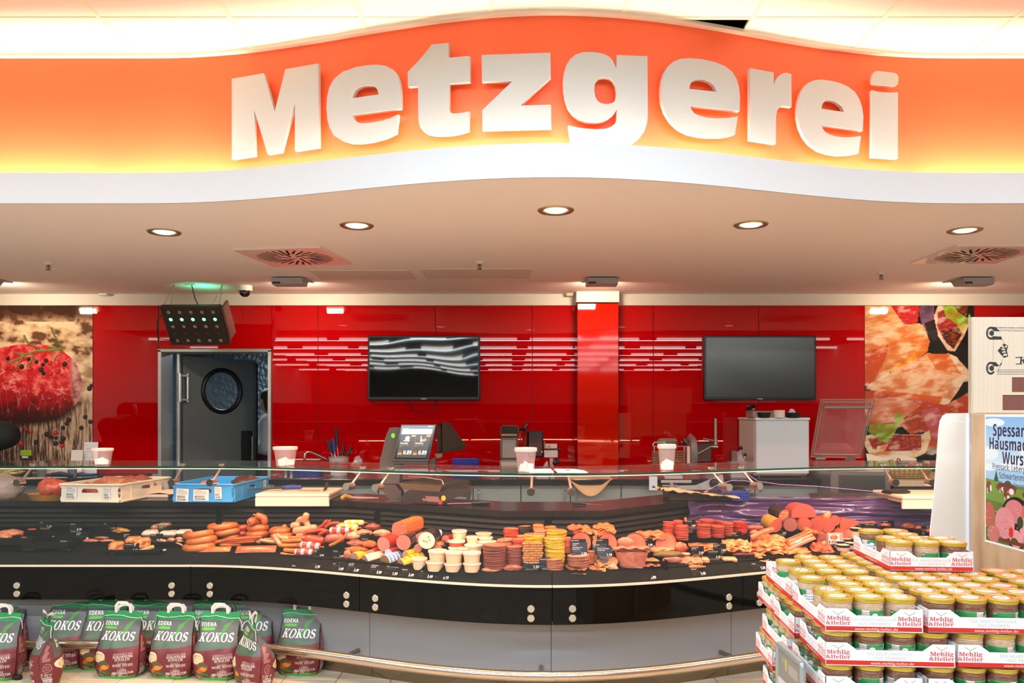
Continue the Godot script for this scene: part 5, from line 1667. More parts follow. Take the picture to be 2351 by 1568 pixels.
	g.prism(pl,0.035,Transform3D(Basis(Vector3.RIGHT,Vector3(0,0,-1),Vector3.UP),Vector3(0,SW,0)))
	single("service_worktop","dark brown service worktop behind the glass counter, carrying crates and scale","worktop",g,mat("1c110c",0.22,0,{"spec": 0.4}))
	g = Geo.new()
	sweep(g,func(x): return dw(x) + 0.42,-4.3,3.6,[V(0,0.0),V(0,SW - 0.036),V(0.02,SW - 0.036),V(0.02,0.0)],40)
	single("counter_back_wall","dark service side wall below the brown worktop","panel",g,mat("1c1613",0.5))

const CASE_E = 0.26
func on_glass(px,off = 0.0) -> Vector3:      # floor point under the counter front at a pixel column
	var x = (px - 1175.5) * 4.5 / F
	for k in 5: x = (px - 1175.5) * (dc(x) + off) / F
	return Vector3(x,0,-dc(x) - off)

# ---------------------------------------------------------------- price cards
var cards: Paint
var card_mat: StandardMaterial3D
var card_n = 0
var card_tex: ImageTexture
func card_cell(price: String,words: String,bg = "15120f") -> Rect2:
	if cards == null:
		cards = Paint.new(self,960,960,Color("15120f"),2)
		card_mat = StandardMaterial3D.new()
		card_mat.roughness = 0.5; card_mat.metallic_specular = 0.2
	var c = card_n % 6
	var r = card_n / 6
	card_n += 1
	var x = c * 160
	var y = r * 96
	cards.rect(x,y,160,96,Color(bg))
	var w = words.split("|")
	for k in w.size(): cards.text(w[k],x + 8,y + 14 + k * 16,15 if k == 0 else 14,Color("d8d4cc"),0,"Droid Sans",true,0.85)
	var yy = y + 18 + w.size() * 16
	if w.size() < 3: cards.text("pfannenfertig, hausgemacht",x + 8,yy,8,Color("8c8880"))
	cards.text("je 100 g",x + 8,y + 74,9,Color("9a968e"))
	if price: cards.text(price,x + 152,y + 74,32,Color("f2eee6"),2,"Droid Sans",true,0.92)
	if price: cards.line([V(x + 96,y + 90),V(x + 138,y + 89)],1.5,Color("b0aca4"))
	return Rect2(x / 960.0,y / 960.0,160 / 960.0,96 / 960.0)
func price_card(label,group,p: Vector3,w: float,price: String,yaw = 0.0,lean = 0.15,words = "Aufschnitt|fein",bg = "15120f",tab = "",hold = true,h = -1.0):
	var r = card_cell(price,words,bg)
	if h < 0: h = w * 0.62
	var t = thing("price_card",label,"price card",p,yaw,group)
	t.rotation.x = -lean
	var g = Geo.new()
	g.box(Vector3(0,h / 2 + 0.006,-0.001),Vector3(w,h,0.002),0.0)
	g.t.fill(r.position + V(0.002,0.002))
	g.quad(Vector3(-w / 2,0.006,0.0004),Vector3(w / 2,0.006,0.0004),Vector3(w / 2,h + 0.006,0.0004),Vector3(-w / 2,h + 0.006,0.0004),r)
	part("card",g,card_mat,t)
	if hold:
		g = Geo.new()
		g.box(Vector3(0,0.004,0.003),Vector3(w * 0.72,0.012,0.008),0.002)
		g.box(Vector3(0,-0.012,-0.004),Vector3(w * 0.4,0.03,0.003),0.001)
		part("holder",g,mat("6d584c",0.15,0,{"alpha": 0.55}),t)
	if tab:
		g = Geo.new()
		g.box(Vector3(-w * 0.38,h + 0.012,0),Vector3(w * 0.24,0.02,0.002),0.0005)
		part("tab",g,mat(tab,0.5),t,Vector3.ZERO,"small coloured tab on top of the card")
	return t

# flat price labels on the ledge: [pixel, price, words]
func price_cards():
	var L = [[455,"1.69","Brühwurst|am Stück"],[500,"1.79","Wienerle|im Naturdarm"],[591,"2.59","Krakauer|fein"],[669,"1.69","Weisswurst|mit Petersilie"],[722,"1.79","Rote Grobe|Stück"],[776,"1.49","Fleischwurst|grob"],[811,"3.49","Bierwurst|250g Stück"],[863,"3.99","Zwiebelwurst|250g Stück"],[899,"1.59","Schinkenfleischwurst"],[936,"3.49","Gelbwurst|250g Stück"],[979,"3.49","Schinkenwurst|250g Stück"],[1015,"2.19","Puten-Paprikabrust"],[1066,"1.89","Gelbwurst|fein"],[1108,"1.29","Fleischwurst|im Ring"],[1170,"1.49","Weisswurst|im Ring"],[1228,"1.49","Champignon|Schinkenwurst"],[1489,"3.99","Rindersaftschinken"],[1604,"3.49","Prosciutto|Villa Reana"],[1742,"3.29","Coppa Serrano|Schinken"],[1812,"2.99","Salami|Mailand"]]
	var ord = ["first","second","third","fourth","fifth","sixth","seventh","eighth","ninth","tenth","eleventh","twelfth","thirteenth","fourteenth","fifteenth","sixteenth","seventeenth","eighteenth","nineteenth","twentieth"]
	for k in L.size():
		var p = on_glass(L[k][0],0.04)
		var nr = normal_of(dc,p.x)
		var t = price_card("black price label reading %s on the front ledge, %s from the left" % [L[k][1],ord[k]],"price labels along the front ledge",Vector3(p.x,LINE_H + 0.006,p.z) + nr * 0.020,0.088,L[k][1],atan2(nr.x,nr.z),0.72,L[k][2],"0d0b0a","",false,0.064)
	# standing cards: [pixel x, pixel y of its foot, depth behind the glass, width, price, words, yaw, label, bg, tab]
	var C = [
		[66,1262,0.10,0.088,"2.49","Bio Hähnchen|ganz, frisch",0.0,"black price card reading 2.49 with small red sign, beside the chicken legs","","c02818"],
		[151,1262,0.10,0.084,"0.99","Nackensteak|gewürzt",0.0,"black price card reading 0.99 at the very front of the empty left trays","",""],
		[60,1252,0.22,0.08,"1.99","Putenbrust",0.0,"dark price card half hidden behind the 2.49 card","",""],
		[124,1250,0.28,0.08,"0.79","Hackfleisch",0.0,"dark price card behind the front 0.99 card","",""],
		[104,1215,0.46,0.084,"1.29","Rinderhack|frisch",0.0,"black price card reading 1.29 in the second row of the left trays","",""],
		[144,1198,0.60,0.08,"0.89","Bratwurst|roh",0.0,"black price card reading 0.89 at the back left, brown tab on top","","b08a64"],
		[173,1222,0.42,0.084,"0.79","Grillfackel",0.0,"black price card reading 0.79 between two empty trays","",""],
		[188,1243,0.27,0.084,"1.99","Schnitzel|paniert",0.0,"black price card reading 1.99 behind the pink minced meat","",""],
		[231,1196,0.60,0.084,"0.99","Marinade|hausgemacht",0.0,"black price card reading 0.99 at the back of the left trays","",""],
		[284,1194,0.60,0.084,"1.19","Rindfleisch|Salat",0.0,"black price card reading 1.19 before the green salad, brown tab on top","","b08a64"],
		[250,1220,0.45,0.08,"1.09","Spiess",0.0,"dim price card before the yellow marinated meat","",""],
		[297,1246,0.25,0.084,"1.69","Spare Ribs|gegart",0.0,"black price card reading 1.69 behind the spare ribs","",""],
		[301,1270,0.10,0.086,"1.69","Schälrippchen",0.0,"black price card reading 1.69 in front of the spare ribs","",""],
		[359,1246,0.19,0.076,"11.90","Rinderfilet",0.2,"tilted black price card reading 11.90 beside the pale sausages","",""],
		[377,1226,0.34,0.076,"1.49","Schweinebauch|am Stück",0.1,"black price card reading 1.49 on the pork belly blocks","",""],
		[731,1281,0.10,0.068,"3.49","Knacker|gekocht",0.05,"black price card reading 3.49 before the white labelled red sausages","",""],
		[776,1283,0.10,0.07,"1.49","Leberkäse",0.0,"black price card reading 1.49 right of the white labelled red sausages","",""],
		[838,1240,0.26,0.055,"","Bauchfleisch",0.0,"small unpriced dark card on the pink meat heap","",""],
		[1220,1310,0.095,0.092,"1.99","Schwäbischer Presskopf|mager",0.1,"slanted black price card reading 1.99 in front of the aspic block","20242a",""],
		[1258,1308,0.085,0.09,"2.19","Hausmacher Trio",0.0,"black price card reading 2.19 at the middle pane joint","20242a",""],
		[1328,1263,0.16,0.084,"","Bierschinken",0.0,"rear price card of the left pile before the ham slices","1f1c1c",""],
		[1331,1270,0.14,0.084,"","Fleischkäse|Zwiebel",0.0,"middle bluish price card of the left pile before the ham slices","343c46",""],
		[1331,1279,0.12,0.084,"1.59","Fleischkäse Pizza|hausgemacht",0.0,"bluish price card reading 1.59 before the ham slices","343c46",""],
		[1380,1262,0.17,0.084,"","Hinterschinken",0.0,"rear dark price card with orange tab, before the right ham slices","1f1c1c","e0622a"],
		[1378,1272,0.15,0.08,"","Putenbrust|fein",0.0,"second price card of the right pile, with orange tab","343c46","e0622a"],
		[1386,1278,0.13,0.082,"","Fleischkäse grob|mit Pistazien",0.0,"third price card of the right pile before the ham","1f1c1c",""],
		[1389,1282,0.11,0.084,"1.79","Grober Fleischkäse|mit 20% Käse",0.0,"bluish price card reading 1.79 before the right ham slices","343c46",""],
		[1485,1258,0.20,0.072,"1.99","Kochschinken|mager",0.0,"black price card reading 1.99 stuck between two cooked hams","",""],
		[1585,1213,0.40,0.068,"1.69","Salami in Honig",-0.1,"black price card reading 1.69 with orange tab before the front salami stacks","","e85a2a"],
		[1602,1276,0.15,0.076,"2.49","Schinkenspeck|Spezialität",-0.05,"black price card reading 2.49 before the packed ham","",""],
		[1641,1286,0.11,0.076,"2.29","Hausmacher Speck",-0.12,"slanted black price card reading 2.29 on the bacon slices","",""],
		[1653,1270,0.17,0.074,"1.99","Rollschinken|gekocht",-0.15,"slanted black price card reading 1.99 behind the 2.29 card","",""],
		[1690,1241,0.25,0.074,"1.69","Paprikasalami|Edelschimmel",-0.1,"black price card reading 1.69 with orange tab, left of the right pane joint","","e85a2a"],
		[1795,1229,0.33,0.064,"2.59","Landjäger|Schwarzwald",-0.1,"black price card reading 2.59 before the brown coated salami","",""],
		[1919,1219,0.36,0.088,"3.99","Salami Alta Notte|Salami Paprika",-0.05,"large black price card reading 3.99 before the orange salamis","",""],
		[1972,1223,0.34,0.08,"1.99","Baguettesalami",0.0,"black price card half behind the small black lidded jars","",""],
		[2001,1222,0.38,0.08,"2.59","Italienische Salami",0.0,"black price card reading 2.59 before the bagged sausages","",""],
		[2040,1215,0.42,0.08,"","Filetspitzen",0.0,"blue edged black price card before the bagged meat at the right","",""],
		[2120,1218,0.40,0.04,"","Aktion",0.0,"small dark card at the far right of the counter","",""],
	]
	for c in C:
		var p = on_glass(c[0],c[2])
		p.y = EYE + (HZ - c[1]) * (-p.z) / F
		price_card(c[7],"standing price cards in the glass counter",p,c[3],c[4],c[6] + atan2(normal_of(dc,p.x).x,normal_of(dc,p.x).z) * 0.5,0.18,c[5],c[8] if c[8] else "15120f",c[9])
	var tx = cards.tex()
	card_mat.albedo_texture = tx

# ---------------------------------------------------------------- on the service worktop and the glass shelf
func crate(label,col: Color,p: Vector3,yaw: float,barcodes: Array,fill: Array):
	var t = thing("crate",label,"crate",p,yaw)
	var m = mat(col,0.4)
	var w = 0.40
	var d = 0.60
	var h = 0.115
	var g = Geo.new()
	bx(g,-w / 2 + 0.01,w / 2 - 0.01,0.0,0.006,0.01,d - 0.01,0.002)
	part("floor",g,m,t)
	for s in 4:
		var L: float = w if s % 2 == 0 else d
		var xf = Transform3D(Basis(Vector3.UP,s * PI / 2),Vector3(0,0,-d / 2)) * Transform3D(Basis.IDENTITY,Vector3(0,0,(d if s % 2 == 0 else w) / 2))
		g = Geo.new()
		var o = PackedVector2Array([V(-L / 2 + 0.012,0),V(L / 2 - 0.012,0),V(L / 2 - 0.004,0.02),V(L / 2 - 0.016,0.04),V(L / 2 - 0.016,0.085),V(L / 2,0.1),V(L / 2,h),V(-L / 2,h),V(-L / 2,0.1),V(-L / 2 + 0.016,0.085),V(-L / 2 + 0.016,0.04),V(-L / 2 + 0.004,0.02)])
		var hw = 0.055
		var hole = PackedVector2Array([V(-hw,0.06),V(hw,0.06),V(hw,0.076),V(hw - 0.012,0.086),V(-hw + 0.012,0.086),V(-hw,0.076)])
		g.prism(o,0.006,xf,null,hole)
		g.box(xf * Vector3(0,h - 0.004,0.004),Vector3(L,0.012,0.012),0.003,xf.basis)
		g.box(xf * Vector3(0,0.008,0.002),Vector3(L - 0.03,0.012,0.006),0.002,xf.basis)
		for k in [-0.3,0.3]: g.box(xf * Vector3(k * L,h * 0.5,0.002),Vector3(0.004,h * 0.75,0.006),0.001,xf.basis)
		part("wall",g,m,t)
	for b in barcodes:      # [side, x, y, w, h]
		var pt = Paint.new(self,96,96,Color("dcd6d0"),2)
		for k in 5: pt.rect(6,8 + k * 8,50 + (k * 29) % 30,3,Color("7a7672"))
		pt.bars(8,52,60,20,Color("2a2622"),b[0] + 3)
		pt.bars(8,76,70,14,Color("2a2622"),b[0] + 7)
		var xf = Transform3D(Basis(Vector3.UP,b[0] * PI / 2),Vector3(0,0,-d / 2)) * Transform3D(Basis(Vector3(0,0,1),0.04 * (b[1] * 10)),Vector3(b[1],b[2],(d if b[0] % 2 == 0 else w) / 2 + 0.0055))
		g = Geo.new()
		g.quad(xf * Vector3(-b[3] / 2,-b[4] / 2,0),xf * Vector3(b[3] / 2,-b[4] / 2,0),xf * Vector3(b[3] / 2,b[4] / 2,0),xf * Vector3(-b[3] / 2,b[4] / 2,0))
		part("barcode_label",g,mat(Color(1,1,1),0.5,0,{"tex": pt.tex()}),t)
	var q = 0
	for f in fill:
		q += 1
		single("raw_meat",f[4],"meat",blob_geo(f[1],0.3,q + int(col.b * 50),18,true),f[2],t.transform * Vector3(f[0].x,f[0].y,-f[0].z),yaw,f[3])
	return t

func sw_point(px,py) -> Vector3: return W(px,py,(EYE - SW) * F / (py - HZ))
func service_items():
	var meatm = meat("b84a38","e0806a",2)
	var p = sw_point(206,1154.0)
	crate("cream plastic crate with raw meat, on the worktop at the left",Color("e6d6bf"),p + Vector3(0,0.001,0),-0.10,[[0,-0.12,0.06,0.075,0.075],[0,0.115,0.06,0.045,0.075],[1,0.2,0.06,0.05,0.08]],[[Vector3(0.05,0.09,0.42),Vector3(0.13,0.05,0.11),meat("8a4030","c07a5a",3),"raw meat in the crates","brown red raw meat piled at the back of the cream crate"],[Vector3(-0.05,0.065,0.12),Vector3(0.12,0.05,0.09),meatm,"raw meat in the crates","pink raw meat behind the grip hole of the cream crate"],[Vector3(-0.02,0.08,0.28),Vector3(0.14,0.055,0.1),meat("b07050","dcae90",4),"raw meat in the crates","pale raw meat in the middle of the cream crate"]])
	p = sw_point(466,1153.5)
	crate("blue plastic crate with raw meat, on the worktop left of the cutting board",Color("3f9ad8"),p + Vector3(0,0.001,0),-0.07,[[0,-0.13,0.045,0.08,0.08],[0,-0.01,0.045,0.1,0.07],[0,0.10,0.06,0.045,0.075],[1,0.2,0.06,0.05,0.08]],[[Vector3(0.0,0.07,0.1),Vector3(0.1,0.05,0.07),meat("c86a58","eaa890",5),"raw meat in the crates","pink raw meat behind the grip hole of the blue crate"],[Vector3(0.1,0.09,0.44),Vector3(0.1,0.04,0.1),meat("2a1a18","6a3a2c",6),"raw meat in the crates","dark meat at the back of the blue crate"]])
	# tray with raw meat left of the cream crate
	p = sw_point(112,1148)
	var g = Geo.new()
	g.lathe([V(0,0),V(0.105,0.0),V(0.13,0.04),V(0.135,0.042),V(0.12,0.038),V(0,0.008)],24,Transform3D.IDENTITY,1.0,0.7)
	single("tray","golden foil tray left of the cream crate","tray",g,mat("c88a3a",0.3,0.5),p)
	single("raw_meat","red raw meat pieces heaped on the golden foil tray","meat",blob_geo(Vector3(0.085,0.06,0.07),0.35,21,20,true),meat("c83a28","e87a5a",7),p + Vector3(0.02,0.075,0))
	single("plastic_bag","crumpled clear plastic bag lying at the left end of the worktop","bag",blob_geo(Vector3(0.15,0.09,0.09),0.35,8),mat("d8b8a8",0.1,0,{"alpha": 0.35}),sw_point(6,1146) + Vector3(-0.03,0.075,0))
	g = Geo.new()
	var rows = []
	for r in 4:
		var row = []
		for c in 9: row.append(Vector3(-0.14 + c * 0.035 + r * 0.03,0.028 + 0.006 * sin(c * 1.3 + r) + (0.008 if r > 1 else 0.0),-r * 0.06))
		rows.append(row)
	g.grid(rows)
	bx(g,-0.13,0.13,0.0,0.022,0.0,0.18,0.004)
	single("paper_stack","stack of pinkish wrapping paper between the two crates","paper",g,mat("ecc8b8",0.6),sw_point(340,1143))
	# cutting board and tools
	var spk = ntex(61,0.4,["b59a86","e2c8b4","e8d0bc","ecd6c4"],256,[0.0,0.16,0.3,1.0])
	var bm = mat(Color(1,1,1),0.45,0,{"tex": spk,"tri": 3.0})
	var board = func(label,px0,px1,py,dep,sk):
		var a = sw_point(px0,py)
		var b = sw_point(px1,py)
		var t = thing("cutting_board",label,"board",(a + b) / 2)
		var w: float = b.x - a.x
		var gg = Geo.new()
		bx(gg,-w / 2,w / 2,0.03,0.05,-0.02,dep,0.004)
		part("board",gg,bm,t)
		gg = Geo.new()
		bx(gg,-w / 2,w / 2,-0.03,0.028,-0.022,0.0,0.003)
		part("front_apron",gg,bm,t)
		gg = Geo.new()
		bx(gg,-w / 2 + 0.02,w / 2 - 0.01,0.002,0.028,0.02,dep - 0.03,0.003)
		part("under_frame",gg,mat("c9ae94",0.5),t)
		return t
	var bt: Node3D = board.call("speckled cream cutting board with steel and knife on it, right of the blue crate",588,757,1151.0,0.42,0)
	var o = bt.position + Vector3(0,0.05,0)
	var kt = thing("knife","dark bladed slicing knife with blue handle lying on the left cutting board","knife",o + Vector3(-0.12,0.012,-0.2),0.1)
	g = Geo.new()
	g.tube([Vector3(-0.21,0,0.05),Vector3(-0.1,0.004,0.02),Vector3(0.0,0.006,0)],[0.006,0.02,0.022],8,1,0.35)
	part("blade",g,mat("3c2f28",0.3,0.4),kt)
	g = Geo.new()
	g.tube([Vector3(0,0.006,0),Vector3(0.05,0.01,-0.01),Vector3(0.11,0.008,-0.015)],[0.013,0.016,0.014],8)
	part("handle",g,mat("24368a",0.45),kt)
	kt = thing("meat_fork","thin two pronged meat fork beside the blue handled knife","fork",o + Vector3(0.0,0.006,-0.16))
	g = Geo.new()
	for s in [-0.006,0.008]: g.tube([Vector3(0,0,s),Vector3(0.09,0.0,s * 1.3 + 0.02),Vector3(0.15,0.002,s + 0.05)],0.0025,6)
	part("prong",g,mat("a58a70",0.3,0.7),kt)
	kt = thing("knife","short dark paring knife standing on the left cutting board","knife",o + Vector3(0.16,0.004,-0.2))
	g = Geo.new()
	g.tube([Vector3(0,0.0,0.04),Vector3(0.004,0.012,0),Vector3(0.0,0.04,-0.05)],[0.008,0.01,0.009],8)
	part("handle",g,mat("42221c",0.5),kt)
	g = Geo.new()
	g.tube([Vector3(0.0,0.0,0.04),Vector3(0.012,0.002,0.08)],[0.005,0.002],6)
	part("blade",g,mat("c8a090",0.3,0.6),kt)
	bt = board.call("speckled cream cutting board with a black lid on it, at the right end",2069,2235,1157.0,0.40,1)
	g = Geo.new()
	g.lathe([V(0,0),V(0.085,0.0),V(0.09,0.012),V(0.07,0.02),V(0,0.02)],24,Transform3D.IDENTITY,1,0.7)
	single("black_lid","flat black lid lying on the right cutting board","lid",g,mat("151214",0.4),bt.position + Vector3(-0.17,0.05,-0.18))
	register()
	# honing steel in front of the scale, knife near the middle
	kt = thing("sharpening_steel","long dark sharpening steel lying in front of the checkout scale","steel",sw_point(1075,1160),0.12)
	g = Geo.new()
	cyl(g,Vector3(-0.13,0.012,0.02),Vector3(0.03,0.012,0),0.006,8)
	part("rod",g,mat("6a5a50",0.3,0.7),kt)
	g = Geo.new()
	g.tube([Vector3(0.03,0.013,0),Vector3(0.08,0.014,-0.004),Vector3(0.125,0.013,-0.005)],[0.012,0.014,0.012],8)
	part("handle",g,mat("16110f",0.45),kt)
	kt = thing("knife","small black knife lying alone on the brown worktop right of the middle joint","knife",sw_point(1330,1160),-0.2)
	g = Geo.new()
	g.tube([Vector3(-0.035,0.012,0),Vector3(0.0,0.014,0),Vector3(0.035,0.01,0)],[0.008,0.01,0.008],8)
	part("handle",g,mat("100d0d",0.45),kt)
	g = Geo.new()
	g.tube([Vector3(0.035,0.01,0),Vector3(0.14,0.004,-0.01)],[0.006,0.002],6,1,0.4)
	part("blade",g,mat("8d7a70",0.25,0.8),kt)
	kt = thing("yellow_peeler","yellow handled tool in a clear bag beside the left cutting board","tool",sw_point(790,1150))
	g = Geo.new()
	g.tube([Vector3(-0.01,0.02,0),Vector3(0.0,0.03,-0.02),Vector3(0.03,0.02,-0.04)],0.014,8)
	part("handle",g,mat("b8862a",0.4),kt)
	g = Geo.new()
	g.tube([Vector3(0.03,0.02,-0.04),Vector3(0.10,0.014,-0.05),Vector3(0.2,0.012,-0.07)],[0.014,0.018,0.01],8,1,0.5)
	part("clear_wrap",g,mat("e0b0a0",0.1,0,{"alpha": 0.4}),kt)
	# right: wrapping paper, blue basket with leaflets, purple film
	g = Geo.new()
	rows = []
	for r in 9:
		var row = []
		for c in 19:
			var u = c / 18.0
			var v = r / 8.0
			row.append(Vector3(-0.2 + u * 0.48 - v * 0.03,0.075 - u * 0.045 + 0.012 * noise.get_noise_2d(u * 6,v * 5) * (2.0 - u),0.10 - v * 0.30 * (1.0 - 0.5 * u)))
		rows.append(row)
	g.grid(rows)
	g.grid(rows.map(func(r): var q: Array = r.map(func(a): return a - Vector3(0,0.003,0)); q.reverse(); return q))
	single("wrapping_paper","torn sheet of pinkish wrapping paper on the worktop, right of the middle","paper",g,mat("d8a888",0.65),sw_point(1592,1150))
	g = Geo.new()
	bx(g,-0.16,0.24,0.0,0.05,-0.02,0.2,0.004)
	single("paper_tray","flat dark tray under the torn wrapping paper","tray",g,mat("1c1413",0.4),sw_point(1592,1149))
	perforated_basket("blue perforated basket full of leaflets under purple film, right of the torn paper",sw_point(1682,1146),Vector3(0.17,0.055,0.2),-0.1,13,3)
	var lm = ["4a1c30","c8742a","2a1420","8a3a4a","5a2a60","b8a0b0"]
	for k in 7:
		g = Geo.new()
		g.box(Vector3.ZERO,Vector3(0.14,0.003,0.09),0.0005)
		var lf = single("leaflet","printed leaflet in the blue perforated basket, number %s of the loose pile from below" % ["one","two","three","four","five","six","seven"][k],"leaflet",g,mat(lm[k % 6],0.3),sw_point(1682,1146) + Vector3(-0.03 + 0.012 * k,0.035 + k * 0.007,-0.04 - 0.02 * (k % 3)),-0.4 + k * 0.21)
		lf.rotation.z = 0.25 - k * 0.06
	purple_film()
	# tubs on the glass shelf
	var tubs = [[235,1068,48,39,0.05,"clear tub with paper slips on the glass shelf, leftmost of four"],[655,1071,56,45,0.05,"clear tub with paper slips on the shelf, right of the kitchen door"],[1207,1086,52,57,0.03,"clear tub of paper slips on the shelf in front of the left slicer"],[1531,1081,43,61,0.03,"clear tub of paper slips on the shelf in front of the right slicer"]]
	for k in 4:
		var q: Array = tubs[k]
		var b = on_glass(q[0],0.07 + q[4])
		b.y = SHELF_H + 0.001
		var d = -b.z
		var r: float = q[2] * d / F / 2
		var h: float = (q[1] - (q[1] - q[3])) * d / F * 0.98
		var t = thing("slip_tub",q[5],"tub",b,0,"tubs on the glass shelf")
		g = Geo.new()
		g.lathe([V(0,0.001),V(r * 0.72,0.001),V(r * 0.78,h * 0.3),V(r * 0.92,h * 0.86)],28)
		part("cup",g,mat("ffdcd8",0.12,0,{"alpha": 0.17}),t)
		g = Geo.new()
		g.lathe([V(r * 0.90,h * 0.84),V(r * 0.98,h * 0.84),V(r,h * 0.88),V(r,h * 0.98),V(r * 0.95,h),V(r * 0.90,h * 0.99),V(r * 0.88,h * 0.9)],28)
		part("rim",g,mat("f6d2cc",0.3,0,{"alpha": 0.75}),t)
		g = Geo.new()
		g.disc(Vector3(0,h * 0.93,0),Vector3.UP,r * 0.9)
		part("lid",g,mat("ffe4e0",0.1,0,{"alpha": 0.2}),t)
		for j in 3:
			g = Geo.new()
			g.prism(PackedVector2Array([V(-r * 0.6,0),V(r * 0.6,0),V(r * (0.7 - j * 0.2),h * (0.2 + 0.08 * j)),V(r * 0.1,h * (0.42 - 0.1 * j)),V(-r * 0.7,h * 0.3)]),0.004,xform(Vector3(0,0.004,0.01 - j * r * 0.3),j * 1.1 + k))
			part("paper_slip",g,mat("f6e8e2",0.7),t)
	g = Geo.new()
	rows = []
	for r in 3:
		var row = []
		for c in 9: row.append(Vector3(-0.11 + c * 0.0275,0.003 + 0.002 * sin(c),-0.02 - r * 0.09))
		rows.append(row)
	rows[2][8].x -= 0.05; rows[2][0].x += 0.02
	g.grid(rows)
	var pb = on_glass(1262,0.1)
	pb.y = SHELF_H + 0.001
	for s in [[-0.035,"white paper sheet lying on the glass shelf, left of the middle joint"],[0.115,"white paper sheet lying on the glass shelf, right of the middle joint"]]:
		g = Geo.new()
		g.prism(PackedVector2Array([V(-0.07,-0.04),V(0.055,-0.04),V(0.05,0.22),V(-0.08,0.2)] if s[0] < 0 else [V(-0.075,-0.04),V(0.08,-0.04),V(0.07,0.08),V(0.03,0.2),V(-0.08,0.22)]),0.002,Transform3D(Basis(Vector3.RIGHT,Vector3(0,0,-1),Vector3.UP),Vector3(0,0.002,0)))
		single("paper_sheet",s[1],"paper",g,mat("f4f6fa",0.6),pb + Vector3(s[0],0,-0.0))

func purple_film():
	# glossy violet film hung over the service side, in folds
	var g = Geo.new()
	var rows = []
	var f = func(u,v):
		var x = lerpf(1.12,3.3,u)
		var fold = 0.014 * sin(v * 13.0 + 5.0 * noise.get_noise_2d(u * 2.2,3.0)) + 0.03 * noise.get_noise_2d(u * 3.0,v * 6.0)
		return Vector3(x,lerpf(0.715,SW + 0.012,v) - 0.03 * maxf(0,0.25 - u) * (1 - v),-dw(x) + 0.03 + fold + (1 - v) * 0.015)
	for r in 25:
		var row = []
		for c in 61: row.append(f.call(c / 60.0,r / 24.0))
		rows.append(row)
	for r in 7:
		var row = []
		for c in 61:
			var q: Vector3 = f.call(c / 60.0,1.0)
			row.append(q + Vector3(0,0.012 * noise.get_noise_2d(c * 0.1,r * 0.9) - 0.006,-0.03 - r * 0.02))
		rows.append(row)
	g.grid(rows)
	single("violet_film","glossy violet plastic film hanging in folds behind the salamis at the right","film",g,mat("57406e",0.12,0,{"coat": 0.8}))
	g = Geo.new()
	# loose edge of the film arching over the leaflet basket
	for q in [[[1620,1128,1650,1112,1680,1103,1715,1104,1745,1116],5.1],[[1712,1085,1740,1105,1790,1112,1870,1116,1960,1124,2060,1133,2140,1135],5.25]]:
		var pts = []
		for k in q[0].size() / 2: pts.append(W(q[0][k * 2],q[0][k * 2 + 1],q[1]))
		g.tube(pts,0.0022,6)
	single("film_edge","shiny rolled edge of the violet film arching over the blue basket","film",g,mat("b08ad8",0.1,0,{"coat": 1.0}))

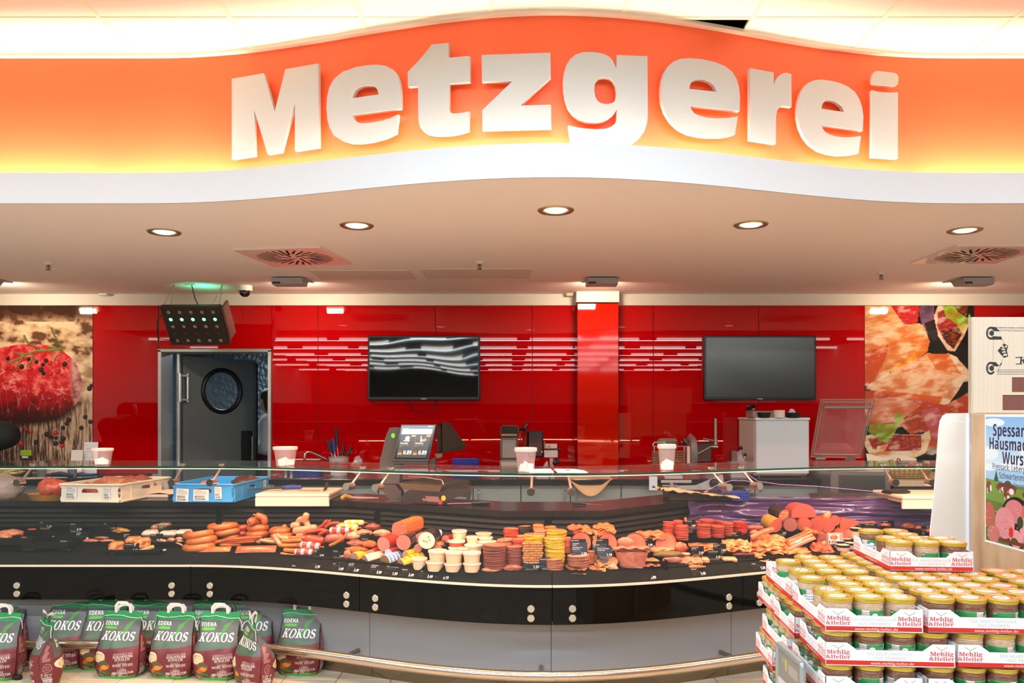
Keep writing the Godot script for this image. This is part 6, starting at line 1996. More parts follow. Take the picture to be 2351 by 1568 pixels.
func register():
	var m = mat("463b35",0.5)
	var d = 4.98
	var X = func(x): return (860 + x / 7.127 - 1175.5) * d / F
	var Y = func(y): return EYE + (HZ - 960 - y / 7.127) * d / F
	var t = thing("checkout_scale","dark grey checkout scale with customer screen turned to the shop, left of the middle","scale",Vector3(X.call(800),SW,-d))
	var L = func(x,y,z = 0.0): return Vector3(X.call(x) - t.position.x,Y.call(y) - SW,z)
	var g = Geo.new()
	var outline = func(a: Array) -> PackedVector2Array:
		var r = PackedVector2Array()
		for k in a.size() / 2: var p = L.call(a[k * 2],a[k * 2 + 1]); r.append(V(p.x,p.y))
		return r
	# column with the printer behind the screen
	g.prism(outline.call([65,735,110,560,160,330,230,160,300,155,420,170,420,735,390,1080,130,1080]),0.14,Transform3D(Basis.IDENTITY,Vector3(0,0,-0.03)))
	part("printer_housing",g,m,t)
	g = Geo.new()
	g.prism(outline.call([60,1090,330,1090,430,1220,440,1350,240,1350,180,1280]),0.12,Transform3D(Basis.IDENTITY,Vector3(0,0,-0.02)))
	g.prism(outline.call([170,1340,380,1340,470,1365,200,1365]),0.16)
	part("stem",g,mat("3a302b",0.5),t)
	g = Geo.new()
	g.disc(L.call(292,288,-0.028),Vector3(0,0,1),0.012,0.015)
	part("green_sticker",g,mat("58c81e",0.5),t)
	# customer screen: tilted slab
	var a = L.call(320,685,0.05)
	var b = L.call(890,690,0.05)
	var c = L.call(1000,105,-0.02)
	var e = L.call(430,105,-0.02)
	var nrm: Vector3 = (b - a).cross(e - a).normalized()
	g = Geo.new()
	var bk = -nrm * 0.035
	g.quad(a,b,c,e)
	g.quad(b + bk,a + bk,e + bk,c + bk)
	g.quad(e,c,c + bk,e + bk); g.quad(a + bk,b + bk,b,a); g.quad(b,b + bk,c + bk,c); g.quad(a + bk,a,e,e + bk)
	g.prism(outline.call([320,690,885,690,885,745,320,740]),0.05,Transform3D(Basis.IDENTITY,Vector3(0,0,0.04)))
	var sc = part("screen_case",g,mat("3a2f2c",0.4),t)
	var mix = func(u,v,z): return a.lerp(b,u).lerp(e.lerp(c,u),v) + nrm * z
	g = Geo.new()
	g.quad(mix.call(0.02,0.03,0.001),mix.call(0.98,0.03,0.001),mix.call(0.98,0.97,0.001),mix.call(0.02,0.97,0.001))
	part("black_border",g,mat("100d0c",0.15),sc)
	var pt = Paint.new(self,240,236,Color("2d241c"),2)
	pt.rect(0,0,240,50,Color("cfe0e6"))
	pt.rect(0,0,240,8,Color("3a3f63")); pt.rect(0,4,50,5,Color("e8f4f8"))
	for q in [[98,"0,000","kg"],[156,"0,00","€/kg"],[216,"0,00","EUR"]]:
		pt.text(q[1],q[0],38,20,Color("33383c"),1,"Droid Sans",false,0.8)
		pt.text(q[2],q[0] + 8,24,8,Color("55606a"),1)
	pt.line([V(121,56),V(113,214)],1,Color("8a8478"))
	for k in 2:
		var x = k * 120
		pt.poly([V(x + 86,56),V(x + 118,56),V(x + 118,70),V(x + 84,72)],Color("e0641e"))
		pt.text("Aktion",x + 101,64,8,Color("ffe0b0"),1,"Droid Sans",true)
		if k == 0:
			pt.ell(56,84,17,20,Color("b9b9bd")); pt.rect(39,72,34,14,Color("cfcfd2")); pt.ell(64,102,14,7,Color("c8bcb8")); pt.ell(40,102,12,6,Color("b09088"))
		else:
			pt.ell(x + 64,92,26,14,Color("c87a50"),0.2); pt.ell(x + 62,84,16,6,Color("2d241c"),0.2); pt.ell(x + 44,76,6,14,Color("d88a5c"),-0.3); pt.ell(x + 50,104,9,7,Color("d8ccc6"))
		pt.text(["Fleischkäse","Knackwurst"][k],x + 8,122,14,Color("e6e2da"),0,"Droid Sans",true,0.8)
		pt.text("mit frischen Zutaten",x + 8,136,8,Color("b8b0a4")); pt.text("100 g",x + 8,146,8,Color("b8b0a4"))
		pt.text("0.89",x + 112,196,42,Color("d8f0ee"),2,"Droid Sans",true,0.8)
		pt.poly([V(x + 8,196),V(x + 36,198),V(x + 35,214),V(x + 6,212)],Color("e07a1e"))
		pt.text("30%",x + 21,205,11,Color("402010"),1,"Droid Sans",true)
		pt.line([V(x + 10,184),V(x + 32,188)],1.5,Color("908878"))
	g = Geo.new()
	g.quad(mix.call(0.07,0.08,0.002),mix.call(0.93,0.08,0.002),mix.call(0.93,0.90,0.002),mix.call(0.07,0.90,0.002))
	var tx = pt.tex()
	part("screen",g,mat(Color(1,1,1),0.2,0,{"tex": tx,"etex": tx,"e": 0.75}),sc)
	g = Geo.new()
	g.quad(mix.call(0.78,0.935,0.002),mix.call(0.92,0.935,0.002),mix.call(0.92,0.955,0.002),mix.call(0.78,0.955,0.002))
	part("maker_badge",g,mat("d8d4d0",0.4),sc)
	# operator screen leaning the other way
	g = Geo.new()
	var oa = L.call(1010,130,-0.03)
	var ob = L.call(1120,130,-0.10)
	var oc = L.call(1385,560,-0.30)
	var od = L.call(1000,600,-0.10)
	g.quad(oa,od,oc,ob)
	var dz = Vector3(0.03,0.02,-0.02)
	g.quad(oa + dz,ob + dz,oc + dz,od + dz)
	g.quad(oa,ob,ob + dz,oa + dz); g.quad(ob,oc,oc + dz,ob + dz); g.quad(oc,od,od + dz,oc + dz)
	g.prism(outline.call([900,690,990,640,990,750,900,780]),0.1)
	part("operator_screen",g,mat("30251f",0.45),t)
	g = Geo.new()
	g.prism(outline.call([970,590,1095,590,1080,650,1000,665]),0.05,Transform3D(Basis.IDENTITY,Vector3(0,0,-0.05)))
	part("cable_duct",g,mat("5c4f3c",0.5),t)
	# weighing unit
	g = Geo.new()
	g.prism(outline.call([440,1340,470,1240,560,1215,1080,1215,1200,1150,1500,1150,1590,1170,1570,1275,1550,1350,1500,1290,1380,1280,1250,1320,1130,1410,1090,1410,480,1360]),0.26,Transform3D(Basis.IDENTITY,Vector3(0,0,0.02)))
	var wu = part("weighing_unit",g,mat("231a17",0.35,0,{"coat": 0.3}),t)
	for q in [[1132,1303,0.0135,"e2b81e","yellow round sticker"],[1080,1370,0.012,"e02424","red round sticker"]]:
		g = Geo.new()
		g.disc(L.call(q[0],q[1],0.0215),Vector3(0,0,1),q[2],q[2] * 1.2)
		part("sticker",g,mat(q[3],0.5),wu,Vector3.ZERO,q[4])
	g = Geo.new()
	g.quad(L.call(860,1355,0.0212),L.call(1070,1370,0.0212),L.call(1050,1280,0.0212),L.call(835,1268,0.0212))
	g.quad(L.call(795,1345,0.0212),L.call(852,1350,0.0212),L.call(845,1310,0.0212),L.call(785,1305,0.0212))
	part("data_plate",g,mat("8a5a52",0.5),wu)
	g = Geo.new()
	g.prism(outline.call([400,1050,1105,1100,1075,1195,480,1150]),0.02,Transform3D(Basis.IDENTITY,Vector3(0,0,0.04)))
	g.quad(L.call(400,1050,0.04),L.call(1105,1100,0.04),L.call(1520,1060,-0.22),L.call(780,1010,-0.22))
	g.quad(L.call(1105,1100,0.04),L.call(1075,1195,0.04),L.call(1520,1130,-0.22),L.call(1520,1060,-0.22))
	part("weighing_plate",g,mat("8a7458",0.22,0.85),t)
	g = Geo.new()
	g.tube([L.call(520,975,-0.1),L.call(800,985,-0.08),L.call(1090,1020,-0.04),L.call(1105,1040,-0.03),L.call(1138,1145,-0.02)],0.004,6)
	part("wire_guard",g,mat("c8a890",0.25,0.8),t)

# ---------------------------------------------------------------- meat and sausages
func meat(c1: String,c2: String,sd = 1,freq = 0.03,rough = 0.35,size = 4.0) -> StandardMaterial3D:
	# a few shared marblings tinted by the lighter colour
	var f = 0.009 if freq < 0.0125 else (0.022 if freq < 0.035 else 0.055)
	var a = Color(c1)
	var b = Color(c2)
	var deep = (a.r + a.g + a.b) / (b.r + b.g + b.b) < 0.72
	var t = ntex(200 + int(f * 1000) + int(deep),f,["a86450" if deep else "cc9a8a","e4ccc2","ffffff"],256)
	return mat(Color(b.r * 0.94,b.g * 0.84,b.b * 0.74),rough,0,{"tex": t,"tri": size,"coat": 0.25,"cr": 0.25,"sss": 0.06})
func specks(base: String,dots: String,light: String,sd = 1,freq = 0.12) -> StandardMaterial3D:
	var f = 0.13 if freq < 0.18 else 0.28
	return mat(Color(light) * Color(0.92,0.8,0.76),0.45,0,{"tex": ntex(300 + int(f * 100),f,["9a6660","e2c4be","e8d0ca","ffffff"],128,[0.0,0.3,0.62,1.0]),"coat": 0.2,"cr": 0.3})
const CROPS = {"A": [0,1150,5.343],"B": [400,1160,5.111],"C": [780,1160,6.187],"D": [1080,1180,6.53],"E": [1380,1180,6.53],"G": [1640,1130,6.53],"H": [1900,1180,6.915]}
func mp(c,x,y,off) -> Vector3:
	var q: Array = CROPS[c]
	var p = on_glass(q[0] + x / q[2],off)
	p.y = EYE + (HZ - q[1] - y / q[2]) * (-p.z) / F
	return p
func ms(c,l,p: Vector3) -> float: return l / CROPS[c][2] * (-p.z) / F
func smooth(pts: Array,n = 5) -> Array:
	var out = []
	for k in pts.size() - 1:
		var a: Vector3 = pts[maxi(k - 1,0)]
		var b: Vector3 = pts[k]
		var c: Vector3 = pts[k + 1]
		var d: Vector3 = pts[mini(k + 2,pts.size() - 1)]
		for j in n: out.append(b.cubic_interpolate(c,a,d,j / float(n)))
	out.append(pts[-1])
	return out
# a sausage along pixel points; ends: "r" round, "k" knotted, "c" cut face at the far end
func saus(label,c,xy: Array,off,rp,m,group = "",ends = "r",face = null,doff = []):
	var pts = []
	for k in xy.size() / 2: pts.append(mp(c,xy[k * 2],xy[k * 2 + 1],off + (doff[k] if doff.size() > k else 0.0)))
	var r = ms(c,rp,pts[0])
	var o: Vector3 = pts[0]
	pts = smooth(pts.map(func(p): return p - o)) if pts.size() > 2 else [pts[0] - o,(pts[0] + pts[1]) / 2 - o,pts[1] - o]
	var t = thing("sausage",label,"sausage",o,0,group)
	var g = Geo.new()
	g.tube(pts,r,14,1)
	part("casing",g,m,t)
	if ends == "k":
		g = Geo.new()
		for e in [[pts[0],pts[1]],[pts[-1],pts[-2]]]:
			var d: Vector3 = (e[0] - e[1]).normalized()
			g.tube([e[0] + d * r * 0.9,e[0] + d * r * 1.15,e[0] + d * r * 1.45],[r * 0.22,r * 0.12,r * 0.24],8)
		part("tied_end",g,mat("c8824a",0.4),t)
	if ends == "c":
		g = Geo.new()
		var d: Vector3 = (pts[-1] - pts[-2]).normalized()
		g.disc(pts[-1] + d * r * 0.75,d,r * 0.8)
		g.tube([pts[-1],pts[-1] + d * r * 0.74],[r,r * 0.86],14,0)
		part("cut_face",g,face,t)
	return t
func ring(label,c,x,y,off,rx,rp,m,group = "",a0 = 0.0,a1 = 300.0,tilt = 0.0,squash = 0.8):
	var o = mp(c,x,y,off)
	var R = ms(c,rx,o)
	var r = ms(c,rp,o)
	R -= r
	var pts = []
	for k in 23:
		var a = deg_to_rad(lerpf(a0,a1,k / 22.0))
		pts.append(Basis(Vector3(0,0,1),tilt) * Vector3(sin(a) * R,0.12 * r * sin(a * 2),cos(a) * R * squash))
	var t = thing("ring_sausage",label,"sausage",o,0,group)
	var g = Geo.new()
	g.tube(pts,r,14,1)
	part("casing",g,m,t)
	g = Geo.new()
	for e in [[pts[0],pts[1]],[pts[-1],pts[-2]]]:
		var d: Vector3 = (e[0] - e[1]).normalized()
		g.tube([e[0] + d * r * 0.9,e[0] + d * r * 1.35],[r * 0.25,r * 0.12],8)
	part("tied_end",g,mat("b8743a",0.4),t)
	return t
# thick sausage with a cut face looking at the shop
func slog(label,c,fx,fy,bx_,by,off,len_off,rp,m,face,group = "",ry = 1.0,cap = true):
	var a = mp(c,fx,fy,off)
	var b = mp(c,bx_,by,off + len_off)
	var r = ms(c,rp,a)
	var t = thing("sausage_log",label,"sausage",a,0,group)
	var g = Geo.new()
	var d = b - a
	g.tube([Vector3.ZERO,d * 0.03,d * 0.5,d * 0.94,d],[r * 0.97,r,r,r * 0.97,r * 0.6],24,0)
	g.disc(d,d.normalized(),r * 0.6)
	part("casing",g,m,t)
	g = Geo.new()
	g.disc(-d.normalized() * 0.0006,-d.normalized(),r * 0.975,r * 0.975,28)
	part("cut_face",g,face,t)
	return t
# pile of round slices; y0 bottom, y1 top edge
func stack(label,c,x,y0,y1,rx,off,m,rim,group = "",n = 12,sq = 0.75,jit = 0.06):
	var b = mp(c,x,y0,off)
	var r = ms(c,rx,b)
	var h = ms(c,y0 - y1,b) - r * sq * 0.24 * 0.5
	var t = thing("slice_stack",label,"sausage",b,0,group)
	var g = Geo.new()
	var top = Geo.new()
	var rr = RandomNumberGenerator.new()
	rr.seed = hash(label)
	for k in n:
		var y = h * k / n
		var th = h / n
		var j = Vector3(rr.randf_range(-1,1),0,rr.randf_range(-1,1)) * r * jit
		var s = 1.0 + rr.randf_range(-jit,jit) * 0.7
		var xf = xform(j + Vector3(0,y,0),rr.randf() * 6,rr.randf_range(-0.05,0.05),rr.randf_range(-0.05,0.05))
		g.lathe([V(r * s * 0.97,0),V(r * s,th * 0.3),V(r * s,th * 0.75),V(r * s * 0.96,th * 1.02)],22,xf,1,sq if false else 1.0)
		if k == n - 1:
			top.lathe([V(r * s * 0.96,th * 1.02),V(r * s * 0.5,th * 1.1),V(0,th * 1.05)],22,xf)
		else: g.lathe([V(r * s * 0.96,th * 1.02),V(0,th * 1.02)],14,xf)
	g.disc(Vector3(0,0.0005,0),Vector3.DOWN,r * 0.9)
	part("slices",g,rim,t)
	part("top_slice",top,m,t)
	return t
func pot(label,c,x,ytop,ybot,rp,off,m,group = "lidded tubs of meat salad"):
	var b = mp(c,x,ybot,off)
	var r = ms(c,rp,b)
	var h = ms(c,ybot - ytop,b)
	var t = thing("salad_tub",label,"tub",b,0,group)
	var g = Geo.new()
	g.lathe([V(0,0),V(r * 0.78,0),V(r * 0.80,0.002),V(r * 0.93,h * 0.86)],26)
	part("tub",g,m,t)
	g = Geo.new()
	g.lathe([V(r * 0.94,h * 0.80),V(r,h * 0.82),V(r,h * 0.96),V(r * 0.95,h),V(r * 0.88,h * 0.985)],26)
	part("lid_rim",g,mat("f0c8b0",0.25),t)
	g = Geo.new()
	g.disc(Vector3(0,h * 0.985,0),Vector3.UP,r * 0.89)
	part("lid",g,mat("f0cbae",0.15,0,{"coat": 0.5}),t)
	return t
func lump(label,c,x,y,rx,ry,off,m,cat = "meat",group = "",rz = -1.0,amp = 0.22,nm = "meat_piece",yaw = 0.0):
	var p = mp(c,x,y,off)
	var a = ms(c,rx,p)
	var b = ms(c,ry,p)
	return single(nm,label,cat,blob_geo(Vector3(a,b,a * 0.7 if rz < 0 else ms(c,rz,p)),amp,hash(label) % 97,24,true),m,p,yaw,group)
# thin slices folded over one another
func sheets(label,c,x,y,w,h,off,m,cat = "ham",group = "",n = 4,rise = 0.5,wave = 1.0):
	var p = mp(c,x,y,off)
	var W2 = ms(c,w,p)
	var H2 = ms(c,h,p)
	var t = thing("ham_slices",label,cat,p,0,group)
	var rr = RandomNumberGenerator.new()
	rr.seed = hash(label)
	for k in n:
		var rows = []
		var ph = rr.randf() * 6
		var sx = rr.randf_range(0.85,1.05)
		var ox = rr.randf_range(-0.08,0.08) * W2
		for r in 9:
			var row = []
			for q in 15:
				var u = q / 14.0 - 0.5
				var v = r / 8.0
				var edge = 1.0 - 0.25 * pow(absf(v * 2 - 1),3)
				row.append(Vector3(u * W2 * sx * edge + ox,-H2 * 0.42 + v * H2 * rise + k * H2 * 0.10 + wave * H2 * (0.07 * sin(u * 14 + ph) + 0.05 * sin(v * 9 + u * 5 + ph)) - H2 * 0.25 * u * u,0.03 - v * W2 * 0.55 - k * 0.008))
			rows.append(row)
		var g = Geo.new()
		g.grid(rows)
		g.grid(rows.map(func(r): var z: Array = r.map(func(a): return a - Vector3(0,0.0016,0)); z.reverse(); return z))
		part("slice",g,m,t)
	return t
func film_pack(label,c,x,y,w,h,off,rot,inner,group = "",film = "f8d8cc",lift = 0.25):
	var p = mp(c,x,y,off)
	var a = ms(c,w,p) / 2
	var b = ms(c,h,p) / 2
	var t = thing("vacuum_pack",label,"pack",p,0,group)
	t.basis = Basis(Vector3(0,0,1),rot) * Basis(Vector3.RIGHT,-0.9)
	var g = Geo.new()
	var pil = func(sx,sy,th,seg,crinkle):
		for s in [1,-1]:
			var rows = []
			for r in seg + 1:
				var row = []
				for q in seg + 1:
					var u = (q / float(seg) * 2 - 1) * s
					var v = r / float(seg) * 2 - 1
					var e = pow(maxf(0,(1 - u * u) * (1 - v * v)),0.5)
					row.append(Vector3(u * sx,v * sy,s * (th * e + crinkle * noise.get_noise_2d(u * 9 + s,v * 9))))
				rows.append(row)
			g.grid(rows)
	pil.call(a * 0.84,b * 0.78,lift * b,12,0.0)
	part("contents",g,inner,t)
	g = Geo.new()
	pil.call(a,b,lift * b * 1.25,16,0.006)
	part("clear_film",g,mat(film,0.06,0,{"alpha": 0.2}),t)
	return t
func dish(label,c,x,y,w,h,off,dep = 0.16):
	var p = mp(c,x,y,off)
	var a = ms(c,w,p)
	var b = ms(c,h,p)
	var t = thing("display_tray",label,"tray",p,0,"black display trays")
	var m = mat("0f0c0b",0.45,0,{"spec": 0.22})
	var g = Geo.new()
	bx(g,-a / 2,a / 2,0,0.004,0,dep,0.001)
	part("tray_floor",g,m,t)
	for s in [[-a / 2,a / 2,0.0,0.005],[-a / 2,a / 2,dep - 0.005,dep],[-a / 2,-a / 2 + 0.005,0.0,dep],[a / 2 - 0.005,a / 2,0.0,dep]]:
		g = Geo.new()
		bx(g,s[0],s[1],0,b,s[2],s[3],0.001)
		part("tray_wall",g,m,t)
	return t

func meats_left():
	var chick = meat("c88a6a","e8b090",70,0.02)
	lump("two raw chicken legs at the left end of the counter, upper one","A",130,400,150,48,0.24,chick,"meat","raw chicken legs",90)
	lump("raw chicken leg lying lowest at the left edge of the counter","A",50,450,90,50,0.17,chick,"meat","raw chicken legs",70)
	lump("yellow fat edge of the chicken at the left edge","A",70,368,40,10,0.30,meat("c8a028","e0c060",71))
	for d in [["A",120,545,560,90,0.06,"black display tray under the chicken legs, far left"],["A",560,590,560,80,0.05,"black empty display tray at the front, beside the chicken tray"],["A",760,480,560,60,0.30,"black empty display tray in the middle of the left unit"],["A",860,370,520,60,0.52,"black empty display tray at the back of the left unit"],["A",1380,400,420,60,0.44,"black display tray with yellow marinated meat"],["A",1560,290,420,40,0.62,"black display tray with the green salad"],["A",1160,540,520,40,0.20,"black display tray with pink minced meat"],["A",1620,640,700,40,0.045,"black display tray with spare ribs, front of the left unit"],["A",2010,540,480,40,0.16,"black display tray with bagged pale sausages"]]:
		dish(d[6],d[0],d[1],d[2],d[3],d[4],d[5],0.2)
	lump("small strip of red raw meat behind the 2.49 card","A",395,350,52,14,0.40,meat("b83a2a","d86a50",72))
	lump("heap of green herb salad at the back of the left unit","A",1715,232,105,36,0.58,mat(Color(1,1,1),0.6,0,{"tex": ntex(73,0.06,["2a2418","5a6a3a","a88a78","c8b090"],256),"tri": 9.0}),"salad","",70,0.5,"salad")
	lump("heap of pink and green meat salad left of the herb salad","A",1510,258,125,22,0.57,mat(Color(1,1,1),0.5,0,{"tex": ntex(74,0.07,["6a3a28","c88a60","b8a050","d8a888"],256),"tri": 9.0}),"salad","",70,0.5,"salad")
	lump("yellow marinated meat, lower piece in the dark tray","A",1485,365,108,26,0.42,meat("b08418","e8c040",75,0.05),"meat","yellow marinated meat",60,0.4)
	lump("yellow marinated meat, small piece behind the larger one","A",1460,335,56,12,0.47,meat("b08418","e8c040",75,0.05),"meat","yellow marinated meat",40,0.4)
	lump("pink minced meat under film, left piece in its tray","A",1075,495,115,28,0.24,meat("c06a58","e8a890",76,0.05),"meat","pink raw meat pieces",70,0.4)
	lump("flat pink raw meat strip right of the minced meat","A",1310,488,80,18,0.26,meat("c06a58","e8a890",76,0.05),"meat","pink raw meat pieces",50,0.4)
	lump("small pink raw meat strip behind the other two","A",1250,450,80,13,0.31,meat("c06a58","e8a890",76,0.05),"meat","pink raw meat pieces",40,0.4)
	var rib = mat(Color(1,1,1),0.4,0,{"tex": ntex(77,0.012,["7a2a0c","c8601c","e8a868","b8481c"],256),"tri": 7.0,"coat": 0.4})
	for q in [[1430,565,80,64,0.10,"block of glazed spare ribs with layered side, left one"],[1745,520,100,62,0.16,"block of glazed spare ribs with layered side, right one"],[1640,480,90,40,0.20,"flat glazed spare rib behind the two blocks"]]:
		var p = mp("A",q[0],q[1],q[4])
		var g = Geo.new()
		g.box(Vector3.ZERO,Vector3(ms("A",q[2],p) * 2,ms("A",q[3],p) * 2,0.09),0.012)
		single("spare_ribs",q[5],"ribs",g,rib,p,0.3,"glazed spare ribs")
	saus("pale rib bone lying in front of the right spare ribs","A",[1730,612,1800,592,1870,565],0.085,24,mat("e0a060",0.5),"rib bones")
	saus("thin pale rib bone at the front right of the ribs","A",[1830,632,1950,615,2030,600],0.08,11,mat("e0b080",0.5),"rib bones")
	var pork = mat(Color(1,1,1),0.4,0,{"tex": ntex(78,0.015,["b0645a","e8b0a0","f0d0c0","c87a70"],256),"tri": 8.0,"coat": 0.3})
	for q in [[1850,395,90,36,0.32,"block of raw pork belly, front left of three"],[2070,400,100,34,0.33,"block of raw pork belly behind the 1.49 card"],[2255,385,90,30,0.36,"block of raw pork belly beside the large ring sausages"],[1910,320,42,34,0.42,"greyish block of meat standing behind the pork belly"],[2030,290,75,26,0.46,"flat grey slice of meat behind the 1.49 card"]]:
		var p = mp("A",q[0],q[1],q[4])
		var g = Geo.new()
		g.box(Vector3.ZERO,Vector3(ms("A",q[2],p) * 2,ms("A",q[3],p) * 2,0.10),0.014)
		single("pork_block",q[5],"meat",g,pork if q[0] < 1900 or q[0] > 2040 else meat("8a7a70","b8a898",79),p,0.15,"raw pork blocks")
	for q in [[2000,500,50],[2100,480,52],[2200,470,52],[2120,520,50]]:
		lump("small pale round sausage in clear film, %s of four" % ["leftmost","upper left","rightmost","lowest"][[2000,2100,2200,2120].find(q[0])],"A",q[0],q[1],q[2],30,0.20,meat("b08a70","d8b89a",80),"sausage","pale bagged sausages",34,0.08,"sausage")
	film_pack("clear film bag end beside the pale sausages","A",2215,510,110,90,0.17,-0.4,meat("c8a088","e0c0a8",81),"","f4dcd4")
	# ring sausages
	var pale = meat("cf7c30","e09a4c",82,0.008,0.3,2.0)
	var smoked = meat("a85a14","cf8228",83,0.012,0.32,3.0)
	var red = meat("a83a18","c85a28",84,0.01,0.3)
	ring("large pale ring sausage lying on top of the left pile","B",570,245,0.33,180,36,pale,"large pale ring sausages",-120,190,0.06)
	ring("large pale ring sausage under the topmost one","B",620,315,0.30,150,36,pale,"large pale ring sausages",-110,150,0.12)
	ring("large pale ring sausage, upper one at the left pane joint","B",285,335,0.22,178,42,pale,"large pale ring sausages",-100,100,0.08)
	ring("large pale ring sausage, second from above at the left pane joint","B",320,408,0.19,180,42,pale,"large pale ring sausages",-100,110,0.12)
	ring("large pale ring sausage, lowest at the left pane joint","B",290,488,0.15,190,42,pale,"large pale ring sausages",-100,100,0.05)
	ring("pale ring sausage lying behind the wieners","B",660,372,0.30,100,26,pale,"large pale ring sausages",-100,100,0.08)
	ring("dark red ring sausage, upper one behind the pale pile","B",800,265,0.38,80,38,red,"dark red ring sausages",-90,100)
	ring("dark red ring sausage, lower one behind the pale pile","B",785,338,0.36,72,34,red,"dark red ring sausages",-90,100)
	ring("smoked brown ring sausage, upper of the stacked pair","B",985,265,0.30,128,44,smoked,"smoked brown ring sausages",-150,150)
	ring("smoked brown ring sausage, lower of the stacked pair","B",978,338,0.29,135,42,smoked,"smoked brown ring sausages",-150,150)
	var cut = specks("e2a888","c88a6a","e8b898",85)
	saus("smoked brown sausage end with a pale cut face on top of the stacked rings","B",[985,195,935,185,905,190],0.28,46,smoked,"smoked sausage ends","c",cut,[0.03,0.0,-0.03])
	saus("smoked brown sausage end standing highest on the stacked rings","B",[1060,190,1050,150,985,125],0.29,40,smoked,"smoked sausage ends","k")
	ring("smoked brown ring sausage with a cut end, right of the stacked pair","B",1245,300,0.28,130,40,smoked,"smoked brown ring sausages",-160,130)
	saus("upturned cut end of the smoked ring, pale round face","B",[1235,290,1280,265,1292,256],0.27,30,smoked,"smoked sausage ends","c",cut)
	ring("smoked brown ring sausage lying lowest, right of the stacked pair","B",1270,355,0.27,138,34,smoked,"smoked brown ring sausages",-130,130)
	var wht = meat("d8a888","f0ccb0",86,0.008,0.35,2.0)
	saus("white sausage loop standing upright at the back","B",[1470,290,1455,220,1470,175,1510,165,1545,195,1575,250,1600,290],0.30,36,wht,"white sausages at the back")
	saus("white sausage with a round cut end, topmost of the white ones","B",[1500,170,1530,165,1545,128],0.29,40,wht,"white sausages at the back","c",specks("e8c4a8","d8b090","f0d4bc",87),[0.03,0.0,-0.01])
	saus("white sausage lying flat across below the loop","B",[1430,300,1530,285,1640,268],0.27,44,wht,"white sausages at the back")
	saus("white sausage end pointing left below the loop","B",[1400,238,1440,235],0.28,40,wht,"white sausages at the back")
	saus("white sausage lowest of the white pile, half hidden","B",[1450,350,1540,345],0.26,22,wht,"white sausages at the back")
	var wien = meat("c0641c","dd8438",88,0.008,0.28)
	var wl = [[490,425,700,392,880,374],[500,445,700,420,890,403],[545,462,760,440,925,428],[480,440,620,405,740,388],[560,468,700,470,760,465],[700,395,860,385,1010,372]]
	for k in 6: saus("thin wiener sausage, %s of the six left of the white ones" % ["lowest long","second long","front","leftmost","short front","rearmost"][k],"B",wl[k],0.20 - k * 0.012,15,wien,"thin wieners","k")
	for k in 5: saus("curled end of a thin wiener, %s in the small tangle" % ["first","second","third","fourth","fifth"][k],"B",[905 + k * 14,405 - (k % 2) * 26,935 + k * 12,395 - k * 5,925 + k * 15,375 + (k % 3) * 14],0.19,13,wien,"curled wiener ends","k")
	saus("short white sausage lying left of the white loop pair","B",[1020,412,1110,425,1190,432],0.20,24,wht,"white sausages in front")
	saus("white sausage end left of the short white one","B",[975,425,1000,428],0.20,24,wht,"white sausages in front")
	saus("white sausage sloping down in front of the orange ones","B",[1180,362,1200,405,1240,455],0.19,30,wht,"white sausages in front")
	saus("white sausage sloping down behind the first sloping one","B",[1215,352,1255,380,1320,385],0.22,26,wht,"white sausages in front")
	var bock = meat("d07c1e","ec9c3c",89,0.008,0.28)
	var bl = [[1275,420,1380,418,1500,410],[1245,472,1350,476,1480,470],[1300,526,1360,530,1420,530],[1262,570,1330,585,1410,592],[1350,380,1450,380,1545,376],[1060,395,1150,392,1180,392]]
	for k in 6: saus("thick orange sausage, %s" % ["second from the top of the orange group","third from the top of the orange group","fourth from the top, beside the red labelled log","lowest, at the front ledge","topmost, behind the red logs","half hidden behind the short white sausage"][k],"B",bl[k],[0.20,0.16,0.12,0.10,0.24,0.22][k],[28,27,24,20,20,12][k],bock,"thick orange sausages")
	film_pack("vacuum pack of orange sausages at the front, left of two","B",460,520,480,120,0.10,0.02,meat("c8641c","e8883c",90),"vacuum packs of sausages","f8d0c0",0.3)
	film_pack("vacuum pack of a brown sausage at the front, right of two","B",960,515,560,140,0.095,0.02,meat("9a4a24","c0703c",91),"vacuum packs of sausages","f8d0c0",0.3)
	lump("orange sausage strips under film at the foot of the left pane joint","B",140,560,90,14,0.085,bock,"sausage","",40,0.2,"sausage")
	# dark curled small sausages and red logs with white labels
	var mett = meat("a83c12","cc5a22",92,0.01,0.3)
	saus("dark orange curved sausage, front of the small tangle","B",[1530,345,1560,315,1640,305,1740,290,1800,315],0.25,24,mett,"dark orange curved sausages","k")
	saus("dark orange curved sausage sticking up at the left of the tangle","B",[1690,268,1740,240,1780,190],0.29,20,mett,"dark orange curved sausages","k")
	saus("dark orange curved sausage sticking up at the right of the tangle","B",[1770,265,1800,220,1820,188],0.30,18,mett,"dark orange curved sausages","k")
	saus("dark orange curved sausage arching over to the right","B",[1780,255,1840,215,1920,208],0.28,20,mett,"dark orange curved sausages","k")
	saus("dark orange short sausage lying at the foot of the tangle","B",[1710,340,1760,310],0.22,20,mett,"dark orange curved sausages","k")
	var pt = Paint.new(self,128,64,Color("b83a1c"),2)
	for x in [14,56,98]:
		pt.rect(x,0,17,64,Color("f0d8d0"))
		for y in 6: pt.text("KK",x + 8,8 + y * 10,10,Color("2a3a8a"),1,"Droid Sans",true,0.8)
	var redlab = mat(Color(1,1,1),0.22,0,{"tex": pt.tex(),"coat": 0.5})
	var logred = meat("b0361a","cc4c28",93,0.006,0.2)
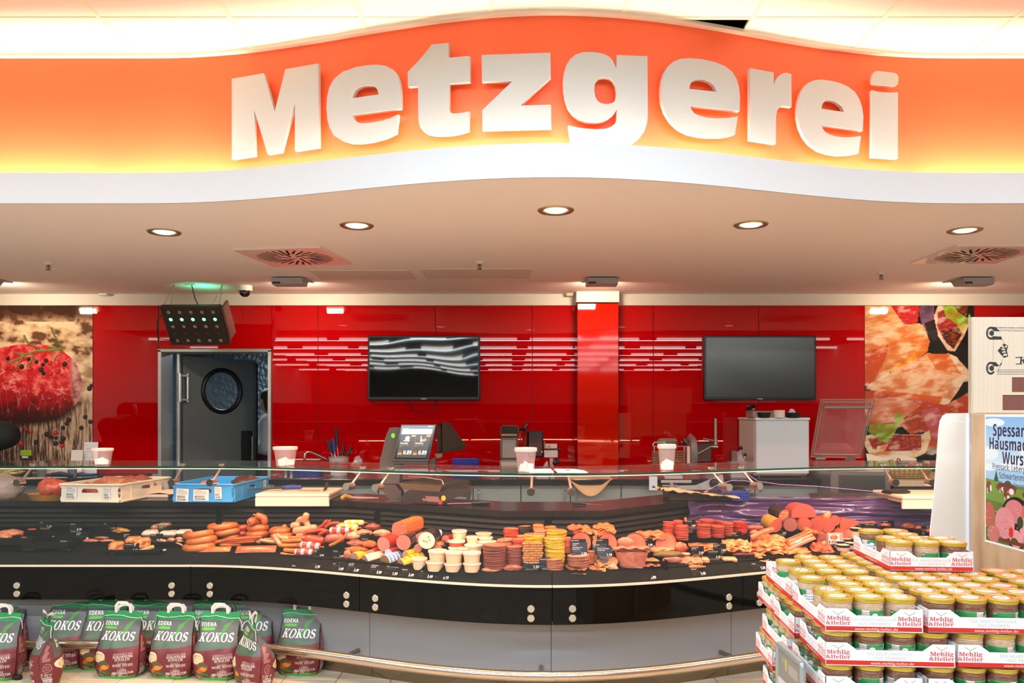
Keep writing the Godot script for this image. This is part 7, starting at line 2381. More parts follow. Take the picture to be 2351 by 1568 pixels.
	var tied = func(label,xy,rp,off,m):
		var a = mp("B",xy[0],xy[1],off)
		var b = mp("B",xy[2],xy[3],off + 0.02)
		var r = ms("B",rp,a)
		var t = thing("sausage_log",label,"sausage",a,0,"red labelled sausages")
		var d = b - a
		var g = Geo.new()
		var prof = []
		for k in 13:
			var u = k / 12.0
			prof.append(V(maxf(0.0005,r * pow(maxf(0.0,1 - pow(absf(u * 2 - 1),5)),0.5)),u * d.length()))
		var y = d.normalized()
		var z = y.cross(Vector3.UP).normalized()
		g.lathe(prof,20,Transform3D(Basis(z.cross(y) * -1,y,z),Vector3.ZERO))
		# label print runs along the length
		for k in g.t.size(): g.t[k] = V(g.t[k].y,fmod(g.t[k].x * 2.0,1.0))
		part("casing",g,m,t)
		g = Geo.new()
		for e in [[Vector3.ZERO,-y],[d,y]]: g.tube([e[0],e[0] + e[1] * r * 0.2,e[0] + e[1] * r * 0.45],[r * 0.2,r * 0.1,r * 0.28],8)
		part("tied_end",g,mat("b8502c",0.3),t)
	tied.call("red sausage log with white printed bands, topmost of the red ones",[1815,295,2080,290],46,0.24,redlab)
	tied.call("plain red sausage log with shiny clipped ends",[1525,390,1775,425],56,0.19,logred)
	tied.call("pinkish red sausage log right of the plain red one",[1775,395,2000,385],58,0.21,meat("c04a3a","d87868",94,0.03,0.2))
	tied.call("red sausage log with white bands, left of the 3.49 card",[1470,462,1725,490],50,0.15,redlab)
	tied.call("red sausage log with white bands lying lowest at the ledge",[1405,550,1640,560],50,0.115,redlab)
	var pt2 = Paint.new(self,128,64,Color("e0a018"),2)
	for x in [14,56,98]:
		pt2.rect(x,0,15,64,Color("f0dcc0"))
		for y in 6: pt2.text("GK",x + 7,8 + y * 10,10,Color("2a3a8a"),1,"Droid Sans",true,0.8)
	var yel = mat(Color(1,1,1),0.22,0,{"tex": pt2.tex(),"coat": 0.5})
	tied.call("yellow sausage log with white bands, front one",[1895,240,2170,265],42,0.29,yel)
	tied.call("yellow sausage log with white bands, rear one",[1985,205,2240,205],36,0.33,yel)
	tied.call("yellow sausage log standing low behind the red log",[2080,320,2140,280],40,0.28,yel)
	saus("hook shaped orange sausage slice leaning up right of the red logs","B",[1830,470,1900,440,1985,385,2015,350],0.14,18,bock,"","r")

func meats_middle():
	var pink = meat("d88a78","f0b8a4",101,0.02)
	var fat = meat("e0a898","f4d0c0",102,0.02)
	var crust = mat(Color(1,1,1),0.6,0,{"tex": ntex(103,0.05,["9a3a08","d8661c","e8883c"],256),"tri": 8.0,"bump": ntex(104,0.06,[],256),"bs": 0.8})
	lump("pink meat heap under film behind the 1.49 card","C",190,440,110,60,0.26,fat,"meat","pink meat pieces",70)
	lump("pink marbled meat right of the left pane joint","C",340,400,120,60,0.30,meat("c07868","e8b0a0",105,0.05),"meat","pink meat pieces",80)
	lump("dark red brown smoked meat block at the back","C",470,310,110,55,0.36,meat("5a2a24","8a4a40",106),"meat","",70)
	lump("pale fat rolled meat behind the red log","C",600,400,130,52,0.34,fat,"meat","pink meat pieces",60)
	lump("brown marinated roast slice behind the yellow log","C",230,545,130,52,0.20,meat("8a4a34","b0705c",107,0.03),"meat","marinated roasts",70)
	lump("orange spiced roast end next to the brown slice","C",420,555,100,52,0.21,crust,"meat","marinated roasts",60)
	lump("orange crumbly spiced meat below the brown slice","C",240,630,150,40,0.155,crust,"meat","marinated roasts",60,0.35)
	lump("pink meat cheese slice leaning at the ledge, right of the 1.49 card","C",110,710,60,70,0.11,meat("d87858","e8987a",108),"meat","",30)
	# meat loaf
	var p = mp("C",845,335,0.28)
	var t = thing("meat_loaf","loaf of meat cheese with orange wrinkled crust, topmost on the log pile","meat loaf",p,0.35)
	var r = ms("C",100,p)
	var g = Geo.new()
	var rows = []
	for k in 13:
		var row = []
		var u = k / 12.0
		for c in 29:
			var a = TAU * c / 28
			var q = V(signf(cos(a)) * pow(absf(cos(a)),0.6),signf(sin(a)) * pow(absf(sin(a)),0.6))
			var s = 1.0 + 0.05 * noise.get_noise_3d(q.x * 4,q.y * 4,u * 9) + 0.12 * u
			if k == 12: s *= 0.8
			row.append(Vector3(q.x * r * 1.05 * s,q.y * r * 0.95 * s + u * r * 0.5,0.0) + Vector3(u * r * 3.0,0,-u * r * 1.6))
		rows.append(row)
	rows.reverse()
	g.grid(rows,true)
	part("crust",g,crust,t)
	g = Geo.new()
	var fo: Array = rows[12]
	var ce = Vector3.ZERO
	for k in 28: ce += fo[k] / 28.0
	for k in 28: g.tri(ce,fo[k],fo[k + 1])
	part("cut_face",g,meat("d8806a","e89a84",109,0.04),t)
	var redc = mat("b82a12",0.25,0,{"coat": 0.4})
	var blackc = mat("1c1614",0.3,0,{"coat": 0.4})
	slog("red cased sausage log with a coarse mottled pink face","C",622,552,800,470,0.17,0.14,108,redc,specks("dc9c8c","7a2a28","f0c8b8",110,0.16),"large cut logs")
	slog("black cased sausage log with a fine pink face, in the middle of the log pile","C",906,530,1030,470,0.165,0.15,112,blackc,specks("e29a86","d08070","eab0a0",111,0.2),"large cut logs")
	# white face with olives
	var pt = Paint.new(self,128,128,Color("f2d2b8"),2)
	for q in [[78,38],[46,70],[66,74],[88,60],[40,66]]:
		pt.ell(q[0],q[1],7,7,Color("b89a50")); pt.ell(q[0],q[1],3.5,3.5,Color("7a4a1c"))
	pt.ell(64,73,4,4,Color("b84a20"))
	slog("black cased log with a white face dotted with olive rings","C",1235,500,1330,420,0.15,0.14,125,blackc,mat(Color(1,1,1),0.45,0,{"tex": pt.tex(),"coat": 0.2}),"large cut logs")
	var pt3 = Paint.new(self,96,64,Color("b01c28"),2)
	pt3.rect(0,8,96,46,Color("f0e6e6")); pt3.rect(0,20,96,20,Color("2a3c8a")); pt3.text("Gutswurst",48,30,16,Color("f0f0f0"),1,"Droid Sans",true)
	tiedlog("black sausage with red, white and blue printed band, behind the olive log","C",1280,400,1400,400,62,0.30,mat(Color(1,1,1),0.3,0,{"tex": pt3.tex(),"coat": 0.4}))
	for q in [[1500,485,1590,470,60,0.30,redc,"red cased log half hidden behind the tubs"],[1430,565,1530,540,62,0.26,blackc,"black cased log with a pink face, left of the red tub"],[1370,590,1440,560,52,0.20,mat("e0a01c",0.3,0,{"coat": 0.4}),"yellow cased log right of the olive log"],[1410,620,1500,600,48,0.17,blackc,"black and lilac log low behind the first tubs"],[1130,470,1200,440,70,0.28,mat("c87878",0.35),"pale red printed log between the black logs"],[1110,610,1180,580,60,0.19,mat("a8b0a0",0.3),"grey green log below the olive log"]]:
		slog(q[7],"C",q[0],q[1],q[2],q[3],q[5],0.1,q[4],q[6],specks("e29a86","d08070","eab0a0",111,0.2),"logs at the back")
	# lower row of logs
	var lg = specks("b8a898","6a4438","d8c8b8",112,0.14)
	var ptc = Paint.new(self,128,128,Color("f0ece8"),2)
	for y in 8:
		for x in 8: ptc.poly([V(x * 16 + 8,y * 16),V(x * 16 + 15,y * 16 + 8),V(x * 16 + 8,y * 16 + 16),V(x * 16 + 1,y * 16 + 8)],Color("2a5aa8"))
	var pty = Paint.new(self,128,128,Color("e8b41c"),2)
	for y in 8: pty.text("Gutsleberwurst",64,8 + y * 16,13,Color("5a3a10"),1,"Droid Serif",true,0.9,0.3)
	var yellowp = mat(Color(1,1,1),0.3,0,{"tex": pty.tex(),"coat": 0.3})
	slog("yellow cased liver sausage with a grey face, left of the lower log row","C",205,750,400,690,0.10,0.12,82,mat("e8b020",0.3,0,{"coat": 0.3}),lg,"lower row of cut logs")
	slog("red sausage with a white printed end, behind the pale pink log","C",450,690,540,640,0.16,0.1,62,redc,lg,"lower row of cut logs")
	slog("pale pink cased liver sausage with a grey face, second of the lower row","C",355,790,620,720,0.095,0.12,88,mat("ecc0a4",0.35,0,{"coat": 0.3}),lg,"lower row of cut logs")
	slog("liver sausage with blue and white diamond casing, third of the lower row","C",640,800,850,735,0.09,0.12,96,mat(Color(1,1,1),0.3,0,{"tex": ptc.tex(),"coat": 0.3,"uv": Vector3(3,1,1)}),specks("c8b4a4","8a3a28","a8a050",113,0.1),"lower row of cut logs")
	slog("yellow printed liver sausage at the front, fourth of the lower row","C",870,850,1180,730,0.085,0.14,92,yellowp,lg,"lower row of cut logs")
	slog("yellow printed liver sausage behind the fourth one","C",935,705,1130,645,0.14,0.12,60,yellowp,lg,"lower row of cut logs")
	slog("red and lilac printed sausage with a white end, behind the diamond casing","C",690,680,800,640,0.15,0.1,60,mat("b83a3a",0.3,0,{"coat": 0.4}),mat("cdb8d0",0.4),"lower row of cut logs")
	# tubs
	var salad = mat(Color(1,1,1),0.3,0,{"tex": ntex(114,0.09,["8a7a48","e0b080","ecc498","f0d0ac"],256,[0.0,0.2,0.5,1.0]),"tri": 8.0,"coat": 0.5})
	var T = [[1135,745,905,112,0.09,"cream tub alone at the left of the front tubs"],[1360,795,925,138,0.085,"cream tub, lower left of the six stacked front tubs"],[1392,635,800,138,0.10,"cream tub, upper left of the six stacked front tubs"],[1612,820,935,132,0.08,"cream tub, lower middle of the six stacked front tubs"],[1622,650,830,132,0.09,"cream tub, upper middle of the six stacked front tubs"],[1880,815,940,130,0.078,"cream tub, lower right of the six stacked front tubs"],[1878,660,840,132,0.088,"cream tub, upper right of the six stacked front tubs"],[1645,592,700,105,0.17,"pinkish tub lid just behind the upper front tubs"],[1660,500,610,125,0.21,"tub with bright red salad behind the front tubs"],[1700,352,500,108,0.29,"pink tub standing highest at the back of the tubs"],[1880,440,560,88,0.25,"small pink tub right of the highest one"],[2045,392,450,118,0.31,"pink tub lid at the back right, topmost of three"],[2065,448,540,112,0.29,"pink tub at the back right, middle of three"],[1900,552,660,132,0.19,"cream tub half hidden right of the red one"],[2090,505,600,140,0.26,"pink tub at the back right, lowest of three"],[1760,600,700,90,0.15,"yellowish tub squeezed between the upper front tubs"]]
	for q in T: pot(q[5],"C",q[0],q[1],q[2],q[3],q[4],mat("c83a1c",0.3,0,{"coat": 0.5}) if q[5].contains("bright red") else salad)
	# stacks of slices: label, x, bottom, top, radius, offset, face, rim
	var blood = specks("4a1010","6a1c18","e0a890",115,0.2)
	var bloodrim = specks("3c0c0c","5a1614","a86a58",115,0.25)
	stack("tall dark stack of blood sausage slices, left of two","D",365,800,440,175,0.12,blood,bloodrim,"blood sausage stacks",22,0.8,0.02)
	stack("tall dark stack of blood sausage slices, right of two","D",665,770,470,130,0.14,blood,bloodrim,"blood sausage stacks",20,0.8,0.03)
	lump("pale oval sausage slices lying at the ledge before the blood sausage","D",328,835,165,40,0.085,meat("d89070","ecb090",116),"sausage","slices at the ledge",80,0.08,"sausage_slices")
	lump("reddish sausage slice leaning at the ledge before the blood sausage","D",640,815,150,55,0.09,meat("8a3a34","c07868",117,0.05),"sausage","slices at the ledge",60,0.15,"sausage_slices")
	var bolog = meat("e29c78","f0b898",118)
	stack("stack of red rimmed slices at the back, left one","D",612,350,200,115,0.32,bolog,mat("b83c1c",0.35),"slice stacks at the back",7,0.8)
	stack("stack of black rimmed slices at the back","D",812,300,170,100,0.34,bolog,mat("2a1c18",0.4),"slice stacks at the back",7,0.8)
	stack("small orange stack at the back, left of two","D",1020,260,150,82,0.33,bolog,mat("e0862c",0.4),"slice stacks at the back",5,0.8)
	stack("small orange stack at the back, right of two","D",1195,250,175,88,0.34,bolog,mat("e0862c",0.4),"slice stacks at the back",4,0.8)
	stack("pale pink slice stack with a printed rim, before the orange stacks","D",1050,340,230,95,0.27,bolog,mat("e08a8a",0.4),"slice stacks at the back",6,0.8)
	stack("pale slice stack behind the left blood sausage","D",520,500,365,120,0.22,bolog,meat("d88a68","e8a484",119),"pale slice stacks",8,0.8)
	stack("pale slice stack with a red rim, behind the right blood sausage","D",740,500,365,110,0.21,bolog,mat("c8402c",0.4),"pale slice stacks",8,0.8)
	stack("low pale slice stack between black and yellow stacks","D",765,380,315,68,0.27,bolog,bolog,"pale slice stacks",5,0.8)
	var yrim = mat(Color(1,1,1),0.35,0,{"tex": pty.tex(),"uv": Vector3(2,0.4,1),"coat": 0.2})
	stack("leaning stack of yellow rimmed slices behind the aspic block","D",960,470,290,145,0.18,bolog,yrim,"yellow rimmed stacks",9,0.8,0.08)
	stack("yellow rimmed slice stack at the back, by the middle pane joint","D",1290,360,220,150,0.24,bolog,yrim,"yellow rimmed stacks",8,0.8)
	stack("tall stack of yellow rimmed slices at the middle pane joint","D",1262,720,335,152,0.14,bolog,yrim,"yellow rimmed stacks",16,0.8,0.04)
	var asp = meat("b87c30","e0b068",120,0.06,0.2)
	p = mp("D",935,560,0.135)
	t = thing("aspic_block","block of golden aspic slices above the 1.99 card","aspic",p,0)
	for k in 9:
		g = Geo.new()
		g.box(Vector3(0.003 * sin(k * 2.1),-0.055 + k * 0.0125,0.0),Vector3(ms("D",300,p),0.0115,0.07),0.003)
		part("slice",g,asp,t)
	stack("pale slice stack behind the 2.19 card","D",1250,880,640,145,0.12,bolog,meat("a8604c","c88a70",121),"pale slice stacks",12,0.8)
	stack("red and dark slice stack right of the tall yellow stack","D",1440,580,340,70,0.20,bolog,specks("c83a1c","3a1a14","e88a4a",122,0.2),"spiced slice stacks",12,0.8)
	stack("brown peppered slice stack between the egg slices and the ham","D",1790,740,545,75,0.15,bolog,specks("8a4a20","3a1a10","c8804a",123,0.2),"spiced slice stacks",10,0.8)
	var hamf = meat("d87e68","eea48c",124,0.01)
	sheets("stack of folded orange ham slices at the back, left one","D",1650,232,330,110,0.28,meat("d07840","ec9c6c",125,0.02),"ham","folded ham at the back",6,0.35)
	sheets("stack of folded orange ham slices at the back, right one","D",1995,250,350,150,0.28,meat("d07840","ec9c6c",125,0.02),"ham","folded ham at the back",7,0.35)
	slog("large cooked ham with a pink face behind the left price cards","D",1660,430,1660,400,0.21,0.10,150,mat("6a2c1a",0.4),hamf,"cooked hams in the middle")
	slog("large cooked ham with a pink face behind the right price cards","D",2060,440,2060,410,0.21,0.10,140,mat("6a2c1a",0.4),hamf,"cooked hams in the middle")
	# egg slices
	var pe = Paint.new(self,96,96,Color("e09c78"),2)
	pe.ell(50,42,20,15,Color("f4dcc0")); pe.ell(50,42,12,10,Color("f0b03c"))
	stack("stack of meat slices with an egg yolk in the top one","D",1622,770,595,168,0.13,mat(Color(1,1,1),0.4,0,{"tex": pe.tex(),"coat": 0.2,"wtri": 1.0} if false else {"tex": pe.tex(),"coat": 0.2}),meat("b87868","d89a88",126),"",11,0.8,0.05)
	var toast = meat("e0884c","f4c090",127,0.02)
	sheets("pale sausage slices lying at the ledge, left of the mound","D",1610,785,330,80,0.10,toast,"sausage","slices at the ledge",3,0.4)
	sheets("pale sausage slices at the very front, right of the middle joint","D",1545,850,370,80,0.085,toast,"sausage","slices at the ledge",3,0.4)
	sheets("mound of pale turkey slices below the 1.79 card","D",2030,710,340,150,0.115,meat("e8a468","f8cc9c",128,0.015),"sausage","slices at the ledge",5,0.55)
	sheets("orange edged slices left of the turkey mound","D",1900,800,270,90,0.095,toast,"sausage","slices at the ledge",3,0.4)
	lump("white and pink bacon end at the ledge, right of the turkey mound","D",2130,825,85,58,0.09,fat,"meat","",40)

func tiedlog(label,c,x0,y0,x1,y1,rp,off,m,group = "logs at the back"):
	var a = mp(c,x0,y0,off)
	var b = mp(c,x1,y1,off + 0.02)
	var r = ms(c,rp,a)
	var t = thing("sausage_log",label,"sausage",a,0,group)
	var g = Geo.new()
	var d = b - a
	g.tube([Vector3.ZERO,d * 0.5,d],r,20,1)
	part("casing",g,m,t)
	return t

func meats_right():
	var hamf = meat("d8806c","f0ac98",131,0.01)
	var rind = mat("7a3418",0.45)
	var fat = meat("ecb09c","f8d8c8",102,0.02)
	# cooked hams
	slog("large cooked ham with a pink face, back left of the right unit","E",500,470,520,440,0.22,0.12,175,rind,hamf,"cooked hams at the right")
	lump("pale half round ham lying left against the large cooked ham","E",360,440,130,95,0.20,hamf,"ham","cooked hams at the right",60,0.12,"ham")
	slog("cooked ham with a pink face right of the 1.99 card","E",965,450,990,420,0.22,0.12,150,mat("b8501c",0.45),hamf,"cooked hams at the right")
	sheets("folded bacon slices lying on top of the cooked ham","E",780,310,480,130,0.27,meat("d8704a","f4b08c",132,0.03),"ham","bacon slices",4,0.35)
	# bowl shaped ham with slices on top
	var p = mp("E",460,810,0.11)
	var r = ms("E",255,p)
	var t = thing("ham_basket","pink ham standing like a bowl with folded slices on top","ham",p)
	var g = Geo.new()
	g.lathe([V(r * 0.72,0),V(r * 0.85,r * 0.5),V(r,r * 0.98),V(r * 0.9,r * 1.02),V(0,r * 1.04)],30,Transform3D.IDENTITY,1.0,0.45)
	part("ham_body",g,meat("c86a64","e89a90",133,0.03),t)
	for k in 3:
		g = Geo.new()
		var rows = []
		for j in 5:
			var row = []
			for q in 17: row.append(Vector3((q / 16.0 - 0.5) * r * 2.05,r * (1.05 + 0.08 * k) + r * 0.05 * sin(q * 1.1 + k * 2),(0.5 - j / 4.0) * r * 0.9))
			rows.append(row)
		g.grid(rows)
		part("slice",g,meat("e09078","f4bca4",134,0.02),t)
	sheets("pale ham slices on the herb crusted ham","E",930,520,340,90,0.20,fat,"ham","bacon slices",4,0.4)
	lump("brown roasted meat with a red face, behind the herb ham","E",1130,510,170,85,0.21,meat("a04a1c","d8784a",135,0.03),"meat","",70)
	lump("herb crusted green brown ham in the middle of the right unit","E",1000,610,230,58,0.16,mat(Color(1,1,1),0.6,0,{"tex": ntex(136,0.08,["2a1c0c","6a5418","8a7030"],256),"tri": 9.0}),"ham","",90,0.15,"ham")
	lump("pink face of the herb crusted ham turned to the front","E",1070,690,150,52,0.125,meat("c87a80","dc9a98",137),"ham","",30,0.08,"ham")
	lump("thin folded bacon right of the herb crusted ham","E",1250,600,95,26,0.17,fat,"meat","bacon slices",40)
	# black tray with meat
	t = dish("black tray holding sliced roast, at the front of the right unit","E",780,840,450,130,0.085,0.13)
	sheets("sliced roast pork in the black front tray","E",720,720,330,110,0.10,meat("d8844a","f8c494",138,0.02),"meat","",4,0.4)
	lump("violet pink ham face at the ledge, left of the black tray","E",500,815,135,55,0.09,meat("b87a88","cc94a0",139),"ham","",40,0.06,"ham")
	lump("white and pink bacon piece at the ledge, far left of the right unit","E",170,815,80,60,0.09,fat,"meat","",40)
	lump("brown meat edge behind the violet ham face","E",420,770,120,40,0.10,meat("b06030","d89060",140),"meat","",40)
	sheets("thick folded bacon at the ledge, right of the black tray","E",1290,730,470,150,0.10,meat("e08c74","f8c8b0",141,0.02),"ham","bacon slices",5,0.5,1.6)
	lump("orange rind piece under the folded bacon","E",1290,790,280,34,0.085,meat("c86a24","ec9450",142),"meat","",50,0.1)
	for q in [[1560,700,60,50,0.12,"orange bacon block behind the 2.29 card"],[1920,685,110,38,0.11,"pale and orange bacon block right of the 2.29 card"]]:
		var b = mp("E",q[0],q[1],q[4])
		g = Geo.new()
		g.box(Vector3.ZERO,Vector3(ms("E",q[2],b) * 2,ms("E",q[3],b) * 2,0.06),0.008)
		single("bacon_block",q[5],"bacon",g,mat(Color(1,1,1),0.35,0,{"tex": ntex(143,0.012,["e0762c","f4b484","d8602c"],256),"tri": 8.0,"coat": 0.3}),b,-0.1)
	# salami slice stacks
	var sal = specks("b83a30","7a1c1c","d87a68",144,0.3)
	var salr = specks("a03028","6a1614","c86050",145,0.3)
	dish("long black tray carrying the salami slice stacks","E",1690,430,1100,100,0.28,0.17)
	var S = [[1012,320,105,84,0.36,"salami slice stack, leftmost of the group"],[1150,300,90,75,0.40,"salami slice stack at the back, second from the left"],[1212,385,160,95,0.29,"leaning salami slice stack left of the 1.69 card"],[1540,352,148,100,0.28,"salami slice stack right of the 1.69 card"],[1592,200,72,115,0.40,"wide salami slice stack at the back middle"],[1740,340,165,100,0.28,"pinkish salami slice stack in the front middle"],[1760,190,90,70,0.42,"violet tinted salami stack at the back"],[1888,320,115,92,0.30,"brown salami slice stack, second from the right"],[2075,300,105,103,0.32,"bright red salami slice stack, rightmost of the group"],[1460,180,105,60,0.42,"small salami stack at the back behind the 1.69 card"]]
	for k in S.size():
		var q: Array = S[k]
		stack(q[5],"E",q[0],q[1],q[2],q[3],q[4],sal,mat("b82018",0.4) if k == 8 else salr,"salami slice stacks",13,0.8,0.07)
	# sliced raw ham in film
	var raw = mat(Color(1,1,1),0.3,0,{"tex": ntex(146,0.014,["b03c18","e0743c","f4b07c","e88a50"],256),"tri": 6.0,"coat": 0.4})
	sheets("orange raw ham under film behind the 2.49 card","E",1560,500,470,120,0.24,raw,"ham","raw ham slices",5,0.5)
	sheets("orange raw ham heap right of the 1.99 card","E",2060,500,480,190,0.22,raw,"ham","raw ham slices",6,0.6)
	lump("dark smoked meat piece at the right pane joint","E",2130,605,170,40,0.14,meat("4a1c20","7a3434",147),"meat","",50,0.12)
	sheets("raw ham slices below the dark smoked piece","G",600,980,480,110,0.10,raw,"ham","raw ham slices",4,0.45)
	sheets("broad raw ham slices right of the right pane joint","G",830,820,560,190,0.16,raw,"ham","raw ham slices",6,0.5)
	sheets("raw ham slices with film, behind the broad ones","G",880,700,420,110,0.23,raw,"ham","raw ham slices",4,0.5)
	sheets("fanned raw ham slices at the ledge, right end","G",1190,915,600,150,0.10,raw,"ham","raw ham slices",5,0.5)
	sheets("raw ham slices at the left of the right pane joint","G",330,790,420,190,0.17,raw,"ham","raw ham slices",5,0.5)
	# salamis
	var big = Paint.new(self,128,128,Color("d0705c"),2)
	var rr = RandomNumberGenerator.new()
	rr.seed = 12
	for k in 90: big.ell(rr.randf() * 128,rr.randf() * 128,rr.randf_range(1.5,4),rr.randf_range(1.5,3),Color("b84a40") if k % 2 else Color("e09a84"))
	for q in [[44,30,15,9],[84,40,16,13],[34,66,11,12],[74,70,12,13],[104,74,9,11],[56,92,14,8],[90,98,10,8],[100,34,9,8]]: big.ell(q[0],q[1],q[2],q[3],Color("eeb070"),rr.randf())
	var net = mat("2a1418",0.35,0,{"coat": 0.5})
	slog("dark cased thick salami with big fat chunks in its face, topmost of the salamis","G",1040,352,870,250,0.34,0.10,102,net,mat(Color(1,1,1),0.4,0,{"tex": big.tex(),"coat": 0.3}),"salamis at the right")
	var grain = specks("b4584c","8a2c28","d08878",148,0.35)
	slog("mustard coated salami with a cut red face","G",930,500,770,420,0.30,0.10,110,mat(Color(1,1,1),0.7,0,{"tex": ntex(149,0.1,["5a4018","a07830","b89048"],128),"tri": 12.0}),grain,"salamis at the right")
	slog("grey brown cut salami below the chunky one","G",1140,490,1130,450,0.30,0.10,102,mat("5a3430",0.5),specks("8a5450","6a3030","b08880",150,0.35),"salamis at the right")
	slog("red cased salami with a fine face, right of the grey brown one","G",1352,490,1310,440,0.29,0.10,104,mat("b83a18",0.35),grain,"salamis at the right")
	p = mp("G",1340,380,0.33)
	g = Geo.new()
	var hp = PackedVector2Array()
	for k in 21:
		var a = PI * k / 20.0
		hp.append(V(cos(a) * ms("G",195,p),pow(sin(a),0.7) * ms("G",205,p) * (1.0 + 0.15 * cos(a) * -0.2)))
	g.prism(hp,0.10)
	single("half_salami","large half round pink salami lying on top behind the others","sausage",g,specks("d0504c","b03030","e08078",151,0.4),p,0.15)
	saus("white moulded small salami standing upright behind","G",[1670,400,1690,340,1700,325],0.36,52,meat("c8a088","ecd4c0",152,0.05),"salamis at the right")
	var orc = mat("c85a1c",0.35,0,{"coat": 0.3})
	slog("orange cased salami behind the 3.99 card, left one","G",1530,500,1490,440,0.31,0.10,112,orc,grain,"salamis at the right")
	slog("orange cased salami behind the 3.99 card, right one","G",1700,500,1600,440,0.29,0.12,112,orc,grain,"salamis at the right")
	slog("pink half salami lying behind the orange ones","G",1800,430,1800,420,0.36,0.08,80,mat("c85040",0.4),grain,"salamis at the right")
	p = mp("G",2000,560,0.33)
	g = Geo.new()
	hp = PackedVector2Array()
	for q in [[-110,-30],[-20,-60],[120,60],[165,90],[150,130],[40,150],[-80,175],[-115,120]]: hp.append(V(ms("G",q[0],p),ms("G",q[1],p)))
	g.prism(hp,0.08)
	single("salami_half","orange red triangular salami piece right of the 3.99 card","sausage",g,specks("d05a40","a83424","e8907a",153,0.4),p)
	saus("long pale pink cured loin sloping in front of the salamis","G",[560,680,700,610,860,560],0.24,42,meat("d87c5c","eca080",154),"")
	lump("red ham slice leaning left of the mustard salami","G",610,530,130,40,0.30,meat("a83434","d87a6a",155,0.02),"ham","",50,0.1,"ham")
	lump("round pink ham end below the red ham slice","G",600,610,75,45,0.26,meat("d8745c","e89a80",156),"ham","",50,0.1,"ham")
	saus("short orange sausage with a dark cut end, before the salamis","G",[1370,560,1450,590,1530,610],0.22,42,orc,"","c",specks("6a2c2a","3c1414","a86058",157,0.3),[0.05,0.02,-0.01])
	slog("salami with a broad grey red face low behind the packs","G",1640,710,1560,660,0.20,0.10,95,orc,specks("a05a54","7a302c","c89088",158,0.35),"salamis at the right")
	slog("salami with a grey red face behind the paper labelled pack","G",1900,690,1860,640,0.22,0.10,110,mat("b84a30",0.4),specks("a05a54","7a302c","c89088",158,0.35),"salamis at the right")
	slog("speckled red salami edge left of the white jar tray","G",2010,640,2030,600,0.24,0.08,80,mat("a83424",0.4),specks("b84434","8a2a24","f0c0b0",159,0.3),"salamis at the right")
	# striped ham pack
	var hs = Paint.new(self,128,96,Color("d8401c"),2)
	for k in 4: hs.poly([V(0,k * 26),V(128,k * 26 - 4),V(128,k * 26 + 3),V(0,k * 26 + 5)],Color("f0b49c"))
	for k in 14: hs.ell(rr.randf() * 128,rr.randf() * 96,14,7,Color("e8602c") if k % 2 else Color("c83018"),rr.randf())
	film_pack("vacuum pack of red striped ham tilted in front of the salamis","G",1270,715,520,270,0.19,0.42,mat(Color(1,1,1),0.35,0,{"tex": hs.tex(),"coat": 0.4}),"","f8d8d0",0.12)
	var lb = Paint.new(self,96,80,Color("e8d8cc"),2)
	lb.ell(48,26,36,24,Color("e0a068")); lb.ell(30,28,16,14,Color("c86a4a")); lb.ell(62,28,16,14,Color("b85a44"))
	lb.rect(0,48,96,32,Color("eee6e4")); lb.bars(24,52,44,24,Color("2a2424"),5); lb.rect(4,54,12,20,Color("3a3432")); lb.rect(78,54,12,20,Color("3a3432"))
	p = mp("G",1790,705,0.17)
	t = thing("salami_pack","clear pack with paper label and barcode leaning before the salamis","pack",p,0.05)
	g = Geo.new()
	var w = ms("G",170,p)
	g.quad(Vector3(-w / 2,-w * 0.4,0.004),Vector3(w / 2,-w * 0.4,0.004),Vector3(w / 2,w * 0.45,0.004),Vector3(-w / 2,w * 0.45,0.004))
	part("paper_label",g,mat(Color(1,1,1),0.5,0,{"tex": lb.tex()}),t)
	g = Geo.new()
	g.box(Vector3(w * 0.15,0,-0.012),Vector3(w * 1.5,w * 1.1,0.024),0.008)
	part("clear_pack",g,mat("f0c8bc",0.08,0,{"alpha": 0.3}),t)
	p = mp("G",1640,905,0.12)
	sheets("red sliced smoked beef at the ledge beside the jars","G",1640,860,340,190,0.12,meat("c83c28","e87858",160,0.03),"ham","raw ham slices",5,0.5)
	lump("dark violet sausage piece before the sliced smoked beef","G",1680,915,90,36,0.10,meat("5a2434","8a4454",161),"sausage","",40,0.08)
	# small jars with black lids
	var J = [[1930,895,95,80,0.13,"small glass jar with black lid, foremost beside the white tray"],[1870,830,80,80,0.18,"small glass jar with black lid, second row left"],[1970,800,80,80,0.20,"small glass jar with black lid, second row right"],[2050,860,75,80,0.16,"small glass jar with black lid, half hidden by the white tray"],[2120,690,85,130,0.24,"taller glass jar with black lid at the back, by the white tray's corner"]]
	for q in J:
		var b = mp("G",q[0],q[1],q[4])
		r = ms("G",q[2],b)
		var h = ms("G",q[3],b) + r * 0.3
		t = thing("small_jar",q[5],"jar",b,0,"small black lidded jars")
		g = Geo.new()
		g.lathe([V(0,0),V(r * 0.9,0),V(r * 0.98,h * 0.1),V(r * 0.98,h * 0.62),V(r * 0.88,h * 0.72)],22)
		part("glass",g,mat("c8a890",0.08,0,{"coat": 0.8}),t)
		g = Geo.new()
		g.lathe([V(r * 0.9,h * 0.7),V(r,h * 0.72),V(r,h * 0.92),V(r * 0.95,h)],22)
		part("lid_side",g,mat("1c1412",0.25,0.3),t)
		g = Geo.new()
		g.disc(Vector3(0,h,0),Vector3.UP,r * 0.95)
		part("lid_label",g,mat("ecc4b0",0.4),t)
	# bagged goods at the right back
	var bagm = meat("a03c38","d8907c",162,0.06)
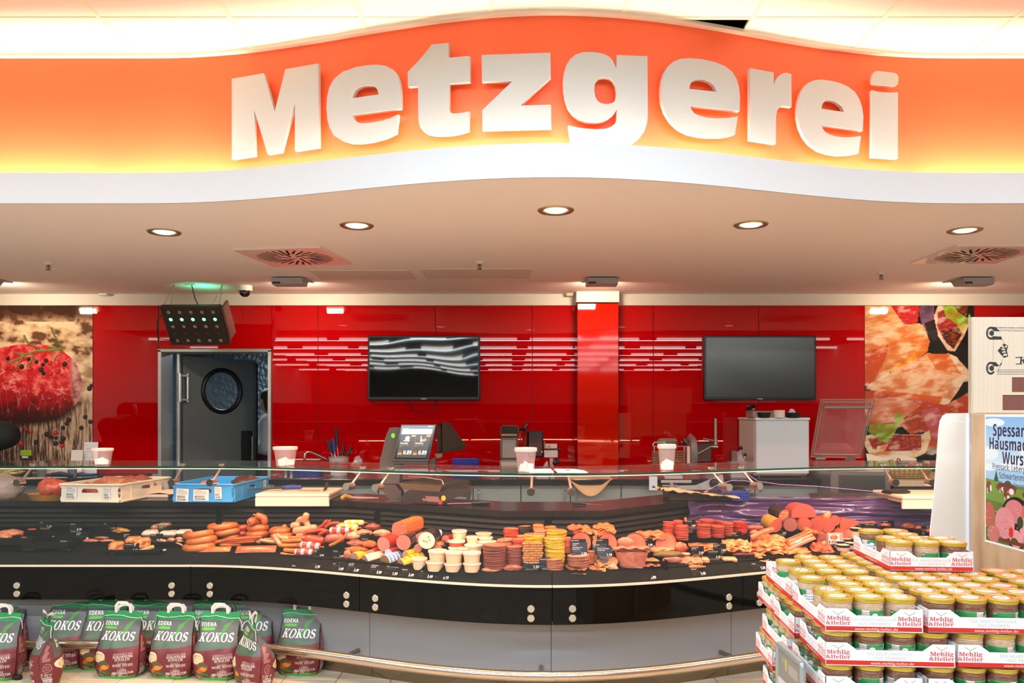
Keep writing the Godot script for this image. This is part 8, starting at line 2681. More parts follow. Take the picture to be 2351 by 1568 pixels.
	for q in [[580,165,60,34,"bagged red sausages at the back right, left one"],[690,150,90,36,"bagged red sausages at the back right, larger one"],[920,175,80,30,"bagged pink meat at the back right, pointed bag"],[1290,195,110,50,"bagged brown meat at the right, behind the gold lids"],[1400,215,70,35,"bagged brown meat at the far right, by the pane joint"]]:
		lump(q[4],"H",q[0],q[1],q[2],q[3],0.42,bagm,"meat","bagged meat at the back right",60,0.3)
	lump("orange meat behind the white cardboard edge at the right","H",1440,215,40,28,0.36,meat("c8501c","e87a3c",163),"meat","",40)
	lump("reddish meat touching the white cardboard at the right","H",1620,270,60,34,0.34,meat("a83c2c","d87858",164),"meat","",40)

# ---------------------------------------------------------------- charcoal bags
var bag_mat: StandardMaterial3D
func bag_print() -> StandardMaterial3D:
	if bag_mat: return bag_mat
	var p = Paint.new(self,640,512,Color("5b5856"),2)
	var red = Color("74262a")
	var green = Color("1e8a4c")
	var cream = Color("ece6dc")
	# front panel 0..384
	p.poly([V(0,290),V(384,250),V(384,512),V(0,512)],red)
	p.rect(0,0,384,62,green)
	p.poly([V(0,498),V(384,486),V(384,512),V(0,512)],Color("4aa83c"))
	p.poly([V(20,86),V(160,86),V(160,138),V(20,138)],Color("2c8a34"))
	p.rect(14,76,170,34,Color("5b5856"))
	p.text("EDEKA",22,94,41,cream,0,"Droid Sans",true,1.15)
	p.text("zuhause",34,124,28,Color("b8dc5a"),0,"Droid Serif",false,1.1,0.35)
	for k in 22:      # palm leaf
		var a = 2.0 + k * 0.035
		var o = V(372 - k * 6.5,40 + k * 3.0)
		p.line([o,o + V(-50 + k * 2.2,26 + k * 1.6),o + V(-84 + k * 3.4,64 + k * 1.8)],4.6,[Color("3f8a34"),Color("6aa83c"),Color("2a6a30")][k % 3])
	p.text("KOKOS",196,184,88,cream,1,"Droid Serif",true,1.02,0.12)
	p.text("GRILLBRIKETTS",200,240,38,Color("2c7a3c"),1,"Droid Serif",true,0.92)
	p.line([V(80,264),V(250,262)],2,Color("2c7a3c"))
	# coconuts
	p.ell(70,352,50,42,Color("d8742a")); p.ell(58,340,54,42,Color("e6d2ae")); p.ell(58,340,40,29,Color("c8a878")); p.ell(62,344,32,22,Color("dcc49a"))
	p.ell(112,408,46,36,Color("d86a1c")); p.ell(106,396,46,28,Color("5c5636")); p.ell(116,420,30,18,Color("e88a24"))
	p.ell(74,446,24,16,Color("c8601c")); p.ell(146,456,26,17,Color("4a443c"))
	for k in 16: p.line([V(92,466),V(40 + k * 8.4,434 + absf(k - 7) * 6)],3.2,Color("4f8a2c") if k % 2 else Color("33641f"))
	for t in [["HERGESTELLT AUS",18,318,0],["KOKOSNUSS",27,338,1],["SCHALEN",27,360,1],["BESONDERS",14,392,0],["HOHE HITZE",27,408,1],["EXTRA",13,436,0],["LANGE",24,450,1],["BRENNDAUER",26,470,1]]:
		p.text(t[0],276,t[2] - 8,t[1],cream,1,"Droid Serif",t[3] == 1,0.95,0.0,-0.08)
	p.line([V(228,374),V(312,368)],1.5,Color("c8a89a")); p.line([V(228,420),V(312,414)],1.5,Color("c8a89a"))
	p.ring(196,478,20,15,2.5,cream); p.text("CO",196,478,16,cream,1,"Droid Sans",true)
	for k in 5: p.line([V(262,474),V(246 + k * 9,458 - absf(2 - k) * -3)],1.5,cream)
	p.ell(258,482,20,12,Color("b08a84")); p.ring(300,478,26,10,2,cream)
	p.text("3 kg e",40,484,20,cream,0,"Droid Serif",false,1,0.3)
	# two side panels
	for k in 2:
		var x = 384 + k * 128
		p.rect(x,0,128,46,green); p.rect(x,46,128,120,Color("4a4644")); p.poly([V(x,150),V(x + 128,190),V(x + 128,512),V(x,512)],red)
		for j in 16: p.line([V(x + 28,186 + j * 8),V(x + 60 + (j * 37) % 44,184 + j * 8)],2.6,Color("d8b8ac"))
		p.ring(x + 70,360,36,34,2.0,cream)
		for j in 6: p.line([V(x + 50,344 + j * 7),V(x + 90,343 + j * 7)],1.6,Color("c89a90"))
		p.text("3 kg e",x + 66,412,34,cream,1,"Droid Serif",false,1,0.3)
		p.rect(x + 26,432,80,8,Color("c8c0a0"))
		p.rect(x + 30,446,78,42,Color("e8e4e0")); p.bars(x + 34,450,70,34,Color("5a5654"),3 + k)
		p.poly([V(x,494),V(x + 128,498),V(x + 128,512),V(x,512)],Color("4aa83c"))
	bag_mat = mat(Color(1,1,1),0.5,0,{"tex": p.tex(),"coat": 0.15,"cr": 0.35})
	return bag_mat

func bag(label,px,py,yaw,lean = 0.0,bend = 0.0,twist = 0.0,sd = 1,k_h = 1.0,k_w = 1.0):
	var d = EYE * F / (py - HZ) + 0.06
	var t = thing("charcoal_bag",label,"bag",Vector3((px - 1175.5) * d / F,0,-d),yaw,"charcoal bags before the counter")
	var H = 0.352 * k_h
	var NR = 26
	var P = func(s: float,x: float,z: float) -> Vector3:      # x,z in -1..1 on the outline
		var a = 0.121 + 0.014 * sin(PI * clampf(s * 1.5,0,1)) - 0.006 * s
		if s < 0.06: a -= (0.06 - s) * 0.25
		var b = lerpf(0.066,0.080,clampf(s * 4,0,1))
		if s > 0.32: b = lerpf(0.080,0.004,smoothstep(0.32,0.93,s))
		a *= k_w
		var n = noise.get_noise_3d(x * 1.6 + sd * 5,s * 4.0,z * 1.6 + sd) + 0.6 * noise.get_noise_3d(x * 4 + sd,s * 11.0,z * 3.5)
		var am = 0.012 * (1 - s * 0.4)
		var q = Vector3(x * a,s * H,z * b + n * am * signf(z if z != 0 else 1.0) * (0.3 if s > 0.93 else 1.0))
		if s > 0.9: q.y += 0.006 * noise.get_noise_2d(x * 2 + sd,1.0)
		q.x += n * am * 0.4 * signf(x)
		# lean back, bend over sideways, twist
		var u = smoothstep(0.45,1.0,s)
		q = Basis(Vector3.UP,twist * u) * q
		q.z -= lean * s * s * H
		q.x += bend * u * 0.16
		q.y -= absf(bend) * u * u * 0.05
		return q
	var g = Geo.new()
	var face = func(pts: Array,u0: float,u1: float):
		var rows = []
		for r in NR + 1:
			var s = r / float(NR)
			var row = []
			for e in pts: row.append(P.call(s,e.x,e.y))
			rows.append(row)
		g.grid(rows,false,Rect2(u0,0.0,u1 - u0,1.0))
	var fr = []
	for k in 13: fr.append(V(lerpf(-0.97,0.97,k / 12.0),pow(1.0 - pow(absf(k / 6.0 - 1.0) * 0.97,5.0),0.4)))
	var rt = []
	for k in 7: rt.append(V(pow(1.0 - pow(absf(1.0 - k / 3.0) * fr[12].y,5.0),0.2),(1.0 - k / 3.0) * fr[12].y))
	face.call(fr,0.0,0.6)
	face.call(rt,0.602,0.798)
	var bk = fr.map(func(e): return V(-e.x,-e.y))
	face.call(bk,0.0,0.6)
	face.call(rt.map(func(e): return V(-e.x,-e.y)),0.802,0.998)
	var cap = []
	for e in [0,1]:
		var row = []
		for q in fr: row.append(P.call(0.0,q.x,-q.y if e == 0 else q.y))
		cap.append(row)
	g.grid(cap)
	part("bag_body",g,bag_print(),t)
	# paper handle
	var hm = mat("e6dcd2",0.6)
	for z in [1.0,-1.0]:
		g = Geo.new()
		var l: Vector3 = P.call(1.0,-0.42,z)
		var r_: Vector3 = P.call(1.0,0.38,z)
		var up = 0.045 + 0.012 * noise.get_noise_2d(sd,z) - (0.018 if z < 0 else 0.0)
		var tilt = (0.012 if z > 0 else -0.02)
		var c = [l - Vector3(0,0.02,0),l + Vector3(0.002,up * 0.6,tilt * 0.5),l.lerp(r_,0.22) + Vector3(0,up,tilt),l.lerp(r_,0.5) + Vector3(0,up * 1.03,tilt * 1.1),l.lerp(r_,0.8) + Vector3(0,up,tilt),r_ + Vector3(-0.002,up * 0.6,tilt * 0.5),r_ - Vector3(0,0.02,0)]
		var rows = []
		for k in c.size():
			var T: Vector3 = (c[mini(k + 1,c.size() - 1)] - c[maxi(k - 1,0)]).normalized()
			var o = T.cross(Vector3(0,0,1)).normalized() * 0.0085
			rows.append([c[k] - o,c[k] + o])
		g.grid(rows)
		g.grid(rows.map(func(e): return [e[1] - Vector3(0,0,0.002),e[0] - Vector3(0,0,0.002)]))
		part("paper_handle",g,hm,t)
	g = Geo.new()
	var st = []
	for k in 11: st.append(P.call(0.925 + 0.015 * sin(k * 0.6 + sd),lerpf(-0.98,0.98,k / 10.0),0.55) + Vector3(0,0,0.006))
	st.append(st[-1] + Vector3(0.012,-0.02,0.004)); st.append(st[-1] + Vector3(0.003,-0.035,0.0))
	g.tube(st,0.0018,6)
	part("drawstring",g,hm,t)
	return t

func bags():
	var B = [
		[2,1535,0.05,0.22,0.0,0.0,"charcoal bag standing upright at the left edge, back row"],
		[146,1537,-0.06,0.24,0.0,0.0,"charcoal bag in the back row, second from the left, behind the turned bag"],
		[238,1538,0.10,0.22,0.0,0.0,"charcoal bag in the back row, third from the left, handle folded"],
		[343,1537,0.08,0.22,0.0,0.0,"charcoal bag in the back row, fourth from the left, its string hanging left"],
		[482,1537,0.02,0.20,0.0,0.0,"charcoal bag in the back row behind the handle of a front bag"],
		[577,1538,-0.04,0.20,0.0,0.0,"charcoal bag in the back row, left of the one standing alone"],
		[688,1551,-0.14,0.14,0.0,0.08,"charcoal bag standing alone at the right end, behind the rail"],
		[-2,1562,-0.12,0.10,0.0,0.0,"charcoal bag cut by the left edge, front row"],
		[277,1557,-0.14,0.10,0.0,0.0,"charcoal bag in front with the whole front print visible, widest of all"],
		[398,1558,-0.16,0.10,0.0,0.0,"charcoal bag in front, between the widest bag and the one beside the slumped bag"],
		[500,1561,-0.08,0.12,0.0,0.0,"charcoal bag in front with a tall round handle, left of the slumped bag"],
		[106,1572,-1.05,0.02,0.15,0.25,"charcoal bag turned to show its narrow text side, at the left front"],
		[583,1578,-0.75,0.06,-0.35,-0.35,"slumped charcoal bag with its folded top hanging to the right, at the front"],
	]
	for k in B.size():
		var b: Array = B[k]
		bag(b[6],b[0],b[1],b[2],b[3],b[4],b[5],k * 3 + 1,1.06 if k < 6 else 1.0,1.0)
	var d = EYE * F / (1556.0 - HZ)
	var g = Geo.new()
	g.lathe([V(0,0.0),V(0.018,0.002),V(0.023,0.012),V(0.018,0.024),V(0.0,0.028)],16,Transform3D.IDENTITY,1.15,0.9)
	single("briquette","black oval charcoal briquette lying on the floor beside the turned bag","briquette",g,mat("1c1511",0.85),Vector3((48 - 1175.5) * d / F,0,-d + 0.03))

# ---------------------------------------------------------------- jar pile
const JP = 0.0835
const JH = 0.092
var jar_parts = {}
func jar_print(kind: int) -> StandardMaterial3D:
	var p = Paint.new(self,256,96,Color("2f8f4e") if kind < 2 else Color("b82030"),2)
	p.rect(0,52,256,44,Color("e8e8e6"))
	p.rect(0,0,256,5,Color("6ab87c") if kind < 2 else Color("d86a74"))
	p.ell(128,66,64,34,Color("f2f2f4"))
	p.ring(128,66,64,34,1.5,Color("5a6a9a"))
	p.rect(104,2,36,30,Color("f2efee"))
	p.text("Mehlig",122,14,11,Color("c83040"),1,"Droid Serif",true)
	p.text("&Heller",122,25,10,Color("c83040"),1,"Droid Serif",true)
	p.text(["Mutter's","Fränkischer","Bauern"][kind],130,50,17,Color("2a3458"),1,"Droid Serif",true,1,0.1)
	p.text(["Leberwurst","Presssack","Blutwurst"][kind],128,70,24,Color("1e2c58"),1,"Droid Serif",true)
	p.ell(166,34,15,15,Color("eae6ec"))
	p.rect(188,22,42,26,Color("58a86e") if kind < 2 else Color("c84a58"))
	for k in 4: p.line([V(192,27 + k * 6),V(226,27 + k * 6)],1.4,Color("8acc9a"))
	p.rect(232,4,24,92,Color("ececee")); p.bars(235,40,18,50,Color("30303c"),kind + 2)
	p.rect(2,2,14,10,Color("d83030")); p.rect(2,12,14,5,Color("f0f0f0"))
	p.rect(60,88,140,6,Color("c83040"))
	return mat(Color(1,1,1),0.3,0,{"tex": p.tex(),"coat": 0.4})
func make_jar_parts():
	var r = 0.0400
	var g = Geo.new()
	g.lathe([V(0,0.001),V(r * 0.84,0.001),V(r * 0.9,0.004),V(r * 0.93,0.012),V(r * 0.965,0.050),V(r * 0.985,0.056),V(r * 0.985,0.064),V(r * 0.96,0.066),V(r * 0.99,0.069),V(r * 0.96,0.072),V(r * 0.97,0.075)],28)
	jar_parts.glass = g.mesh()
	g = Geo.new()
	g.lathe([V(r * 0.97,0.0735),V(r * 1.025,0.0745),V(r * 1.035,0.077),V(r * 1.035,0.0835),V(r * 1.02,0.0855),V(r * 0.985,0.0862),V(r * 0.96,0.0855)],32)
	jar_parts.lid = g.mesh()
	g = Geo.new()
	g.disc(Vector3(0,0.0857,0),Vector3.UP,r * 0.965,-1,28)
	jar_parts.top = g.mesh()
	g = Geo.new()
	var rows = [[],[]]
	for k in 19:
		var a = deg_to_rad(lerpf(-105,105,k / 18.0))
		for e in 2: rows[e].append(Vector3(sin(a),0,cos(a)) * (r * [0.948,0.985][e] + 0.0006) + Vector3(0,[0.016,0.054][e],0))
	g.grid(rows)
	jar_parts.label = g.mesh()
	jar_parts.prints = [jar_print(0),jar_print(1),jar_print(2)]
	var mk = func(a,b,sd): return mat(Color(1,1,1),0.12,0,{"tex": ntex(sd,0.05,[a,b],256),"tri": 7.0,"coat": 1.0,"cr": 0.03})
	jar_parts.fill = [mk.call("c09a7c","dcbca0",171),mk.call("6c4032","94624c",172)]
	jar_parts.gold = mat("d8b848",0.3,0.55)
	for k in 2:
		var p = Paint.new(self,128,128,Color("e05a2a"),2)
		p.ell(64,64,60,60,Color("d8402c")); p.ring(64,64,57,57,6,Color("e8a040")); p.ell(64,64,51,51,Color("8aa860") if k == 0 else Color("d86a58"))
		p.ell(64,64,44,34,Color("f0e4d0"))
		p.ell(30,44,9,9,Color("d88a50")); p.ell(96,92,9,8,Color("d04a38")); p.ell(104,84,7,7,Color("d04a38"))
		p.text("Hausmacher",64,56,15,Color("5a4434"),1,"Droid Serif",true,1,0.1)
		p.text("Wurst",64,72,16,Color("8a3a30"),1,"Droid Serif",true)
		jar_parts["lidprint%d" % k] = mat(Color(1,1,1),0.3,0,{"tex": p.tex(),"coat": 0.4})
	for n in [3,4]:
		var wpx: int = 128 * n
		var p = Paint.new(self,wpx,112,Color("eeeff2"),2)
		p.rect(0,86,wpx,26,Color("d8281e"))
		for x in [52,wpx - 52]:
			p.line([V(x - 22,12),V(x + 2,30)],3,Color("b0a694")); p.line([V(x + 22,12),V(x - 2,30)],3,Color("b0a694"))
			p.text("Mehlig",x,46,27,Color("d8303c"),1,"Droid Serif",true)
			p.text("&Heller",x,70,25,Color("d8303c"),1,"Droid Serif",true)
		p.text("DIE WURSTMACHER",wpx / 2,52,20,Color("c0bfc2"),1,"Droid Sans",false,1.0)
		p.text("AUS FRANKEN",wpx / 2,72,20,Color("c0bfc2"),1,"Droid Sans",false,1.0)
		p.text("www.mehlig-heller.de",wpx / 2 + 10,98,16,Color("f8d8d0"),1,"Droid Sans",true,1.0)
		jar_parts["print%d" % n] = mat(Color(1,1,1),0.6,0,{"tex": p.tex()})
	jar_parts.card = mat("e9eaee",0.7)
	jar_parts.proto = {}
func carton(label,nx: int,nz: int,xf: Transform3D):
	var t = thing("jar_tray",label,"tray",Vector3.ZERO,0,"printed cardboard trays")
	t.transform = xf
	var w = nx * JP + 0.006
	var d = nz * JP + 0.006
	var key = "%d_%d" % [nx,nz]
	if not jar_parts.proto.has(key):
		var pr = {}
		var g = Geo.new()
		bx(g,-w / 2,w / 2,0,0.0025,-d / 2,d / 2,0.0)
		pr.floor = g.mesh()
		for e in [[w,"x"],[d,"z"]]:
			g = Geo.new()
			var L: float = e[0]
			var c = 0.058
			var o = PackedVector2Array([V(-L / 2,0),V(L / 2,0),V(L / 2,0.062),V(L / 2 - c,0.062),V(L / 2 - c - 0.026,0.043),V(-L / 2 + c + 0.026,0.043),V(-L / 2 + c,0.062),V(-L / 2,0.062)])
			g.prism(o,0.0025,Transform3D.IDENTITY,Rect2(-L / 2,0,L,0.062))
			pr[e[1]] = g.mesh()
		jar_parts.proto[key] = pr
	var q: Dictionary = jar_parts.proto[key]
	part("tray_floor",q.floor,jar_parts.card,t)
	for s in 4:
		var o = part("printed_wall",q.x if s % 2 == 0 else q.z,jar_parts["print%d" % clampi(nx if s % 2 == 0 else nz,3,4)],t)
		o.transform = Transform3D(Basis(Vector3.UP,s * PI / 2),Vector3.ZERO) * Transform3D(Basis.IDENTITY,Vector3(0,0,(d if s % 2 == 0 else w) / 2))
	return t
const ORD = ["first","second","third","fourth","fifth","sixth"]
var jar_src = {}
func jar(label,p: Vector3,kind: int,fill: int,turn: float):
	var key = kind * 2 + fill
	var t: Node3D
	if jar_src.has(key):
		t = jar_src[key].duplicate()
		t.name = numbered("sausage_jar"); add_child(t)
	else:
		t = thing("sausage_jar",label,"jar",p,0,"gold lidded jars of sausage")
		part("glass",jar_parts.glass,jar_parts.fill[fill],t)
		var l = part("lid",jar_parts.lid,jar_parts.gold,t)
		part("lid_print",jar_parts.top,jar_parts["lidprint%d" % fill],l)
		part("paper_label",jar_parts.label,jar_parts.prints[kind],t)
		jar_src[key] = t
	t.position = p; t.rotation.y = turn
	t.set_meta("label",label)

func jar_pile():
	make_jar_parts()
	var rr = RandomNumberGenerator.new()
	rr.seed = 5
	var TH = deg_to_rad(-4.5)
	var B = Basis(Vector3.UP,TH)
	var O = Vector3(0.851,0,-2.225)
	var at = func(u,v,y) -> Vector3: return O + B * Vector3(u,0,-v) + Vector3(0,y,0)
	var top = 0.887
	# tray: [name, u, v, nx, nz, layer, fill (0 pale, 1 dark, 2 mixed), which jars: "all", "front", "left", "front+left", list of skipped]
	var T = [
		["front left tray of the top layer",0.0,0.0,3,4,0,0,"all",[6]],
		["rear left tray of the top layer",0.004,0.372,3,4,0,0,"all",[3,9]],
		["front right tray of the top layer",0.272,0.006,4,3,0,1,"all",[]],
		["middle right tray of the top layer",0.272,0.272,4,3,0,2,"all",[]],
		["rear middle tray of the top layer",0.272,0.535,4,3,0,2,"all",[]],
		["far right tray of the top layer",0.622,0.16,3,4,0,1,"all",[]],
		["front left tray of the second layer",0.0,0.0,4,3,1,1,"front+left",[]],
		["front right tray of the second layer",0.347,0.004,4,3,1,0,"front",[]],
		["middle left tray of the second layer",-0.012,0.268,4,3,1,1,"front+left",[]],
		["rear left tray of the second layer",-0.004,0.545,4,3,1,0,"left",[]],
		["front left tray of the third layer",0.0,0.0,3,4,2,1,"front+left",[]],
		["front right tray of the third layer",0.268,0.0,4,3,2,1,"front",[]],
		["rear left tray of the third layer",-0.012,0.36,3,4,2,0,"left",[]],
		["front left tray of the fourth layer",0.0,0.0,4,3,3,1,"left",[]],
		["middle left tray of the fourth layer",-0.008,0.268,4,3,3,0,"left",[]],
		["rear left tray of the fourth layer",-0.014,0.54,4,3,3,0,"left",[]],
		["rear left tray of the fifth layer",-0.01,0.36,3,4,4,1,"left",[]],
		["front left tray of the fifth layer",0.0,0.0,3,4,4,1,"left",[]],
		["single tray on top of the jar pile",0.318,0.402,3,4,-1,2,"all",[8,11,6]],
	]
	for q in T:
		var nx: int = q[3]
		var nz: int = q[4]
		var y: float = top - JH * q[5]
		var c: Vector3 = at.call(q[1] + (nx * JP + 0.006) / 2,q[2] + (nz * JP + 0.006) / 2,y)
		carton("white and red printed cardboard tray, %s" % q[0],nx,nz,Transform3D(B,c))
		for j in nz:
			for i in nx:
				if q[8].has(j * nx + i): continue
				if q[7] == "front" and j > 0: continue
				if q[7] == "left" and i > 0: continue
				if q[7] == "front+left" and j > 0 and i > 0: continue
				var p: Vector3 = c + B * Vector3((i - (nx - 1) / 2.0) * JP,0.0026,-(j - (nz - 1) / 2.0) * JP)
				var fill: int = q[6] if q[6] < 2 else (0 if (i * 3 + j * 5) % 4 < 2 else 1)
				if q[5] == -1: fill = 0 if j == 0 else 1
				if q[5] == -1 and i == 2 and j == 0: fill = 1
				var kind = 2 if q[5] == -1 and i == 0 and j == 2 else (0 if fill == 0 else 1)
				var turn = rr.randf_range(-1.1,1.1) + (0.5 if rr.randf() < 0.25 else 0.0)
				if q[7] == "left" or (q[7] == "front+left" and i == 0 and j > 0): turn -= 1.2
				jar("%s sausage jar, %s from left, row %s, %s" % [["pale","dark"][fill],ORD[i],["one","two","three","four"][j],q[0]],p,kind,fill,turn)
	# plinth that carries the pile (below the picture)
	var g = Geo.new()
	var yb = top - JH * 4
	g.box(Vector3.ZERO,Vector3(0.76,yb - 0.001,0.74),0.004)
	single("pile_plinth","plain cardboard plinth under the jar trays, at the lower right","plinth",g,mat("b8a48c",0.8),at.call(0.39,0.39,(yb - 0.001) / 2),TH)
	# sign holder standing by the left side of the pile
	var pt = Paint.new(self,128,180,Color("d6d0cb"),2)
	pt.rect(0,0,128,58,Color("8d8880")); pt.ell(46,26,6,12,Color("c8b060")); pt.rect(24,16,14,10,Color("a09a92"))
	pt.rect(60,20,50,18,Color("a8a29a"))
	pt.text("Mehlig &",12,84,26,Color("9c968f"),0,"Droid Sans",true)
	pt.text("Heller",12,112,26,Color("9c968f"),0,"Droid Sans",true)
	for k in 4: pt.line([V(14,134 + k * 10),V(104,134 + k * 10)],2,Color("b0aaa4"))
	var sg = thing("sign_holder","grey framed sign holder standing at the left side of the jar pile","sign",Vector3(0.815,0,-2.40),-PI / 2)
	var m = mat("a9b2b8",0.3,0.5)
	var y1 = 0.775
	var y0 = 0.48
	for s in [-1,1]:
		g = Geo.new()
		g.tube([Vector3(0.105 * s,y0,0),Vector3(0.105 * s,y1 - 0.015,0),Vector3(0.10 * s,y1 - 0.004,0)],0.009,8)
		part("side_rail",g,m,sg)
	for y in [y0,y1]:
		g = Geo.new()
		cyl(g,Vector3(-0.1,y,0),Vector3(0.1,y,0),0.009,8)
		part("cross_rail",g,m,sg)
	g = Geo.new()
	g.box(Vector3(0,(y0 + y1) / 2,0),Vector3(0.2,y1 - y0,0.004),0.0)
	part("backing",g,mat("a8a49e",0.5),sg)
	g = Geo.new()
	g.quad(Vector3(-0.1,y0,0.003),Vector3(0.1,y0,0.003),Vector3(0.1,y1,0.003),Vector3(-0.1,y1,0.003))
	part("printed_sheet",g,mat(Color(1,1,1),0.3,0,{"tex": pt.tex()}),sg)
	g = Geo.new()
	cyl(g,Vector3(0,0,0),Vector3(0,y0,0),0.012,10)
	g.lathe([V(0,0.0),V(0.12,0.0),V(0.11,0.01),V(0.0,0.014)],20)
	part("stand",g,m,sg)

func gondola():
	# white cardboard back panel standing behind the pile
	var d = 3.02
	var g = Geo.new()
	var o = PackedVector2Array()
	for q in [[2228,1500],[2125,1500],[2137,1217],[2146,1130],[2153,1040],[2157,985],[2160,966],[2166,955],[2176,949],[2232,948]]:
		var w = W(q[0],q[1],d)
		o.append(V(w.x,w.y))
	g.prism(o,0.008,Transform3D(Basis.IDENTITY,Vector3(0,0,-d)))
	var t = thing("cardboard_panel","tall white cardboard panel with rounded corner, beside the wooden display","panel",Vector3.ZERO)
	part("sheet",g,mat("e9e2d8",0.75),t)
	g = Geo.new()
	var a = W(2219,948,d - 0.002)
	bx(g,a.x,a.x + 0.022,0.0,EYE,d - 0.012,d + 0.004,0.004)
	part("folded_edge",g,mat("e4e8f0",0.7),t)
	# wooden display shelf: side panel with poster, header board
	var wood = ntex(181,0.012,["a98766","c4a583","d2b695"],512)
	var wm = mat(Color(1,1,1),0.5,0,{"tex": wood,"wtri": Vector3(1.6,0.35,1.6)})
	var wd = ntex(182,0.014,["a89784","c3b2a0","d0c0ae"],512)
	var wm2 = mat(Color(1,1,1),0.5,0,{"tex": wd,"wtri": Vector3(1.6,0.25,1.6)})
	t = thing("display_shelf","wooden display shelf with printed header board at the right edge","shelf",Vector3.ZERO)
	g = Geo.new()
	bx(g,1.665,1.69,0.0,EYE - 0.003,1.9,2.97,0.002)
	part("side_panel",g,wm,t)
	g = Geo.new()
	bx(g,1.69,2.5,0.0,EYE - 0.003,2.94,2.965,0.002)
	part("back_panel",g,wm,t)
	for y in [0.15,0.55,0.95,1.35]:
		g = Geo.new()
		bx(g,1.69,2.5,y,y + 0.02,1.95,2.94,0.002)
		part("shelf_board",g,wm,t)
	g = Geo.new()
	var h = W(2231,728,2.97)
	bx(g,h.x,h.x + 0.9,EYE - 0.003,h.y,2.97,2.995,0.002)
	var hb = part("header_board",g,wm2,t)
	# printed header: scroll and jars
	var pp = Paint.new(self,240,440,Color("c6b5a2"),2)
	var ink = Color("1e1c1a")
	for y in 440:
		if y % 3 == 0: pp.rect(0,y,240,1,Color("c6b5a2"))
	for k in 26: pp.line([V(k * 10 + 3 * sin(k * 1.7),0),V(k * 10 + 6 * sin(k * 2.3),440)],2.0 + (k % 3),Color("c2b09d") if k % 2 else Color("cab9a6"))
	var S = func(x,y): return V((x - 565) / 2.512,(y - 195) / 2.83)
	for k in 2:
		var y0: float = [395,855][k]
		var cy: float = (y0 - 195) / 2.83
		pp.ell(S.call(775,0).x,cy,22,30,ink)
		pp.poly([V(84,cy - 30),V(108,cy - 28),V(124,cy - 10),V(136,cy + 24 if k == 0 else cy - 20),V(136,cy + 30 if k == 0 else cy - 28),V(84,cy + 30)],ink)
		pp.poly([V(88,cy - 10),V(128,cy - 8),V(132,cy + 16),V(90,cy + 14)],Color("c0b09c"))
		pp.ell(S.call(775,0).x,cy,15,20,Color("c0b09c")); pp.ell(S.call(788,0).x,cy,10,13,ink)
		for j in 6: pp.line([V(66 + j * 3,cy - 8),V(66 + j * 3,cy + 8)],0.8,ink)
	for y in [318,328,350,365]: pp.line([S.call(840,y),S.call(1168,y + 4)],1.2,ink)
	for y in [878,896,914,934]: pp.line([S.call(850,y),S.call(1168,y)],1.4,ink)
	pp.line([S.call(912,468),S.call(925,530)],1.2,ink); pp.line([S.call(915,730),S.call(895,810),S.call(850,910)],1.2,ink)
	pp.line([S.call(808,480),S.call(800,760)],1.2,Color("6a5a4c"))
	pp.poly([S.call(855,625),S.call(930,530),S.call(980,560),S.call(965,620),S.call(980,700),S.call(930,720)],ink)
	for j in 4: pp.ell(S.call(915 + j * 8,0).x,S.call(0,570 + j * 36).y,10,4,Color("c6b5a2"),[0.6,0.2,-0.1,-0.5][j])
	pp.ell(S.call(955,0).x,S.call(0,570).y,5,5,Color("c6b5a2")); pp.ell(S.call(955,0).x,S.call(0,680).y,5,5,Color("c6b5a2"))
	pp.text("K",S.call(1110,0).x,S.call(0,755).y,50,ink,0,"Droid Serif",true,1,0.1)
	pp.line([S.call(1065,715),S.call(1130,712)],4,ink); pp.line([S.call(1070,800),S.call(1120,798)],4,ink)
	for q in [[1100,965,76],[990,1195,70],[1130,1195,70]]:
		var c: Vector2 = S.call(q[0],q[1])
		pp.rect(c.x - 30,c.y,62,74,Color("6c3c34")); pp.rect(c.x - 34,c.y - 10,70,13,Color("c8b89c")); pp.rect(c.x - 30,c.y + 4,62,3,Color("3c2420"))
		pp.rect(c.x + 34,c.y,2,74,Color("4a2a24"))
	g = Geo.new()
	var z = -2.9695
	g.quad(Vector3(h.x + 0.004,EYE,z),Vector3(W(2351,0,2.97).x,EYE,z),Vector3(W(2351,0,2.97).x,h.y - 0.003,z),Vector3(h.x + 0.004,h.y - 0.003,z))
	part("header_print",g,mat(Color(1,1,1),0.45,0,{"tex": pp.tex()}),hb)
	# poster on the side panel: photograph's pixels 2261..2351 are its far 0.23 m
	var po = Paint.new(self,360,500,Color("9cc4e4"),2)
	for y in 30: po.rect(0,y * 7,360,7,Color("7fb2e0").lerp(Color("d4e6ee"),y / 30.0))
	for q in [[30,150,60,26],[300,130,80,30],[200,190,90,20],[60,30,70,16],[20,205,60,14]]: po.ell(q[0],q[1],q[2],q[3],Color("dbe8ee"))
	po.poly([V(0,248),V(120,258),V(240,266),V(360,280),V(360,500),V(0,500)],Color("6f9038"))
	po.poly([V(0,330),V(360,350),V(360,500),V(0,500)],Color("55742a"))
	po.poly([V(60,256),V(76,214),V(92,256)],Color("3a4c34")); po.ell(150,262,22,14,Color("4a5c3c"))
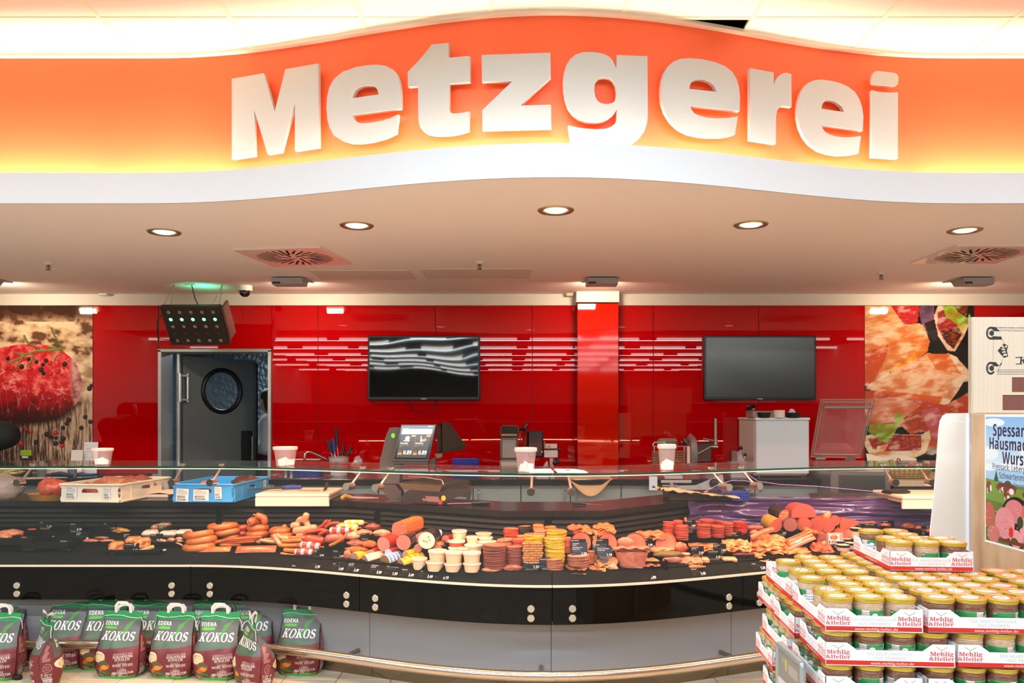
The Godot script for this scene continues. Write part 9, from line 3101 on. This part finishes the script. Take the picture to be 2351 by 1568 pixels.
	for q in [[28,280,16,22],[110,276,34,16],[160,282,40,20],[270,292,34,15],[330,290,34,16],[140,304,18,12]]:
		po.ell(q[0],q[1],q[2],q[3],Color("7a3a28")); po.ell(q[0] + 12,q[1] + 6,q[2] * 0.4,q[3] * 0.6,Color("e6dcd4")); po.rect(q[0] - 12,q[1] + 6,5,q[3],Color("d8ccc4"))
	po.ell(200,400,100,96,Color("15110f"))
	for q in [[30,390,36,50,"b85a48"],[190,360,60,44,"d07a80"],[130,410,62,60,"d88c90"],[270,380,40,66,"c86a58"],[260,420,36,50,"e0989c"],[60,460,40,34,"c8706a"],[300,460,60,40,"d88888"],[200,460,40,34,"e09aa0"],[340,400,30,60,"c85a4a"]]:
		po.ell(q[0],q[1],q[2],q[3],Color(q[4]))
	for k in 80: po.ell(rng.randf() * 360,rng.randf_range(350,490),3,2.4,Color("eab8b4") if k % 2 else Color("b85a58"))
	po.ell(170,440,14,20,Color("d8281e")); po.ell(190,470,22,12,Color("2c5a24")); po.ell(225,396,18,22,Color("2a4a22"))
	po.rect(90,470,220,14,Color("6a3420"))
	for q in [["Spessarter",62,60],["Hausmacher",62,112],["Wurst",62,164]]: po.text(q[0],190,q[2],q[1],Color("2c2848"),1,"Droid Sans",true,0.86)
	for q in [["Pressack, Leberpressack",32,216],["Schwartenmagen",32,248],["Kümmelpressack",32,280]]: po.text(q[0],200,q[2] - 16,q[1],Color("2c2848"),1,"Droid Sans",false,0.86)
	po.rect(0,0,360,8,Color("f0f0f0")); po.rect(0,492,360,8,Color("f0f0f0")); po.rect(0,0,6,500,Color("f0f0f0"))
	var x = 1.6645
	var dz = (x * F) / (2261.0 - 1175.5)
	g = Geo.new()
	var yt = EYE - 0.006
	var yb = EYE - (1243.0 - HZ) * dz / F
	var ln = (yt - yb) * 0.72
	g.quad(Vector3(x,yb,-dz),Vector3(x,yb,-dz + ln),Vector3(x,yt,-dz + ln),Vector3(x,yt,-dz))
	g.quad(Vector3(x + 0.0004,yb,-dz + ln),Vector3(x + 0.0004,yb,-dz),Vector3(x + 0.0004,yt,-dz),Vector3(x + 0.0004,yt,-dz + ln))
	single("poster","poster with cows on a meadow and sausages, on the wooden side panel","poster",g,mat(Color(1,1,1),0.35,0,{"tex": po.tex()}))
